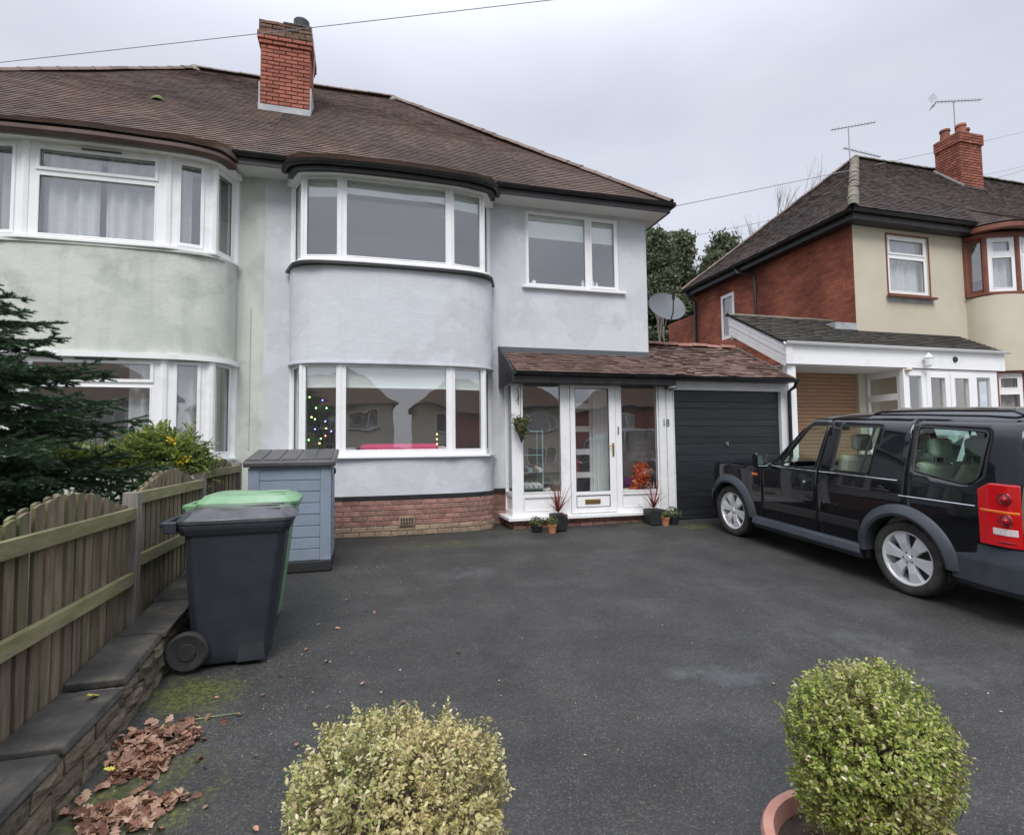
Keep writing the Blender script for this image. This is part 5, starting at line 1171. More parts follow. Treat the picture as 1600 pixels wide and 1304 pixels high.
for i in range(3): panel(posts[i]+.047, posts[i+1]-.047, ztop[i][0], ztop[i][1], RW[i])
# ---------------------------------------------------------------- wheelie bins
mat('bin_dark', (.018, .022, .030), (.026, .031, .040), rough=.48, scale=5, bump=.0012, bscale=180, stain=(.045, .045, .042), stain_scale=2.2, stain_lo=.55, stain_hi=.8)
mat('bin_lid_dark', (.05, .052, .058), (.085, .088, .095), rough=.16, scale=5, bump=.001, bscale=90, stain=(.16, .165, .16), stain_scale=4, stain_lo=.55, stain_hi=.8)
mat('bin_green', (.12, .29, .14), (.16, .35, .17), rough=.42, scale=5, bump=.001, bscale=120, stain=(.17, .29, .16), stain_scale=3, stain_lo=.5, stain_hi=.8)
mat('rubber', (.014, .014, .015), (.03, .03, .03), rough=.8, scale=20)
mat('bin_lid_green', (.15, .31, .16), (.21, .37, .21), rough=.3, scale=4, bump=.001, bscale=90, stain=(.32, .42, .32), stain_scale=3, stain_lo=.5, stain_hi=.8)
def wheelie_bin(label, x, y, z, rot, body_m, lid_m, W=.60, D=.74, Hh=1.10):
    """local: x = depth axis (wheels/hinge at -x, front at +x), y = width"""
    t = thing('wheelie_bin', label, 'bin', (x, y, z), 'wheelie bins'); T = Matrix.Translation((x, y, z)) @ Matrix.Rotation(rot, 4, 'Z')
    hb = Hh*.90
    def ring(x0, x1, w, z_, c=.05): return [(x0+c, -w, z_), (x1-c, -w, z_), (x1, -w+c, z_), (x1, w-c, z_), (x1-c, w, z_), (x0+c, w, z_), (x0, w-c, z_), (x0, -w+c, z_)]
    b = MB(T); R_ = [b._a(r_) for r_ in (ring(-.22, .20, .22, .012, .03), ring(-.25, .235, .235, .05), ring(-.27, .245, .24, .11), ring(-.305, .30, .265, .55), ring(-.325, .345, .282, hb-.07), ring(-.33, .35, .286, hb-.02))]
    for a, c in zip(R_, R_[1:]):
        for j in range(8): b.f.append((a+j, a+(j+1) % 8, c+(j+1) % 8, c+j))
    b.f.append(tuple(R_[0]+j for j in reversed(range(8))))
    b.build('body', body_m, t, smooth=True, bev=.008, ang=30)
    # front lower step and side creases
    b = MB(T); b.box(.02, .21, -.245, .245, .012, .16, .01, .004).build('foot', body_m, t, bev=.008)
    b = MB(T); rr_ = [b._a(r_) for r_ in (ring(-.345, .36, .295, hb-.075), ring(-.365, .385, .312, hb-.03), ring(-.37, .39, .316, hb))]
    inn_ = b._a(ring(-.32, .34, .28, hb))
    for a, c in zip(rr_, rr_[1:]):
        for j in range(8): b.f.append((a+j, a+(j+1) % 8, c+(j+1) % 8, c+j))
    for j in range(8): b.f.append((rr_[2]+j, rr_[2]+(j+1) % 8, inn_+(j+1) % 8, inn_+j)); b.f.append((rr_[0]+j, inn_+j, inn_+(j+1) % 8, rr_[0]+(j+1) % 8))
    b.build('rim', body_m, t, bev=.006)
    # lid: low dome, higher at hinge
    b = MB(T); L_ = []
    for (e, dz, tl) in ((.0, 0, 0), (.004, .028, 0), (-.05, .055, .02), (-.13, .062, .035)):
        w_ = .318+e*.9; x0, x1 = -.37-e, .405+e
        L_.append(b._a([(px, py, hb+.004+dz+tl*(.4-px)*1.1+(.018 if dz > .03 else 0)) for px, py, _ in ring(x0, x1, w_, 0, .06)]))
    for a, c in zip(L_, L_[1:]):
        for j in range(8): b.f.append((a+j, a+(j+1) % 8, c+(j+1) % 8, c+j))
    b.f.append(tuple(L_[-1]+j for j in range(8))); b.f.append(tuple(L_[0]+j for j in reversed(range(8))))
    lid = b.build('lid', lid_m, t, smooth=True, bev=.006, ang=28)
    MB(T).box(.02, .30, -.20, -.188, hb+.085, hb+.097).box(.02, .30, .188, .20, hb+.085, hb+.097).box(-.22, .28, -.006, .006, hb+.092, hb+.103).build('lid_rib', lid_m, lid, bev=.004)
    MB(T).tube([(-.40, -.27, hb+.0), (-.455, -.26, hb+.01), (-.46, 0, hb+.012), (-.455, .26, hb+.01), (-.40, .27, hb)], .019, 8).build('handle', body_m, t, smooth=True)
    for s_ in (-1, 1): MB(T).box(-.44, -.36, s_*.27-.03, s_*.27+.03, hb-.05, hb+.03).build('hinge', body_m, t, bev=.008)
    for s_ in (-1, 1):
        w_ = MB(T); w_.lathe([(.0, -.028), (.055, -.028), (.06, -.018), (.085, -.02), (.12, -.03), (.135, -.018), (.135, .018), (.12, .03), (.085, .02), (.06, .018), (.055, .028), (0, .028)], (-.285, s_*.262, .135), 28, axis='y')
        w_.build('wheel', 'rubber', t, smooth=True, ang=40)
    MB(T).tube([(-.285, -.26, .135), (-.285, .26, .135)], .012, 8).build('axle', 'steel', t)
    return t
gb = lambda y: gz(y)+.004
wheelie_bin('near dark blue-black wheelie bin with closed dark lid, nearest the camera', -.91, 4.62, gb(4.6), R(3), 'bin_dark', 'bin_lid_dark', Hh=1.12)
wheelie_bin('green wheelie bin with bright green lid behind the dark bin', -.95, 5.27, gb(5.3), R(1), 'bin_green', 'bin_lid_green', Hh=1.13)
# ---------------------------------------------------------------- storage shed
mat('shed_blue', (.215, .265, .33), (.25, .30, .37), rough=.55, scale=3, bump=.0008, bscale=200, stain=(.19, .22, .26), stain_scale=2)
mat('shed_lid', (.05, .048, .052), (.085, .08, .082), rough=.35, scale=4, bump=.002, bscale=60)
SH = thing('storage_box', 'blue grey plastic garden storage box with dark sloping lid against the fence', 'storage box', (-.8, 6.95, -1.4))
sx0, sx1, sy0, sy1, sz0, sz1 = -1.24, -.345, 6.62, 7.42, gz(6.7)+.01, -.20
MB().box(sx0, sx1, sy0, sy1, sz0, sz0+.12, .004, .004).build('base', 'pot_black', SH, bev=.01)
MB().box(sx0+.015, sx1-.015, sy0+.02, sy1-.01, sz0+.12, sz1).build('carcass', 'shed_blue', SH)
for x in (sx0+.005, sx1-.13): MB().box(x, x+.12, sy0, sy0+.03, sz0+.121, sz1, .0, .0).build('corner_panel', 'shed_blue', SH, bev=.008)
n_ = 8; zz0 = sz0+.125
for k in range(n_):
    h_ = (sz1-.02-zz0)/n_; MB().box(sx0+.126, sx1-.131, sy0+.006+.003*(k % 2), sy0+.022, zz0+k*h_+.004, zz0+(k+1)*h_-.004).build('board', 'shed_blue', SH, bev=.004)
    MB().box(sx1-.018, sx1-.004, sy0+.13, sy1-.13, zz0+k*h_+.004, zz0+(k+1)*h_-.004).build('board', 'shed_blue', SH, bev=.004)
MB().box(sx0+.02, sx1-.02, sy0-.001, sy0+.03, sz1-.02, sz1+.02).build('top_rail', 'shed_blue', SH, bev=.004)
b = MB(); b.prism([(sy0-.05, sz1+.005), (sy0-.05, sz1+.065), (sy0+.0, sz1+.085), (sy1+.03, sz1+.20), (sy1+.03, sz1+.13)], lambda p, t: (t, p[0], p[1]), sx0-.04, sx1+.04); b.build('lid', 'shed_lid', SH, bev=.014)
for k in range(5):
    a = sx0-.02+k*.185; b = MB(); b.prism([(sy0+.0, sz1+.086), (sy0+.0, sz1+.094), (sy1-.02, sz1+.204), (sy1-.02, sz1+.19)], lambda p, t: (t, p[0], p[1]), a, a+.16); b.build('lid_panel', 'shed_lid', SH, bev=.004)
MB().tube([(sx1-.02, sy0-.03, sz1+.02), (sx1+.035, sy0-.05, sz1-.03), (sx1+.03, sy0-.03, sz1-.08)], .012, 6).build('latch', 'pot_black', SH, smooth=True)
# ---------------------------------------------------------------- plants
def shrub_leaflets(center, radii, n, parent, seed):
    """sprays of paired leaflets, for the mahonia like shrub"""
    rg = np.random.default_rng(seed); Vs = []; C = []; Nn = []
    for i in range(n):
        d = rg.normal(size=3); d /= np.linalg.norm(d); d[2] = abs(d[2])*.8 if rg.random() < .75 else d[2]
        base = np.array(center)+d*np.array(radii)*rg.uniform(.45, 1.0); dr = d+rg.normal(size=3)*.45+np.array([0, 0, .15]); dr /= np.linalg.norm(dr)
        sd_ = np.cross(dr, [0, 0, 1]); sd_ /= np.linalg.norm(sd_)+1e-6; ln = rg.uniform(.10, .2)
        for k in range(7):
            for s_ in (-1, 1): C.append(base+dr*ln*k/7-np.array([0, 0, .05])*(k/7)**2+sd_*s_*.022); Nn.append(np.cross(dr, sd_)+rg.normal(size=3)*.3)
    C = np.array(C); Nn = np.array(Nn); L = rg.uniform(.028, .05, len(C)); V, F = leaves_np(C, Nn, L, L*.5, seed=seed)
    return np_mesh('foliage', V, F, 'leaf_shrub', parent)
SB = thing('shrub', 'yellow green leafy shrub with yellow flower sprays in front of the green bay', 'shrub', (-2.4, 6.6, -1.1))
shrub_leaflets((-2.10, 6.6, -.22), (.52, .45, .55), 1300, SB, 3); shrub_leaflets((-2.95, 6.6, -.25), (.5, .45, .42), 700, SB, 4)
b = MB()
for i in range(14):
    a = random.uniform(-.5, .5); b.tube([(-2.4+random.gauss(0, .05), 6.65, -1.2), (-2.4+a*.6, 6.65+random.gauss(0, .15), -.7), (-2.2+a*1.1, 6.65+random.gauss(0, .2), .15)], [.012, .009, .004], 5)
b.build('stems', 'twig', SB)
mat('petal_yellow', (.75, .50, .02), rough=.6, trans=.3)
rg_ = np.random.default_rng(5); C_ = []
for cx_, cz_ in ((-2.45, -.15), (-2.4, -.2), (-2.95, .15), (-1.85, .1), (-1.75, -.1), (-3.1, .12)):
    for i in range(26): C_.append([cx_+rg_.normal()*.035, 6.2+rg_.normal()*.05, cz_+rg_.normal()*.03])
C_ = np.array(C_); V, F = leaves_np(C_, rg_.normal(size=C_.shape), np.full(len(C_), .022), np.full(len(C_), .018), seed=3); np_mesh('flowers', V, F, 'petal_yellow', SB)
# big fir at the left edge
FI = thing('fir_tree', 'dark green fir tree with layered drooping branches behind the fence at left', 'tree', (-3.3, 5.0, -1.3))
MB().tube([(-3.3, 5.0, -1.4), (-3.3, 5.0, .5), (-3.3, 5.0, 1.9)], [.09, .06, .01], 8).build('trunk', 'bark', FI, smooth=True)
rg = np.random.default_rng(11); segA, segB, segR = [], [], []
def seg(a, b, r): segA.append(a); segB.append(b); segR.append(r)
def twiggy(p, d, L, lvl):
    n = max(3, int(L/.05)); pts = [np.array(p)]; dd = np.array(d, float)
    for i in range(n):
        dd = dd+np.array([0, 0, .012 if i > n*.4 else -.012])+rg.normal(size=3)*.02; dd /= np.linalg.norm(dd); pts.append(pts[-1]+dd*L/n)
    for a, b in zip(pts, pts[1:]): seg(a, b, .005 if lvl else .010)
    if lvl < 2:
        sd_ = np.cross(dd, [0, 0, 1]); sd_ /= np.linalg.norm(sd_)+1e-6
        m = int(L/(.075 if lvl == 0 else .065))
        for k in range(m):
            t = .12+.86*(k+.5)/m; i = min(int(t*n), n-1); s_ = 1 if k % 2 else -1; d0 = pts[i+1]-pts[i]; d0 /= np.linalg.norm(d0)
            ll = (.52*L*(1-t)**.8+.07)*rg.uniform(.75, 1.15) if lvl == 0 else (.35*L*(1-t)+.05)*rg.uniform(.8, 1.1)
            twiggy(pts[i], d0*.75+s_*sd_*.75+np.array([0, 0, rg.normal()*.20-.04]), min(ll, .55), lvl+1)
for k in range(140):
    z_ = -1.1+2.85*(k/140)+rg.normal()*.03; a = k*2.4+rg.normal()*.2; Rr = float(np.interp(z_, [-1.1, 0, .7, 1.1, 1.75], [1.75, 1.6, 1.25, .8, .35]))*rg.uniform(.82, 1.08)
    if math.cos(a) < -.35: continue
    twiggy([-3.3, 5.0, z_], [math.cos(a), math.sin(a), .10 if z_ > 0 else .0], max(Rr, .3), 0)
A_, B_ = np.array(segA), np.array(segB); b = MB()
ln = np.linalg.norm(B_-A_, axis=1); per = np.maximum(2, (ln/.0012).astype(int)); idx = np.repeat(np.arange(len(A_)), per)
t = rg.random(len(idx))[:, None]; P_ = A_[idx]*(1-t)+B_[idx]*t; D_ = (B_-A_)[idx]; D_ /= np.linalg.norm(D_, axis=1, keepdims=True)
q = rg.normal(size=P_.shape); q -= D_*(q*D_).sum(1)[:, None]; q /= np.linalg.norm(q, axis=1, keepdims=True); q[:, 2] = np.abs(q[:, 2])*.4+q[:, 2]*.6
nd = q*.85+D_*.6; nd /= np.linalg.norm(nd, axis=1, keepdims=True); w_ = np.cross(nd, D_); w_ /= np.linalg.norm(w_, axis=1, keepdims=True)+1e-9
nl = rg.uniform(.022, .038, len(idx))[:, None]; V = np.stack([P_-w_*.0032, P_+w_*.0032, P_+nd*nl], 1).reshape(-1, 3)
np_mesh('needles', V, np.arange(len(V)).reshape(-1, 3), 'leaf_conifer', FI); print('fir needles', len(idx), 'segs', len(A_))
tw = []
for a, c, r_ in zip(segA, segB, segR):
    if r_ > .01 or rg.random() < .5: b.tube([tuple(a), tuple(c)], r_*.5, 3, cap=False)
b.build('branches', 'twig', FI, fixn=False)
mat('leaf_orange', (0, 0, 0), rough=.6, trans=.3, island=[(0, (.60, .08, .03)), (.5, (.88, .20, .06)), (.9, (.92, .32, .12)), (1, (.95, .5, .25))])
clump_leaves((4.66, 8.56, -.48), (.17, .08, .21), 900, .05, 'leaf_orange', OR_, shell=.2, seed=14, noise=.5); clump_leaves((4.50, 8.55, -.68), (.14, .07, .11), 450, .05, 'leaf_orange', OR_, shell=.2, seed=15, noise=.5)
# two box bushes in terracotta pots, foreground
def box_bush(x, y, zc, rx, rz_, m, seed, label, plabel, n=26000, pw=2.6, ls=1):
    t = thing('potted_box_bush', label, 'bush', (x, y, gz(y)), 'clipped box bushes in the foreground'); rg = np.random.default_rng(seed)
    # twiglets carry leaves near the surface
    nt_ = n//9; d = rg.normal(size=(nt_, 3)); d /= np.linalg.norm(d, axis=1, keepdims=True); ph = rg.uniform(0, 6.28, 6)
    bump = 1+.05*np.sin(d[:, 0]*5+ph[0])+.05*np.sin(d[:, 2]*6+d[:, 1]*4+ph[1])+.03*np.sin(d[:, 0]*14+ph[2])*np.sin(d[:, 2]*13+ph[3])
    q = np.where(rg.random(nt_) < .72, rg.uniform(.90, 1.03, nt_), rg.uniform(.55, .92, nt_)); q += np.where(rg.random(nt_) < .07, rg.uniform(.02, .10, nt_), 0)
    bump = bump/((np.hypot(d[:, 0], d[:, 1])**pw+np.abs(d[:, 2])**pw)**(1/pw))
    C = np.array([x, y, zc])+d*(bump*q)[:, None]*np.array([rx, rx, rz_]); dirs = d+np.array([0, 0, .7])+rg.normal(size=d.shape)*.45; dirs /= np.linalg.norm(dirs, axis=1, keepdims=True)
    dn = np.sin(d[:, 0]*9+ph[1])*np.sin(d[:, 1]*8+ph[2])*np.sin(d[:, 2]*10+ph[3])+.5*np.sin(d[:, 0]*21+ph[4])*np.sin(d[:, 2]*19+ph[5])*np.sin(d[:, 1]*17)
    kp = (rg.random(nt_) < np.clip(.86+.9*dn, .18, 1)) | (q < .88); C = C[kp]; dirs = dirs[kp]; d = d[kp]; nt_ = len(C)
    LC, LN, LA = [], [], []
    for k in range(9):
        ang = k*2.2; s1 = np.cross(dirs, rg.normal(size=d.shape)); s1 /= np.linalg.norm(s1, axis=1, keepdims=True)
        p = C-dirs*(.045*(1-k/9))[..., None] if np.ndim(k) else C-dirs*.05*(1-k/9)
        ax = s1*(1 if k < 7 else .25)+dirs*.7; ax /= np.linalg.norm(ax, axis=1, keepdims=True); LC.append(p+ax*.0095); LA.append(ax); LN.append(dirs-s1*.5+rg.normal(size=d.shape)*.25)
    LC = np.concatenate(LC); LN = np.concatenate(LN); LA = np.concatenate(LA); L = rg.uniform(.010, .024, len(LC))*ls; V, F = leaves_np(LC, LN, L, L*.5, k=6, cup=.25, seed=seed, axis=LA)
    np_mesh('foliage', V, F, m, t)
    b = MB()
    for i in range(0, nt_, 7): b.tube([tuple(C[i]-dirs[i]*.10), tuple(C[i]-dirs[i]*.0)], [.0016, .0008], 3, cap=False)
    for i in range(60):
        a = d[i*3]; b.tube([(x, y, zc-rz_*.9), (x+a[0]*rx*.3, y+a[1]*rx*.3, zc-rz_*.2), (x+a[0]*rx*.8, y+a[1]*rx*.8, zc+abs(a[2])*rz_*.7)], [.006, .005, .002], 4, cap=False)
    b.build('twigs', 'twig', t, fixn=False)
    zr_ = zc-rz_*.74-.085; zb_ = gz(y)+.003; R0 = .335
    pot = MB(); pot.lathe([(0, zb_), (R0*.68, zb_), (R0*.9, zr_-.09), (R0*1.0, zr_-.085), (R0*1.03, zr_-.02), (R0, zr_), (R0*.9, zr_), (R0*.87, zr_-.05), (R0*.86, zr_-.12)], (x, y, 0), 48)
    pot.build('pot', 'terracotta_pink', t, smooth=True, ang=45)
    MB().lathe([(0, zr_-.045), (R0*.5, zr_-.05), (R0*.87, zr_-.06)], (x, y, 0), 32).build('soil', 'soil', t, smooth=True)
box_bush(.095, 1.62, -1.07, .300, .315, 'leaf_box', 21, 'left clipped box bush turning straw brown, at the bottom centre', '', n=54000, pw=2.7, ls=.74)
box_bush(1.655, 1.52, -1.05, .250, .30, 'leaf_box_green', 22, 'greener clipped box bush in a terracotta pot at the bottom right', '', n=38000, pw=2.1, ls=.82)
# cordylines and small pots by the porch
def cordyline(x, y, z, seed, label, pot=(.20, .26)):
    t = thing('potted_cordyline', label, 'potted plant', (x, y, z), 'red cordylines by the porch'); rg = random.Random(seed); w_, h_ = pot
    MB().box(x-w_/2, x+w_/2, y-w_/2, y+w_/2, z, z+h_, -.012, -.012).build('pot', 'pot_black', t, bev=.012); MB().box(x-w_/2+.01, x+w_/2-.01, y-w_/2+.01, y+w_/2-.01, z+h_+.001, z+h_+.004).build('soil', 'soil', t)
    b = MB()
    for i in range(30):
        a = rg.uniform(0, 6.28); el = rg.uniform(.15, 1.45); L_ = rg.uniform(.30, .56); d = Vector((math.cos(a)*math.cos(el), math.sin(a)*math.cos(el), math.sin(el))); s_ = d.cross(Vector((0, 0, 1))).normalized()*.011
        p = Vector((x, y, z+h_+.02)); pts = []
        for k in range(6):
            pts.append(p.copy()); p += d*L_/5; d = (d+Vector((0, 0, -.13*(1.5-el)))).normalized()
        for k in range(5):
            wa, wb = (1-abs(k/5-.3))*1.1, (1-abs((k+1)/5-.3))*1.1*(0 if k == 4 else 1); b.face([pts[k]-s_*wa, pts[k]+s_*wa, pts[k+1]+s_*wb, pts[k+1]-s_*wb])
    b.build('leaves', 'leaf_cordyline', t, fixn=False)
def small_pot(x, y, z, r_, h_, m, seed, label, lm='leaf_small', n=420, cat='potted plant', R_=.10):
    t = thing('potted_plant', label, cat, (x, y, z))
    MB().lathe([(0, 0), (r_*.68, 0), (r_*.92, h_*.74), (r_, h_*.75), (r_*1.04, h_*.98), (r_*.92, h_), (r_*.88, h_*.8), (0, h_*.8)], (x, y, z), 24).build('pot', m, t, smooth=True)
    clump_leaves((x, y, z+h_+R_*.35), (R_, R_, R_*.75), n, .032, lm, t, shell=.3, seed=seed)
zf = gz(8.1)+.004
cordyline(2.92, 8.02, zf, 1, 'red cordyline in a square black pot left of the porch door', (.21, .25)); cordyline(4.60, 8.06, zf, 2, 'red cordyline in a square black pot right of the porch door', (.24, .25))
small_pot(2.76, 7.86, gz(7.86)+.004, .075, .14, 'terracotta', 3, 'small terracotta pot in front of the left cordyline')
small_pot(2.56, 8.0, zf, .095, .10, 'pot_black', 4, 'low black pot of trailing plant at the left porch corner', R_=.12)
small_pot(4.73, 7.94, gz(7.94)+.004, .075, .14, 'terracotta', 5, 'small terracotta pot in front of the white pillar')
small_pot(4.93, 8.02, zf, .10, .13, 'pot_black', 6, 'black pot of variegated plant beside the garage door', R_=.13)
HBK = thing('hanging_basket', 'cone shaped hanging basket of green trailing plant on the porch corner post', 'hanging basket', (2.36, 8.12, .3))
MB().lathe([(0, -.16), (.005, -.16), (.11, .13), (.10, .14), (0, .13)], (2.37, 8.12, .22), 14).build('cone', 'bark', HBK, smooth=True)
clump_leaves((2.36, 8.12, .37), (.15, .13, .13), 900, .034, 'leaf_small', HBK, shell=.2, seed=8, noise=.5); clump_leaves((2.40, 8.08, .22), (.07, .06, .12), 260, .03, 'leaf_small', HBK, shell=.2, seed=9)
b = MB(); b.tube([(2.36, 8.288, .92), (2.36, 8.12, .97), (2.36, 8.10, .88)], .006, 5); b.tube([(2.36, 8.10, .90), (2.36, 8.12, .42)], .004, 4); b.tube([(2.34, 8.27, .72), (2.36, 8.2, .80), (2.35, 8.24, .92), (2.38, 8.27, .80), (2.36, 8.24, .66)], .006, 5)
b.build('bracket', 'gutter_black', HBK)
# ---------------------------------------------------------------- fallen leaves and litter
mat('leaf_fallen', (0, 0, 0), rough=.6, trans=.1, island=[(0, (.09, .035, .02)), (.25, (.19, .085, .05)), (.5, (.32, .175, .11)), (.8, (.46, .31, .22)), (1, (.13, .06, .035))])
mat('leaf_fallen_one', (.26, .12, .07), (.40, .24, .16), rough=.6, scale=25, obj_rand=.35)
mat('leaf_yellow', (.55, .48, .08), rough=.6)
mat('litter_white', (.65, .63, .58), rough=.7)
def oak(seed, L=.075):
    rg = random.Random(seed); b = MB(); n = 9; top, bot = [], []
    for k in range(n+1):
        t = k/n; w_ = .30*math.sin(math.pi*t)**.7*(1.15 if k % 2 else .62)+.02; c = .10*L*math.sin(t*3+seed)+rg.uniform(0, .05)*L
        top.append((L*(t-.5), L*w_, c+abs(w_)*L*.35)); bot.append((L*(t-.5), -L*w_, c+abs(w_)*L*rg.uniform(.1, .5)))
    mid = [(p[0], 0, p[2]*.4) for p in top]
    for k in range(n): b.face([mid[k], mid[k+1], top[k+1], top[k]]); b.face([bot[k], bot[k+1], mid[k+1], mid[k]])
    return b
OK = [oak(i) for i in range(8)]
def leaf_pile(cx_, cy_, rx, ry, n, h_, seed, label):
    rg = random.Random(seed); b = MB()
    for i in range(n):
        a = rg.uniform(0, 6.28); q = rg.random()**.6*(1 if rg.random() < .86 else rg.uniform(1, 2.1)); x = cx_+rx*q*math.cos(a)*(1+.3*math.sin(a*3)); y = cy_+ry*q*math.sin(a)*(1+.3*math.cos(a*2)); s_ = rg.uniform(.55, 1.15)
        T = Matrix.Translation((x, y, gz(y)+.008+h_*max(0, 1-q)*rg.random()+.008*rg.random())) @ Matrix.Rotation(rg.uniform(0, 6.28), 4, 'Z') @ Matrix.Rotation(rg.gauss(0, .35), 4, 'X') @ Matrix.Rotation(rg.gauss(0, .35), 4, 'Y') @ Matrix.Scale(s_, 4)
        o = rg.choice(OK); i0 = len(b.v); b.v += [tuple(T @ Vector(v)) for v in o.v]; b.f += [tuple(i0+j for j in f_) for f_ in o.f]
    # weld leaf faces into islands
    me = b.build('leaf_pile', 'leaf_fallen', None, fixn=False)
    bm = bmesh.new(); bm.from_mesh(me.data); bmesh.ops.remove_doubles(bm, verts=bm.verts, dist=1e-5); bm.to_mesh(me.data); bm.free()
    me['kind'] = 'stuff'; me['label'] = label; me['category'] = 'leaves'
leaf_pile(-1.10, 3.42, .19, .30, 330, .045, 1, 'larger drift of brown oak leaves against the stone wall')
leaf_pile(-1.03, 2.93, .20, .13, 150, .035, 2, 'smaller drift of brown oak leaves at the bottom edge')
leaf_pile(-1.52, 3.62, .06, .26, 70, .03, 3, 'brown leaves caught between fence and coping')
for (i_, (x, y)) in enumerate([(-.62, 3.9), (-.55, 4.15), (-.72, 3.7), (-.35, 3.3), (-.3, 3.0), (-.55, 3.25), (-.25, 4.3), (-.7, 2.9), (-.45, 2.7), (-.2, 4.9), (.0, 3.9), (.25, 3.6), (2.1, 2.3), (2.6, 2.0), (3.1, 2.5), (-.15, 5.6), (.5, 3.2), (.7, 4.2), (2.7, 3.2), (-.9, 3.95), (-.42, 4.55), (.1, 5.2)]):
    me = OK[i_ % 8].mesh('fallen_leaf'); me.materials.append(M['leaf_fallen_one']); o_ = inst('fallen_leaf', me, None, (x, y, gz(y)+.010), (random.gauss(0, .15), random.gauss(0, .15), random.uniform(0, 6)), (random.uniform(.3, .8),)*3)
    tag(o_, 'single brown fallen leaf lying on the open tarmac', 'leaf', 'fallen leaves on the tarmac')
me = OK[2].mesh('yellow_leaf'); me.materials.append(M['leaf_yellow']); o_ = inst('yellow_leaf', me, None, (-1.42, 3.55, -1.33), (.1, .2, 1.2)); tag(o_, 'yellow leaf resting on the coping slab', 'leaf')
me = OK[3].mesh('yellow_leaf'); me.materials.append(M['leaf_yellow']); o_ = inst('yellow_leaf', me, None, (-1.22, 3.25, gz(3.25)+.05), (.1, .2, .2), (.7,)*3); tag(o_, 'small yellow leaf on top of the leaf drift', 'leaf')
mat('stalk_green', (.22, .27, .10), rough=.6)
o_ = MB().tube([(-1.10, 3.66, gz(3.66)+.012), (-.95, 3.70, gz(3.7)+.014), (-.72, 3.72, gz(3.72)+.01)], [.003, .004, .002], 5).build('grass_stalk', 'stalk_green', None); tag(o_, 'thin pale green stalk lying beside the moss', 'stalk')
rg = np.random.default_rng(77); n = 1300; X_ = np.concatenate([rg.uniform(-1.25, 4.2, n//2), rg.normal(-.6, .5, n//2)]); Y_ = rg.uniform(1.9, 7.9, n); ok_ = X_ > -1.25; X_, Y_ = X_[ok_], Y_[ok_]
Z_ = np.array([gz(y) for y in Y_])+.006; Lz = rg.uniform(.003, .012, len(X_))+np.where(rg.random(len(X_)) < .06, rg.uniform(.006, .016, len(X_)), 0); V, F = leaves_np(np.stack([X_, Y_, Z_], 1), rg.normal(size=(len(X_), 3))*.4+np.array([0, 0, 1]), Lz, Lz*.6, seed=7)
mat('debris', (0, 0, 0), rough=.8, island=[(0, (.35, .3, .22)), (.4, (.2, .13, .09)), (.7, (.5, .47, .4)), (1, (.12, .1, .08))])
o_ = np_mesh('debris', V, F, 'debris', None); o_['kind'] = 'stuff'; o_['label'] = 'tiny pale grit and leaf crumbs scattered over the tarmac'; o_['category'] = 'debris'
# ---------------------------------------------------------------- cars
mat('car_black', (.0030, .0036, .0060), rough=.25, spec=.12, coat=.8)
mat('car_grey_trim', (.030, .036, .047), (.042, .050, .062), rough=.5, scale=5, bump=.0006, bscale=300, stain=(.06, .06, .06), stain_scale=4)
mat('car_trim_black', (.012, .012, .013), rough=.45)
mat('tyre', (.018, .018, .018), (.055, .050, .044), rough=.85, scale=12, bump=.001, bscale=90)
mat('alloy', (.80, .81, .82), (.70, .71, .73), rough=.30, scale=9, metal=.35)
mat('alloy_dark', (.10, .10, .10), rough=.6, metal=.3)
mat('lamp_red', (.50, .006, .010), rough=.12, coat=1, emit=(.5, .0, .005, .06))
mat('lamp_red_dark', (.22, .003, .006), rough=.2, coat=.5)
mat('lamp_amber', (.75, .16, .01), rough=.2, coat=1)
mat('lamp_clear', (.75, .70, .68), (.6, .5, .5), rough=.25, scale=60, coat=1)
mat('chrome', (.75, .76, .78), rough=.15, metal=1)
mat('seat_beige', (.42, .38, .30), (.48, .44, .36), rough=.7, scale=6)
mat('trim_beige', (.34, .33, .28), rough=.8)
mat('mirror_glass', (.75, .9, .85), rough=.02, metal=1)
mat('car_silver', (.55, .58, .58), rough=.3, metal=.3, coat=.8)
def inside(p, poly):
    x, y = p; c = False; n = len(poly)
    for i in range(n):
        (x1, y1), (x2, y2) = poly[i], poly[i-1]
        if (y1 > y) != (y2 > y) and x < (x2-x1)*(y-y1)/(y2-y1)+x1: c = not c
    return c
def dens(poly, st=.08):
    out = []
    for a, b in zip(poly, poly[1:]+poly[:1]):
        n = max(1, int(math.hypot(b[0]-a[0], b[1]-a[1])/st)); out += [(lerp(a[0], b[0], i/n), lerp(a[1], b[1], i/n)) for i in range(n)]
    return out
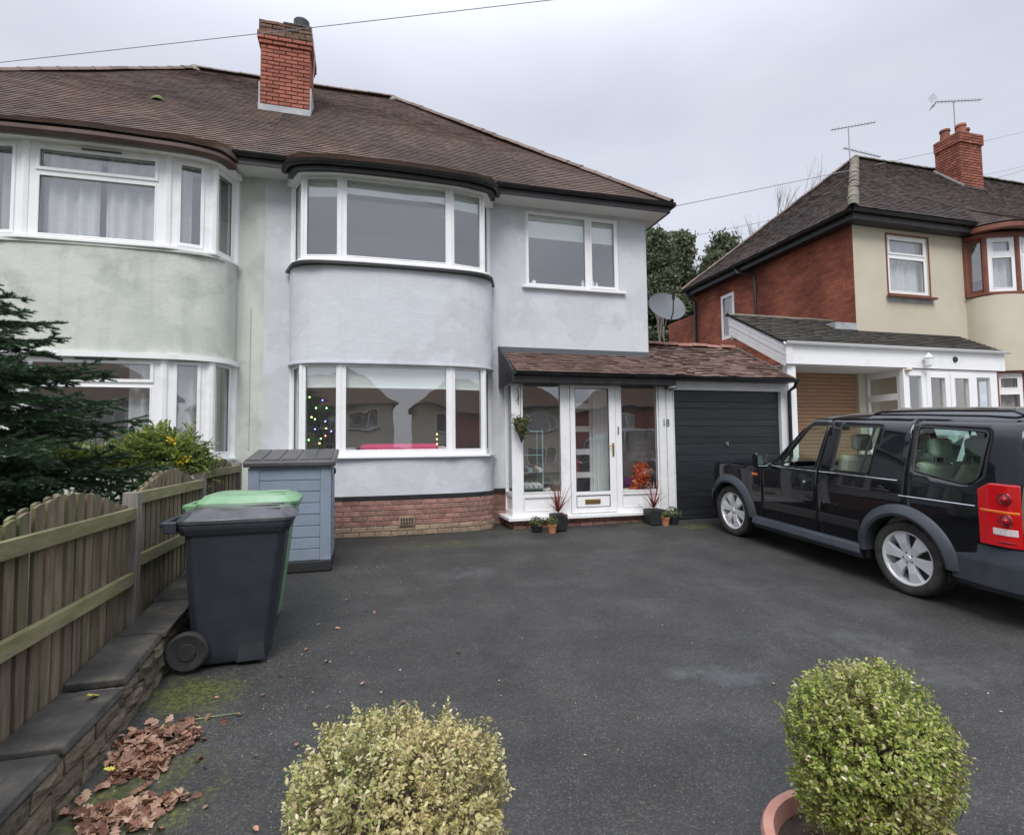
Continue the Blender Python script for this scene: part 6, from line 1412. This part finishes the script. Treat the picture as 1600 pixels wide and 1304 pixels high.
def panel2d(outline, holes, fn, T, st=.06):
    """sheet in (s,h), cut by outline and holes, bent by fn(s,h)->lat"""
    V, E = [], []
    for poly in [outline]+holes:
        P = dens(poly, st); i = len(V); V += [Vector(p) for p in P]; E += [(i+k, i+(k+1) % len(P)) for k in range(len(P))]
    xs = [p[0] for p in outline]; ys = [p[1] for p in outline]; x = min(xs)+st/2
    while x < max(xs):
        y = min(ys)+st/2
        while y < max(ys):
            if inside((x, y), outline) and not any(inside((x, y), h) for h in holes) and all((v.x-x)**2+(v.y-y)**2 > (st*.5)**2 for v in V[:400]): V.append(Vector((x, y)))
            y += st
        x += st
    r = geometry.delaunay_2d_cdt(V, E, [], 0, 1e-5); mb = MB(T); pv, fc = r[0], r[2]
    mb._a([(fn(p.x, p.y), p.x, p.y) for p in pv])
    for f_ in fc:
        c = sum((pv[i] for i in f_), Vector((0, 0)))/len(f_)
        if inside(c, outline) and not any(inside(c, h) for h in holes): mb.f.append(tuple(f_))
    return mb
def rounded(poly, r, n=5):
    out = []; m = len(poly)
    for i in range(m):
        p = Vector(poly[i]); a = Vector(poly[i-1]); b = Vector(poly[(i+1) % m]); ra = min(r, (a-p).length*.45, (b-p).length*.45)
        q0 = p+(a-p).normalized()*ra; q1 = p+(b-p).normalized()*ra
        for k in range(n+1): t = k/n; q = q0*(1-t)**2+p*2*t*(1-t)+q1*t*t; out.append((q.x, q.y))
    return out
def arc(cx_, cy_, r, a0, a1, n=16): return [(cx_+r*math.cos(lerp(a0, a1, i/n)), cy_+r*math.sin(lerp(a0, a1, i/n))) for i in range(n+1)]
def wheel(parent, T, s_, lat, side, R0=.37, rr_=.265, spokes=6, name='wheel'):
    """side -1: outer face towards -lat"""
    TT = T @ Matrix.Translation((lat, s_, R0)); o = side
    tp = [(rr_*.99, .0), (rr_+.012, -.012), (rr_+.05, -.022), (R0-.02, -.018), (R0-.004, .0), (R0, .03), (R0, .19), (R0-.01, .22), (rr_, .235), (rr_*.98, .2)]
    ty = MB(TT); ty.lathe([(r, h*-o) for r, h in tp], n=48, axis='x'); W = ty.build(name, 'tyre', parent, smooth=True, ang=50)
    g = MB(TT)   # tread grooves
    for hh in (.07, .11, .15): g.lathe([(R0+.001, (hh-.006)*-o), (R0+.001, (hh+.006)*-o)], n=48, axis='x')
    g.build('tread_groove', 'car_trim_black', W)
    rm = MB(TT); rm.lathe([(rr_, .002*-o), (rr_+.006, -.006*-o), (rr_-.012, .0), (rr_-.022, .02*-o), (rr_-.03, .10*-o), (rr_-.05, .16*-o)], n=48, axis='x'); rm.build('rim', 'alloy', W, smooth=True)
    MB(TT).lathe([(.0, .11*-o), (rr_-.03, .12*-o)], n=32, axis='x').build('brake_disc', 'alloy_dark', W)
    for k in range(spokes):
        a = 2*math.pi*k/spokes+.2; ca, sa = math.cos(a), math.sin(a)
        def P(r, w, d): return (-o*d, ca*r-sa*w, sa*r+ca*w)
        b = MB(TT); q = [P(.045, -.036, .018), P(.045, .036, .018), P(.15, .046, .004), P(.15, -.046, .004), P(rr_-.012, -.078, .010), P(rr_-.012, .078, .010),
                         P(.045, -.034, .06), P(.045, .034, .06), P(.15, .05, .05), P(.15, -.05, .05), P(rr_-.012, -.082, .05), P(rr_-.012, .082, .05)]
        b._a(q); b.f += [(0, 1, 2, 3), (3, 2, 5, 4), (0, 6, 7, 1), (1, 7, 8, 2), (2, 8, 11, 5), (3, 9, 6, 0), (4, 10, 9, 3), (5, 11, 10, 4), (6, 9, 8, 7), (9, 10, 11, 8)]
        b.build('spoke', 'alloy', W, bev=.005)
    MB(TT).lathe([(0, .004*-o), (.028, .006*-o), (.034, .014*-o), (.062, .016*-o), (.068, .05*-o)], n=20, axis='x').build('hub', 'alloy', W, smooth=True)
    for k in range(5):
        a = 2*math.pi*k/5; MB(TT @ Matrix.Translation((0, .052*math.cos(a), .052*math.sin(a)))).lathe([(0, .011*-o), (.009, .011*-o), (.009, .02*-o)], n=8, axis='x').build('wheel_bolt', 'alloy_dark', W)
    return W
CAR = thing('parked_car', 'large black four wheel drive car with grey wheel arch trims facing the garage', 'car', (6.25, 5.7, -1.45))
CT = Matrix(((1, 0, 0, 5.33), (0, 1, 0, 4.38), (0, .07, 1, -1.552), (0, 0, 0, 1)))
CW = 1.86
def xs(s, h):
    x = .018*max(0, (.5-h)/.2)+.015*((h-.78)/.32)**2*(1 if h < 1.12 else .6)
    if h > 1.06: x += .012*min(1, (h-1.06)/.06)
    if h > 1.15: x += (h-1.15)*.24
    if h > 1.66: x += ((h-1.66)/.12)**2*.05
    if s > 2.7: x += .30*((s-2.7)/.8)**2.4
    if s < -.88: x += .12*((-.88-s)/.24)**2
    return x
Lf = lambda s, h: xs(s, h)
Rt = lambda s, h: CW-xs(s, h)
fa, ra_ = 2.72, 0.0; AR_ = .455
def solid(o, th=.014):
    m = o.modifiers.new('solidify', 'SOLIDIFY'); m.thickness = th; m.offset = -1; return o
def orient(mb, sgn):
    """turn all faces outwards (lat axis)"""
    return mb
glassF = rounded([(1.69, 1.145), (1.325, 1.70), (1.075, 1.705), (1.125, 1.165)], .03)
glassR = rounded([(.86, 1.175), (.875, 1.70), (.37, 1.70), (.40, 1.19)], .03)
glassRsplit = .52
glassQ = rounded([(-.09, 1.27), (-.05, 1.72), (-.72, 1.69), (-.70, 1.26), (-.60, 1.20)], .06)
wing = [(2.02, .40)]+[(fa+.0-AR_*math.cos(t)*1.0, .37+AR_*math.sin(t)) for t in [lerp(.08, math.pi-.05, i/16) for i in range(17)]]+[(3.30, .42), (3.36, .80), (3.34, .99), (3.2, 1.05), (2.6, 1.095), (2.02, 1.13)]
fdoor = [(1.085, .395), (2.008, .395), (2.008, 1.13), (1.86, 1.14), (1.80, 1.20), (1.335, 1.775), (1.075, 1.785), (1.05, 1.60), (1.085, 1.1)]
rdoor = [(1.073, .395), (1.073, 1.1), (1.038, 1.60), (1.063, 1.785), (.02, 1.80), (-.022, 1.1), (-.022, .84)]+[(ra_+AR_*math.cos(t), .37+AR_*math.sin(t)) for t in [lerp(math.pi/2-.03, .08, i/10) for i in range(11)]]
quart = [(-.034, .84), (-.034, 1.1), (.008, 1.80), (-.92, 1.80), (-.99, 1.74), (-1.03, 1.26), (-1.035, .69), (-.70, .69), (-.70, .50)]+[(ra_-AR_*math.cos(t), .37+AR_*math.sin(t)) for t in [lerp(.22, math.pi/2-.06, i/10) for i in range(11)]]
for sgn, fn in ((-1, Lf), (1, Rt)):
    for nm, ol, hl_ in (('front_wing', wing, []), ('front_door', fdoor, [glassF]), ('rear_door', rdoor, [glassR]), ('rear_quarter', quart, [glassQ])):
        mb = panel2d(ol, hl_, fn, CT)
        bm = None; o_ = mb.build(nm, 'car_black', CAR, smooth=True, fixn=False, ang=50)
        me = o_.data
        # orient outward
        if sum(p.normal.x*p.area for p in me.polygons)*sgn < 0: me.flip_normals()
        solid(o_, .016)
    for nm, gl_, m_ in (('side_glass', glassF, 'car_glass'), ('side_glass', glassR, 'car_glass'), ('quarter_glass', glassQ, 'car_glass_tint')):
        cxg = sum(p[0] for p in gl_)/len(gl_); cyg = sum(p[1] for p in gl_)/len(gl_)
        g_ = [(cxg+(p[0]-cxg)*1.03, cyg+(p[1]-cyg)*1.03) for p in gl_]
        mb = panel2d(g_, [], lambda s, h: fn(s, h)-sgn*.010, CT, .12); mb.build(nm, m_, CAR, smooth=True, fixn=False)
        # rubber surround
        P = gl_; b = MB(CT); b.tube([(fn(p[0], p[1])-sgn*.004, p[0], p[1]) for p in P+P[:1]], .009, 5, cap=False); b.build('window_seal', 'car_trim_black', CAR, smooth=True)
    b = MB(CT); b.tube([(fn(glassRsplit, 1.18)-sgn*.004, glassRsplit-.01, 1.18), (fn(glassRsplit-.06, 1.7)-sgn*.004, glassRsplit-.08, 1.71)], .012, 6); b.build('window_divider', 'car_trim_black', CAR)
    # waist strips
    def strip(p0, p1, w_, d_, m_, nm, n=14):
        b = MB(CT); out_ = []
        for i in range(n+1):
            s_, h_ = lerp(p0[0], p1[0], i/n), lerp(p0[1], p1[1], i/n); x = fn(s_, h_); b._a([(x, s_, h_-w_/2), (x+sgn*d_, s_, h_-w_/2+.004), (x+sgn*d_, s_, h_+w_/2-.004), (x, s_, h_+w_/2)])
        for i in range(n):
            for j in range(4): b.f.append((4*i+j, 4*i+(j+1) % 4, 4*i+4+(j+1) % 4, 4*i+4+j))
        b.f += [(0, 1, 2, 3), (4*n, 4*n+3, 4*n+2, 4*n+1)]; return b.build(nm, m_, CAR, bev=.002)
    strip((2.00, 1.128), (1.09, 1.135), .012, .006, 'chrome', 'waist_strip'); strip((1.06, 1.137), (.05, 1.155), .012, .006, 'chrome', 'waist_strip')
    strip((2.0, .585), (1.10, .60), .105, .016, 'car_trim_black', 'door_rub_strip'); strip((1.06, .60), (.50, .60), .105, .016, 'car_trim_black', 'door_rub_strip')
    strip((.03, 1.005), (-.70, 1.02), .012, .006, 'chrome', 'quarter_strip')
    # sill
    b = MB(CT); sx = lambda v: v if sgn < 0 else CW-v
    b.prism([(-.012, .37), (-.035, .30), (.02, .235), (.20, .235), (.20, .40), (.02, .40)], lambda p, t: (sx(p[0]), t, p[1]), .50, 2.22); b.build('sill', 'car_grey_trim', CAR, bev=.012)
    # wheel arch flares
    for (c_, a0, a1) in ((fa, -.18, math.pi+.03), (ra_, -.05, math.pi-.02)):
        b = MB(CT); n = 26
        for i in range(n+1):
            a = lerp(a0, a1, i/n); ca, sa = math.cos(a), math.sin(a)
            for (r_, off) in ((.425, .10), (.425, -.045), (.455, -.055), (.53, -.022), (.555, .012), (.53, .03)):
                s_ = c_+ca*r_; h_ = .375+sa*r_*.99; bx = fn(c_+ca*.5, max(.4, h_)) - (0 if sgn < 0 else 0); b._a([(bx-sgn*(-1)*0+(-sgn)*off*(1), s_, h_)])
        for i in range(n):
            for j in range(6): b.f.append((6*i+j, 6*i+(j+1) % 6, 6*i+6+(j+1) % 6, 6*i+6+j))
        b.f += [tuple(range(6)), tuple(6*n+5-k for k in range(6))]; b.build('wheel_arch', 'car_grey_trim', CAR, smooth=True, ang=35)
        # liner
        b = MB(CT); ar = arc(c_, .37, .44, -.25, math.pi+.25, 20); x0_, x1_ = (.0, .30) if sgn < 0 else (CW, CW-.30)
        for p_, q_ in zip(ar, ar[1:]): b.face([(x0_, *p_), (x1_, *p_), (x1_, *q_), (x0_, *q_)])
        b.face([(x1_, *p_) for p_ in ar]); b.build('arch_liner', 'car_trim_black', CAR)
    for c_ in (fa, ra_): wheel(CAR, CT, c_, .045 if sgn < 0 else CW-.045, sgn)
    # handles
    for (s_, h_) in ((1.30, .995), (.24, 1.03)):
        x = fn(s_, h_)
        b = MB(CT); b.tube([(x+sgn*.0, s_+.10, h_), (x+sgn*.03, s_+.09, h_+.002), (x+sgn*.034, s_, h_+.004), (x+sgn*.03, s_-.09, h_+.002), (x, s_-.10, h_)], .015, 8); b.build('door_handle', 'car_black', CAR, smooth=True)
        MB(CT @ Matrix.Translation((x+sgn*.001, s_, h_))).lathe([(0, 0), (.045, 0), (.05, -.004*sgn)], n=20, axis='x').build('handle_recess', 'car_trim_black', CAR)
        if s_ > 1: MB(CT).box(min(x+sgn*.03, x+sgn*.052), max(x+sgn*.03, x+sgn*.052), s_-.10, s_-.055, h_-.014, h_+.018).build('handle_lock', 'chrome', CAR, bev=.003)
    # mirror
    x = fn(1.82, 1.2); mc = (x+sgn*.16, 1.90, 1.20)
    b = MB(CT); b.cbox(mc, (.20, .11, .20)); b.build('door_mirror', 'car_black', CAR, bev=.035)
    MB(CT).cbox((mc[0], 1.843, 1.20), (.155, .006, .155)).build('mirror_glass', 'mirror_glass', CAR, bev=.002)
    MB(CT).tube([(x, 1.88, 1.14), (x+sgn*.10, 1.90, 1.13)], .025, 8).build('mirror_arm', 'car_trim_black', CAR)
    x = fn(2.16, .985); MB(CT).box(min(x, x+sgn*.008), max(x, x+sgn*.008), 2.10, 2.22, .965, 1.0).build('side_repeater', 'lamp_amber', CAR, bev=.004)
    # vent in the wing
    x = fn(2.1, .78); MB(CT).box(min(x, x+sgn*.006), max(x, x+sgn*.006), 2.08, 2.22, .74, .84).build('wing_vent', 'car_trim_black', CAR, bev=.003)
    # roof rail
    x = fn(.2, 1.78)+(-sgn)*.10
    b = MB(CT); b.tube([(x, .60, 1.84), (x, .50, 1.872), (x, -.2, 1.888), (x, -.80, 1.885), (x, -.88, 1.85)], .012, 8); b.build('roof_rail', 'car_trim_black', CAR, smooth=True)
    # tail lamp
    pl = [(Lf(-.735, 1)-.004, -.735), (Lf(-.8, 1)-.010, -.80), (Lf(-.95, 1)-.008, -.95), (Lf(-1.04, 1)+.0, -1.045), (.085, -1.115), (.15, -1.135), (.25, -1.145)]
    pl = [(q[0] if sgn < 0 else CW-q[0], q[1]) for q in pl]
    def lamp(z0, z1, m_, nm, out, a=0, b_=1, par=CAR, chamf=0):
        n = 20; pts = []; cum = [0]
        for p, q in zip(pl, pl[1:]): cum.append(cum[-1]+math.hypot(q[0]-p[0], q[1]-p[1]))
        for i in range(n+1):
            t = lerp(a, b_, i/n)*cum[-1]; k = max(j for j in range(len(cum)) if cum[j] <= t+1e-9); k = min(k, len(pl)-2); u_ = (t-cum[k])/(cum[k+1]-cum[k]); pts.append((lerp(pl[k][0], pl[k+1][0], u_), lerp(pl[k][1], pl[k+1][1], u_)))
        b = MB(CT); N_ = []
        for i, p in enumerate(pts):
            q0 = pts[max(i-1, 0)]; q1 = pts[min(i+1, n)]; dx, dy = q1[0]-q0[0], q1[1]-q0[1]; L_ = math.hypot(dx, dy); nx_, ny_ = (-dy/L_*(1), dx/L_) ; 
            c_ = Vector((CW/2, 0)); 
            if (Vector(p)-c_).dot(Vector((nx_, ny_))) < 0: nx_, ny_ = -nx_, -ny_
            ch = chamf*max(0, 1-i/(n*.30)) if chamf else 0
            b._a([(p[0]-nx_*.05, p[1]-ny_*.05, z0), (p[0]+nx_*out, p[1]+ny_*out, z0+.006), (p[0]+nx_*out, p[1]+ny_*out, z1-.006-ch), (p[0]-nx_*.05, p[1]-ny_*.05, z1-ch)])
        for i in range(n):
            for j in range(4): b.f.append((4*i+j, 4*i+(j+1) % 4, 4*i+4+(j+1) % 4, 4*i+4+j))
        b.f += [(0, 1, 2, 3), (4*n, 4*n+3, 4*n+2, 4*n+1)]; return b.build(nm, m_, par, smooth=True, ang=30, bev=.004)
    TLm = lamp(.70, 1.245, 'lamp_red', 'tail_lamp', .010, 0, .55, chamf=.06)
    lamp(.985, 1.02, 'lamp_amber', 'turn_signal', .0125, .03, .53, TLm); lamp(.80, .868, 'lamp_clear', 'reverse_lamp', .0135, .20, .50, TLm)
    for z_ in (1.12, .935):
        lx = (xs(-.93, 1)-.012) if sgn < 0 else CW-(xs(-.93, 1)-.012)
        MB(CT @ Matrix.Translation((lx, -.945, z_))).lathe([(0, sgn*.022), (.03, sgn*.018), (.040, sgn*.010), (.044, sgn*.014), (.052, sgn*.012), (.056, 0)], n=24, axis='x').build('lamp_lens', 'lamp_red_dark', TLm, smooth=True)
        MB(CT @ Matrix.Translation((lx+sgn*.014, -.945, z_))).lathe([(0, sgn*.012), (.018, sgn*.009), (.024, 0)], n=16, axis='x').build('lamp_bulb', 'lamp_red', TLm, smooth=True)
    for q_ in (-.80, -.83): MB(CT).box(min(xs(q_, 1)-.014, xs(q_, 1)-.010) if sgn < 0 else CW-xs(q_, 1)+.010, xs(q_, 1)-.010 if sgn < 0 else CW-xs(q_, 1)+.014, q_-.003, q_+.003, .73, 1.20).build('lamp_rib', 'lamp_red_dark', TLm)
    lamp(.726, .76, 'lamp_red_dark', 'lamp_lens', .0115, .26, .48, TLm)
# roof, bonnet, screens
def loft(stations, nm, m_, n=22, pw=4, flip=False):
    """stations: (s, half inset at edge, edge h, top h)"""
    b = MB(CT)
    for (s_, e_, h0, h1) in stations:
        for j in range(n+1):
            t = abs(2*j/n-1); lat = lerp(e_, CW-e_, j/n); b._a([(lat, s_ if not callable(s_) else s_(t), h0+(h1-h0)*(1-t**pw))])
    for i in range(len(stations)-1):
        for j in range(n): a = i*(n+1)+j; b.f.append((a, a+1, a+n+2, a+n+1))
    o_ = b.build(nm, m_, CAR, smooth=True, fixn=False, ang=60)
    return o_
def up_out(o_):
    if sum(p.normal.z*p.area+p.normal.y*p.area*0 for p in o_.data.polygons) < 0: o_.data.flip_normals()
    return o_
e_ = lambda s, h: xs(s, h)
up_out(loft([(1.36, e_(1.36, 1.76)+.03, 1.765, 1.795), (1.2, e_(1.2, 1.78), 1.785, 1.835), (.9, e_(.9, 1.78), 1.79, 1.865), (.60, e_(.6, 1.79), 1.795, 1.875)], 'roof', 'car_black'))
up_out(loft([(.60, e_(.6, 1.79), 1.795, 1.875), (.42, e_(.4, 1.8), 1.80, 1.925), (0, e_(0, 1.8), 1.80, 1.93), (-.6, e_(-.6, 1.8), 1.80, 1.925), (-.92, e_(-.92, 1.8), 1.80, 1.90), (-1.03, .20, 1.74, 1.85)], 'raised_roof', 'car_black'))
up_out(loft([(1.98, .06, 1.125, 1.165), (2.3, .03, 1.115, 1.175), (2.8, .045, 1.08, 1.15), (3.2, .14, 1.04, 1.10), (3.38, .24, .98, 1.04), (3.44, .30, .90, .93)], 'bonnet', 'car_black', pw=6))
o_ = loft([(1.98, .06, 1.125, 1.15), (1.36, e_(1.36, 1.76)+.03, 1.765, 1.795)], 'windscreen', 'car_glass', pw=4)
b = MB(CT)
for i, h_ in enumerate((.36, .62, .90, .98)):
    for j in range(17):
        t = abs(2*j/16-1); lat = lerp(.30 if i else .34, CW-(.30 if i else .34), j/16); b._a([(lat, 3.50-.10*t**3-(.02 if i == 3 else 0), h_)])
for i in range(3):
    for j in range(16): a = i*17+j; b.f.append((a, a+1, a+18, a+17))
b.build('grille', 'car_trim_black', CAR)
for sgn in (-1, 1):
    def fx_(v): return v if sgn < 0 else CW-v
    b = MB(CT); b.prism([(.04, 2.95+.25), (.10, 3.30), (.34, 3.46), (.6, 3.5), (.6, 3.3), (.3, 3.2)], lambda p, t: (fx_(p[0]), p[1], t), .30, .62); b.build('front_bumper', 'car_grey_trim', CAR, bev=.02)
    b = MB(CT); b.prism([(.16, 3.27), (.24, 3.36), (.42, 3.44), (.42, 3.3), (.22, 3.2)], lambda p, t: (fx_(p[0]), p[1], t), .74, .96); b.build('headlamp', 'lamp_clear', CAR, bev=.01)
# rear bumper
RB = [(.02, -.46), (.0, -.75), (.02, -1.0), (.07, -1.12), (.18, -1.19), (.93, -1.22), (1.68, -1.19), (1.79, -1.12), (1.84, -1.0), (1.86, -.75), (1.84, -.46)]
n = len(RB); b = MB(CT)
def rb(z, o): return [((p[0]-CW/2)*(1+o)+CW/2, p[1]*(1+o*.4) if p[1] < -.5 else p[1], z) for p in RB]
lv = [(.27, -.06), (.33, .0), (.52, .012), (.56, .012), (.60, .0), (.69, -.005)]
ids = [b._a(rb(z, o)) for z, o in lv]
for a, c in zip(ids, ids[1:]):
    for k in range(n-1): b.f.append((a+k, a+k+1, c+k+1, c+k))
# fill behind
b.build('rear_bumper', 'car_grey_trim', CAR, smooth=True, ang=25)
b = MB(CT)
for k in range(n-1): b.face([rb(.69, -.005)[k], rb(.69, -.005)[k+1], rb(.69, -.10)[k+1], rb(.69, -.10)[k]])
b.build('bumper_top', 'car_grey_trim', CAR)
MB(CT).box(.25, .5, -1.225, -1.21, .50, .53).build('bumper_reflector', 'lamp_clear', CAR)
# tailgate
b = MB(CT); b.rects(.14, CW-.14, .68, 1.82, [(.20, CW-.20, 1.20, 1.70)], 0, .03)
b.v = [tuple(CT @ (Vector((0, 0, 0))+Vector((CW/2+((CT.inverted() @ Vector(v)).x-CW/2)*(CW/2-xs(-.985, min((CT.inverted() @ Vector(v)).z, 1.78))-.10)/(CW/2-.14), -1.13+(CT.inverted() @ Vector(v)).y+.10*max(0, (CT.inverted() @ Vector(v)).z-1.2), (CT.inverted() @ Vector(v)).z)))) for v in b.v]
b.build('tailgate', 'car_black', CAR, bev=.006)
MB(CT).face([(.20, -1.12, 1.20), (CW-.20, -1.12, 1.20), (CW-.22, -1.07, 1.70), (.22, -1.07, 1.70)]).build('rear_glass', 'car_glass_tint', CAR, fixn=False)
# rounded rear corner posts
for sgn in (-1, 1):
    b = MB(CT); f2 = (lambda v: v) if sgn < 0 else (lambda v: CW-v)
    for h_ in (1.245, 1.5, 1.74, 1.81):
        x0 = xs(-.985, min(h_, 1.78)); dd = .10*max(0, h_-1.2)
        for k in range(7):
            a = k/6*math.pi/2; b._a([(f2(x0+.13*(1-math.cos(a))), -.985-(.145-dd)*math.sin(a), h_)])
    for i in range(3):
        for k in range(6): a = i*7+k; b.f.append((a, a+1, a+8, a+7))
    o_ = b.build('rear_post', 'car_black', CAR, smooth=True, fixn=False)
    if sum(p.normal.y*p.area for p in o_.data.polygons) > 0: o_.data.flip_normals()
MB(CT).box(.34, CW-.34, -.98, 3.30, .25, .30).build('floor', 'car_trim_black', CAR)
MB(CT).box(.08, CW-.08, .45, 2.25, .30, .62).box(.08, .14, .45, 1.9, .62, 1.08).build('cabin_floor', 'car_trim_black', CAR)
MB(CT).box(.10, .16, 1.1, 1.95, .62, 1.10).box(.10, .16, .44, 1.06, .62, 1.12).box(CW-.16, CW-.10, 1.1, 1.95, .62, 1.10).box(CW-.16, CW-.10, .44, 1.06, .62, 1.12).box(.12, .17, -.9, -.05, .7, 1.2).box(CW-.17, CW-.12, -.9, -.05, .7, 1.2).build('door_lining', 'trim_beige', CAR)
MB(CT).box(.10, CW-.10, 1.72, 1.98, .75, 1.10).build('dashboard', 'car_trim_black', CAR, bev=.04)
MB(CT).box(.46, CW-.46, 2.1, 3.2, .5, .95).box(.5, CW-.5, -.9, 2.2, .30, .42).build('engine_block', 'car_trim_black', CAR)
for (s_, lats) in ((.98, (.47, 1.39)), (.02, (.42, .93, 1.44)), (-.70, (.5, 1.36))):
    for l_ in lats:
        w_ = .25 if s_ > .5 else .22; q = MB(CT); q.prism([(s_+.10, .70), (s_+.0, .70), (s_-.14, 1.33), (s_-.02, 1.36)], lambda p, t: (t, p[0], p[1]), l_-w_, l_+w_)
        St = q.build('seat', 'seat_beige', CAR, bev=.045); MB(CT).box(l_-w_, l_+w_, s_+.05, s_+.52, .62, .76).build('seat_cushion', 'seat_beige', St, bev=.04)
        MB(CT).box(l_-.13, l_+.13, s_-.19, s_-.08, 1.40, 1.60).build('headrest', 'seat_beige', St, bev=.045)
        MB(CT).tube([(l_-.06, s_-.12, 1.3), (l_-.06, s_-.13, 1.42)], .008, 5).tube([(l_+.06, s_-.12, 1.3), (l_+.06, s_-.13, 1.42)], .008, 5).build('headrest_post', 'steel', St)
b = MB(CT); b.lathe([(.175, -.012), (.19, 0), (.175, .012), (.163, 0), (.175, -.012)], (1.39, 1.55, 1.08), 24, axis='y'); b.build('steering_wheel', 'car_trim_black', CAR, smooth=True)
MB(CT).box(.85, 1.01, 1.50, 1.55, 1.62, 1.67).build('rear_view_mirror', 'car_trim_black', CAR, bev=.01)
# antenna fin and aerial stub at the rear of the roof
MB(CT).box(.84, 1.02, -.88, -.70, 1.92, 1.965, .03, .04).build('aerial_pod', 'car_trim_black', CAR, bev=.01)
# ---- the pale car on the neighbour's drive, seen through the windows
HC = thing('parked_car', 'pale silver hatchback on the neighbouring drive, seen through the black car windows', 'car', (9.7, 6.1, -1.4))
yy0 = 6.55; HT = Matrix.Translation((8.75, yy0, gz(yy0)+.01+.10)) @ Matrix.Rotation(math.atan(.07), 4, 'X'); HW = 1.76
def hx_(s, h): return .02+.05*max(0, .5-h)+(max(0, h-.92)*.42)+.25*max(0, abs(s+.1)-1.5)**2
prof = [(-1.95, .35), (-2.0, .65), (-1.92, .95), (-1.72, 1.05), (-1.45, 1.38), (-.9, 1.47), (0, 1.5), (.45, 1.44), (1.15, 1.02), (1.85, .85), (2.0, .65), (1.98, .32)]
a1 = [(1.28+.33*math.cos(t), .30+.33*math.sin(t)) for t in [lerp(0, math.pi, i/12) for i in range(13)]]; a2 = [(-1.25+.33*math.cos(t), .30+.33*math.sin(t)) for t in [lerp(0, math.pi, i/12) for i in range(13)]]
ol = prof+[(1.65, .25)]+a1+[(.9, .22), (-.85, .22)]+a2+[(-1.62, .26)]
hw = [rounded([(.95, 1.0), (.36, 1.38), (-.18, 1.42), (-.18, .98)], .04), rounded([(-.26, .98), (-.26, 1.42), (-.95, 1.38), (-1.02, 1.0)], .04), rounded([(-1.10, 1.01), (-1.04, 1.35), (-1.32, 1.28), (-1.5, 1.05)], .04)]
for sgn in (-1, 1):
    fn = (lambda s, h: hx_(s, h)) if sgn < 0 else (lambda s, h: HW-hx_(s, h))
    o_ = panel2d(ol, hw, fn, HT, .12).build('body_side', 'car_silver', HC, smooth=True, fixn=False, ang=50)
    if sum(p.normal.x*p.area for p in o_.data.polygons)*sgn < 0: o_.data.flip_normals()
    for g_ in hw: panel2d([(p[0], p[1]) for p in g_], [], lambda s, h: fn(s, h)-sgn*.008, HT, .2).build('side_glass', 'car_glass', HC, fixn=False)
    for c_ in (1.28, -1.25): wheel(HC, HT, c_, .05 if sgn < 0 else HW-.05, sgn, R0=.30, rr_=.20, spokes=6)
b = MB(HT)
for (s_, h_) in prof:
    for j in range(9): t = j/8; q = abs(2*t-1); x0 = hx_(s_, h_); b._a([(lerp(x0, HW-x0, t), s_, h_+.03*(1-q**3))])
for i in range(len(prof)-1):
    for j in range(8): a = i*9+j; b.f.append((a, a+9, a+10, a+1))
o_ = b.build('body_top', ['car_silver', 'car_glass'], HC, smooth=True, fixn=True, ang=40)
for k, p in enumerate(o_.data.polygons):
    if k//8 in (3, 7) and 0 < k % 8 < 7: p.material_index = 1
MB(HT).box(.1, HW-.1, -1.8, 1.9, .2, .5).build('floor', 'car_trim_black', HC)
for (s_, l_) in ((-.1, .5), (-.1, 1.26), (-.95, .5), (-.95, 1.26)): MB(HT).box(l_-.22, l_+.22, s_-.18, s_-.02, .5, 1.12, .02).build('seat', 'car_trim_black', HC, bev=.04)
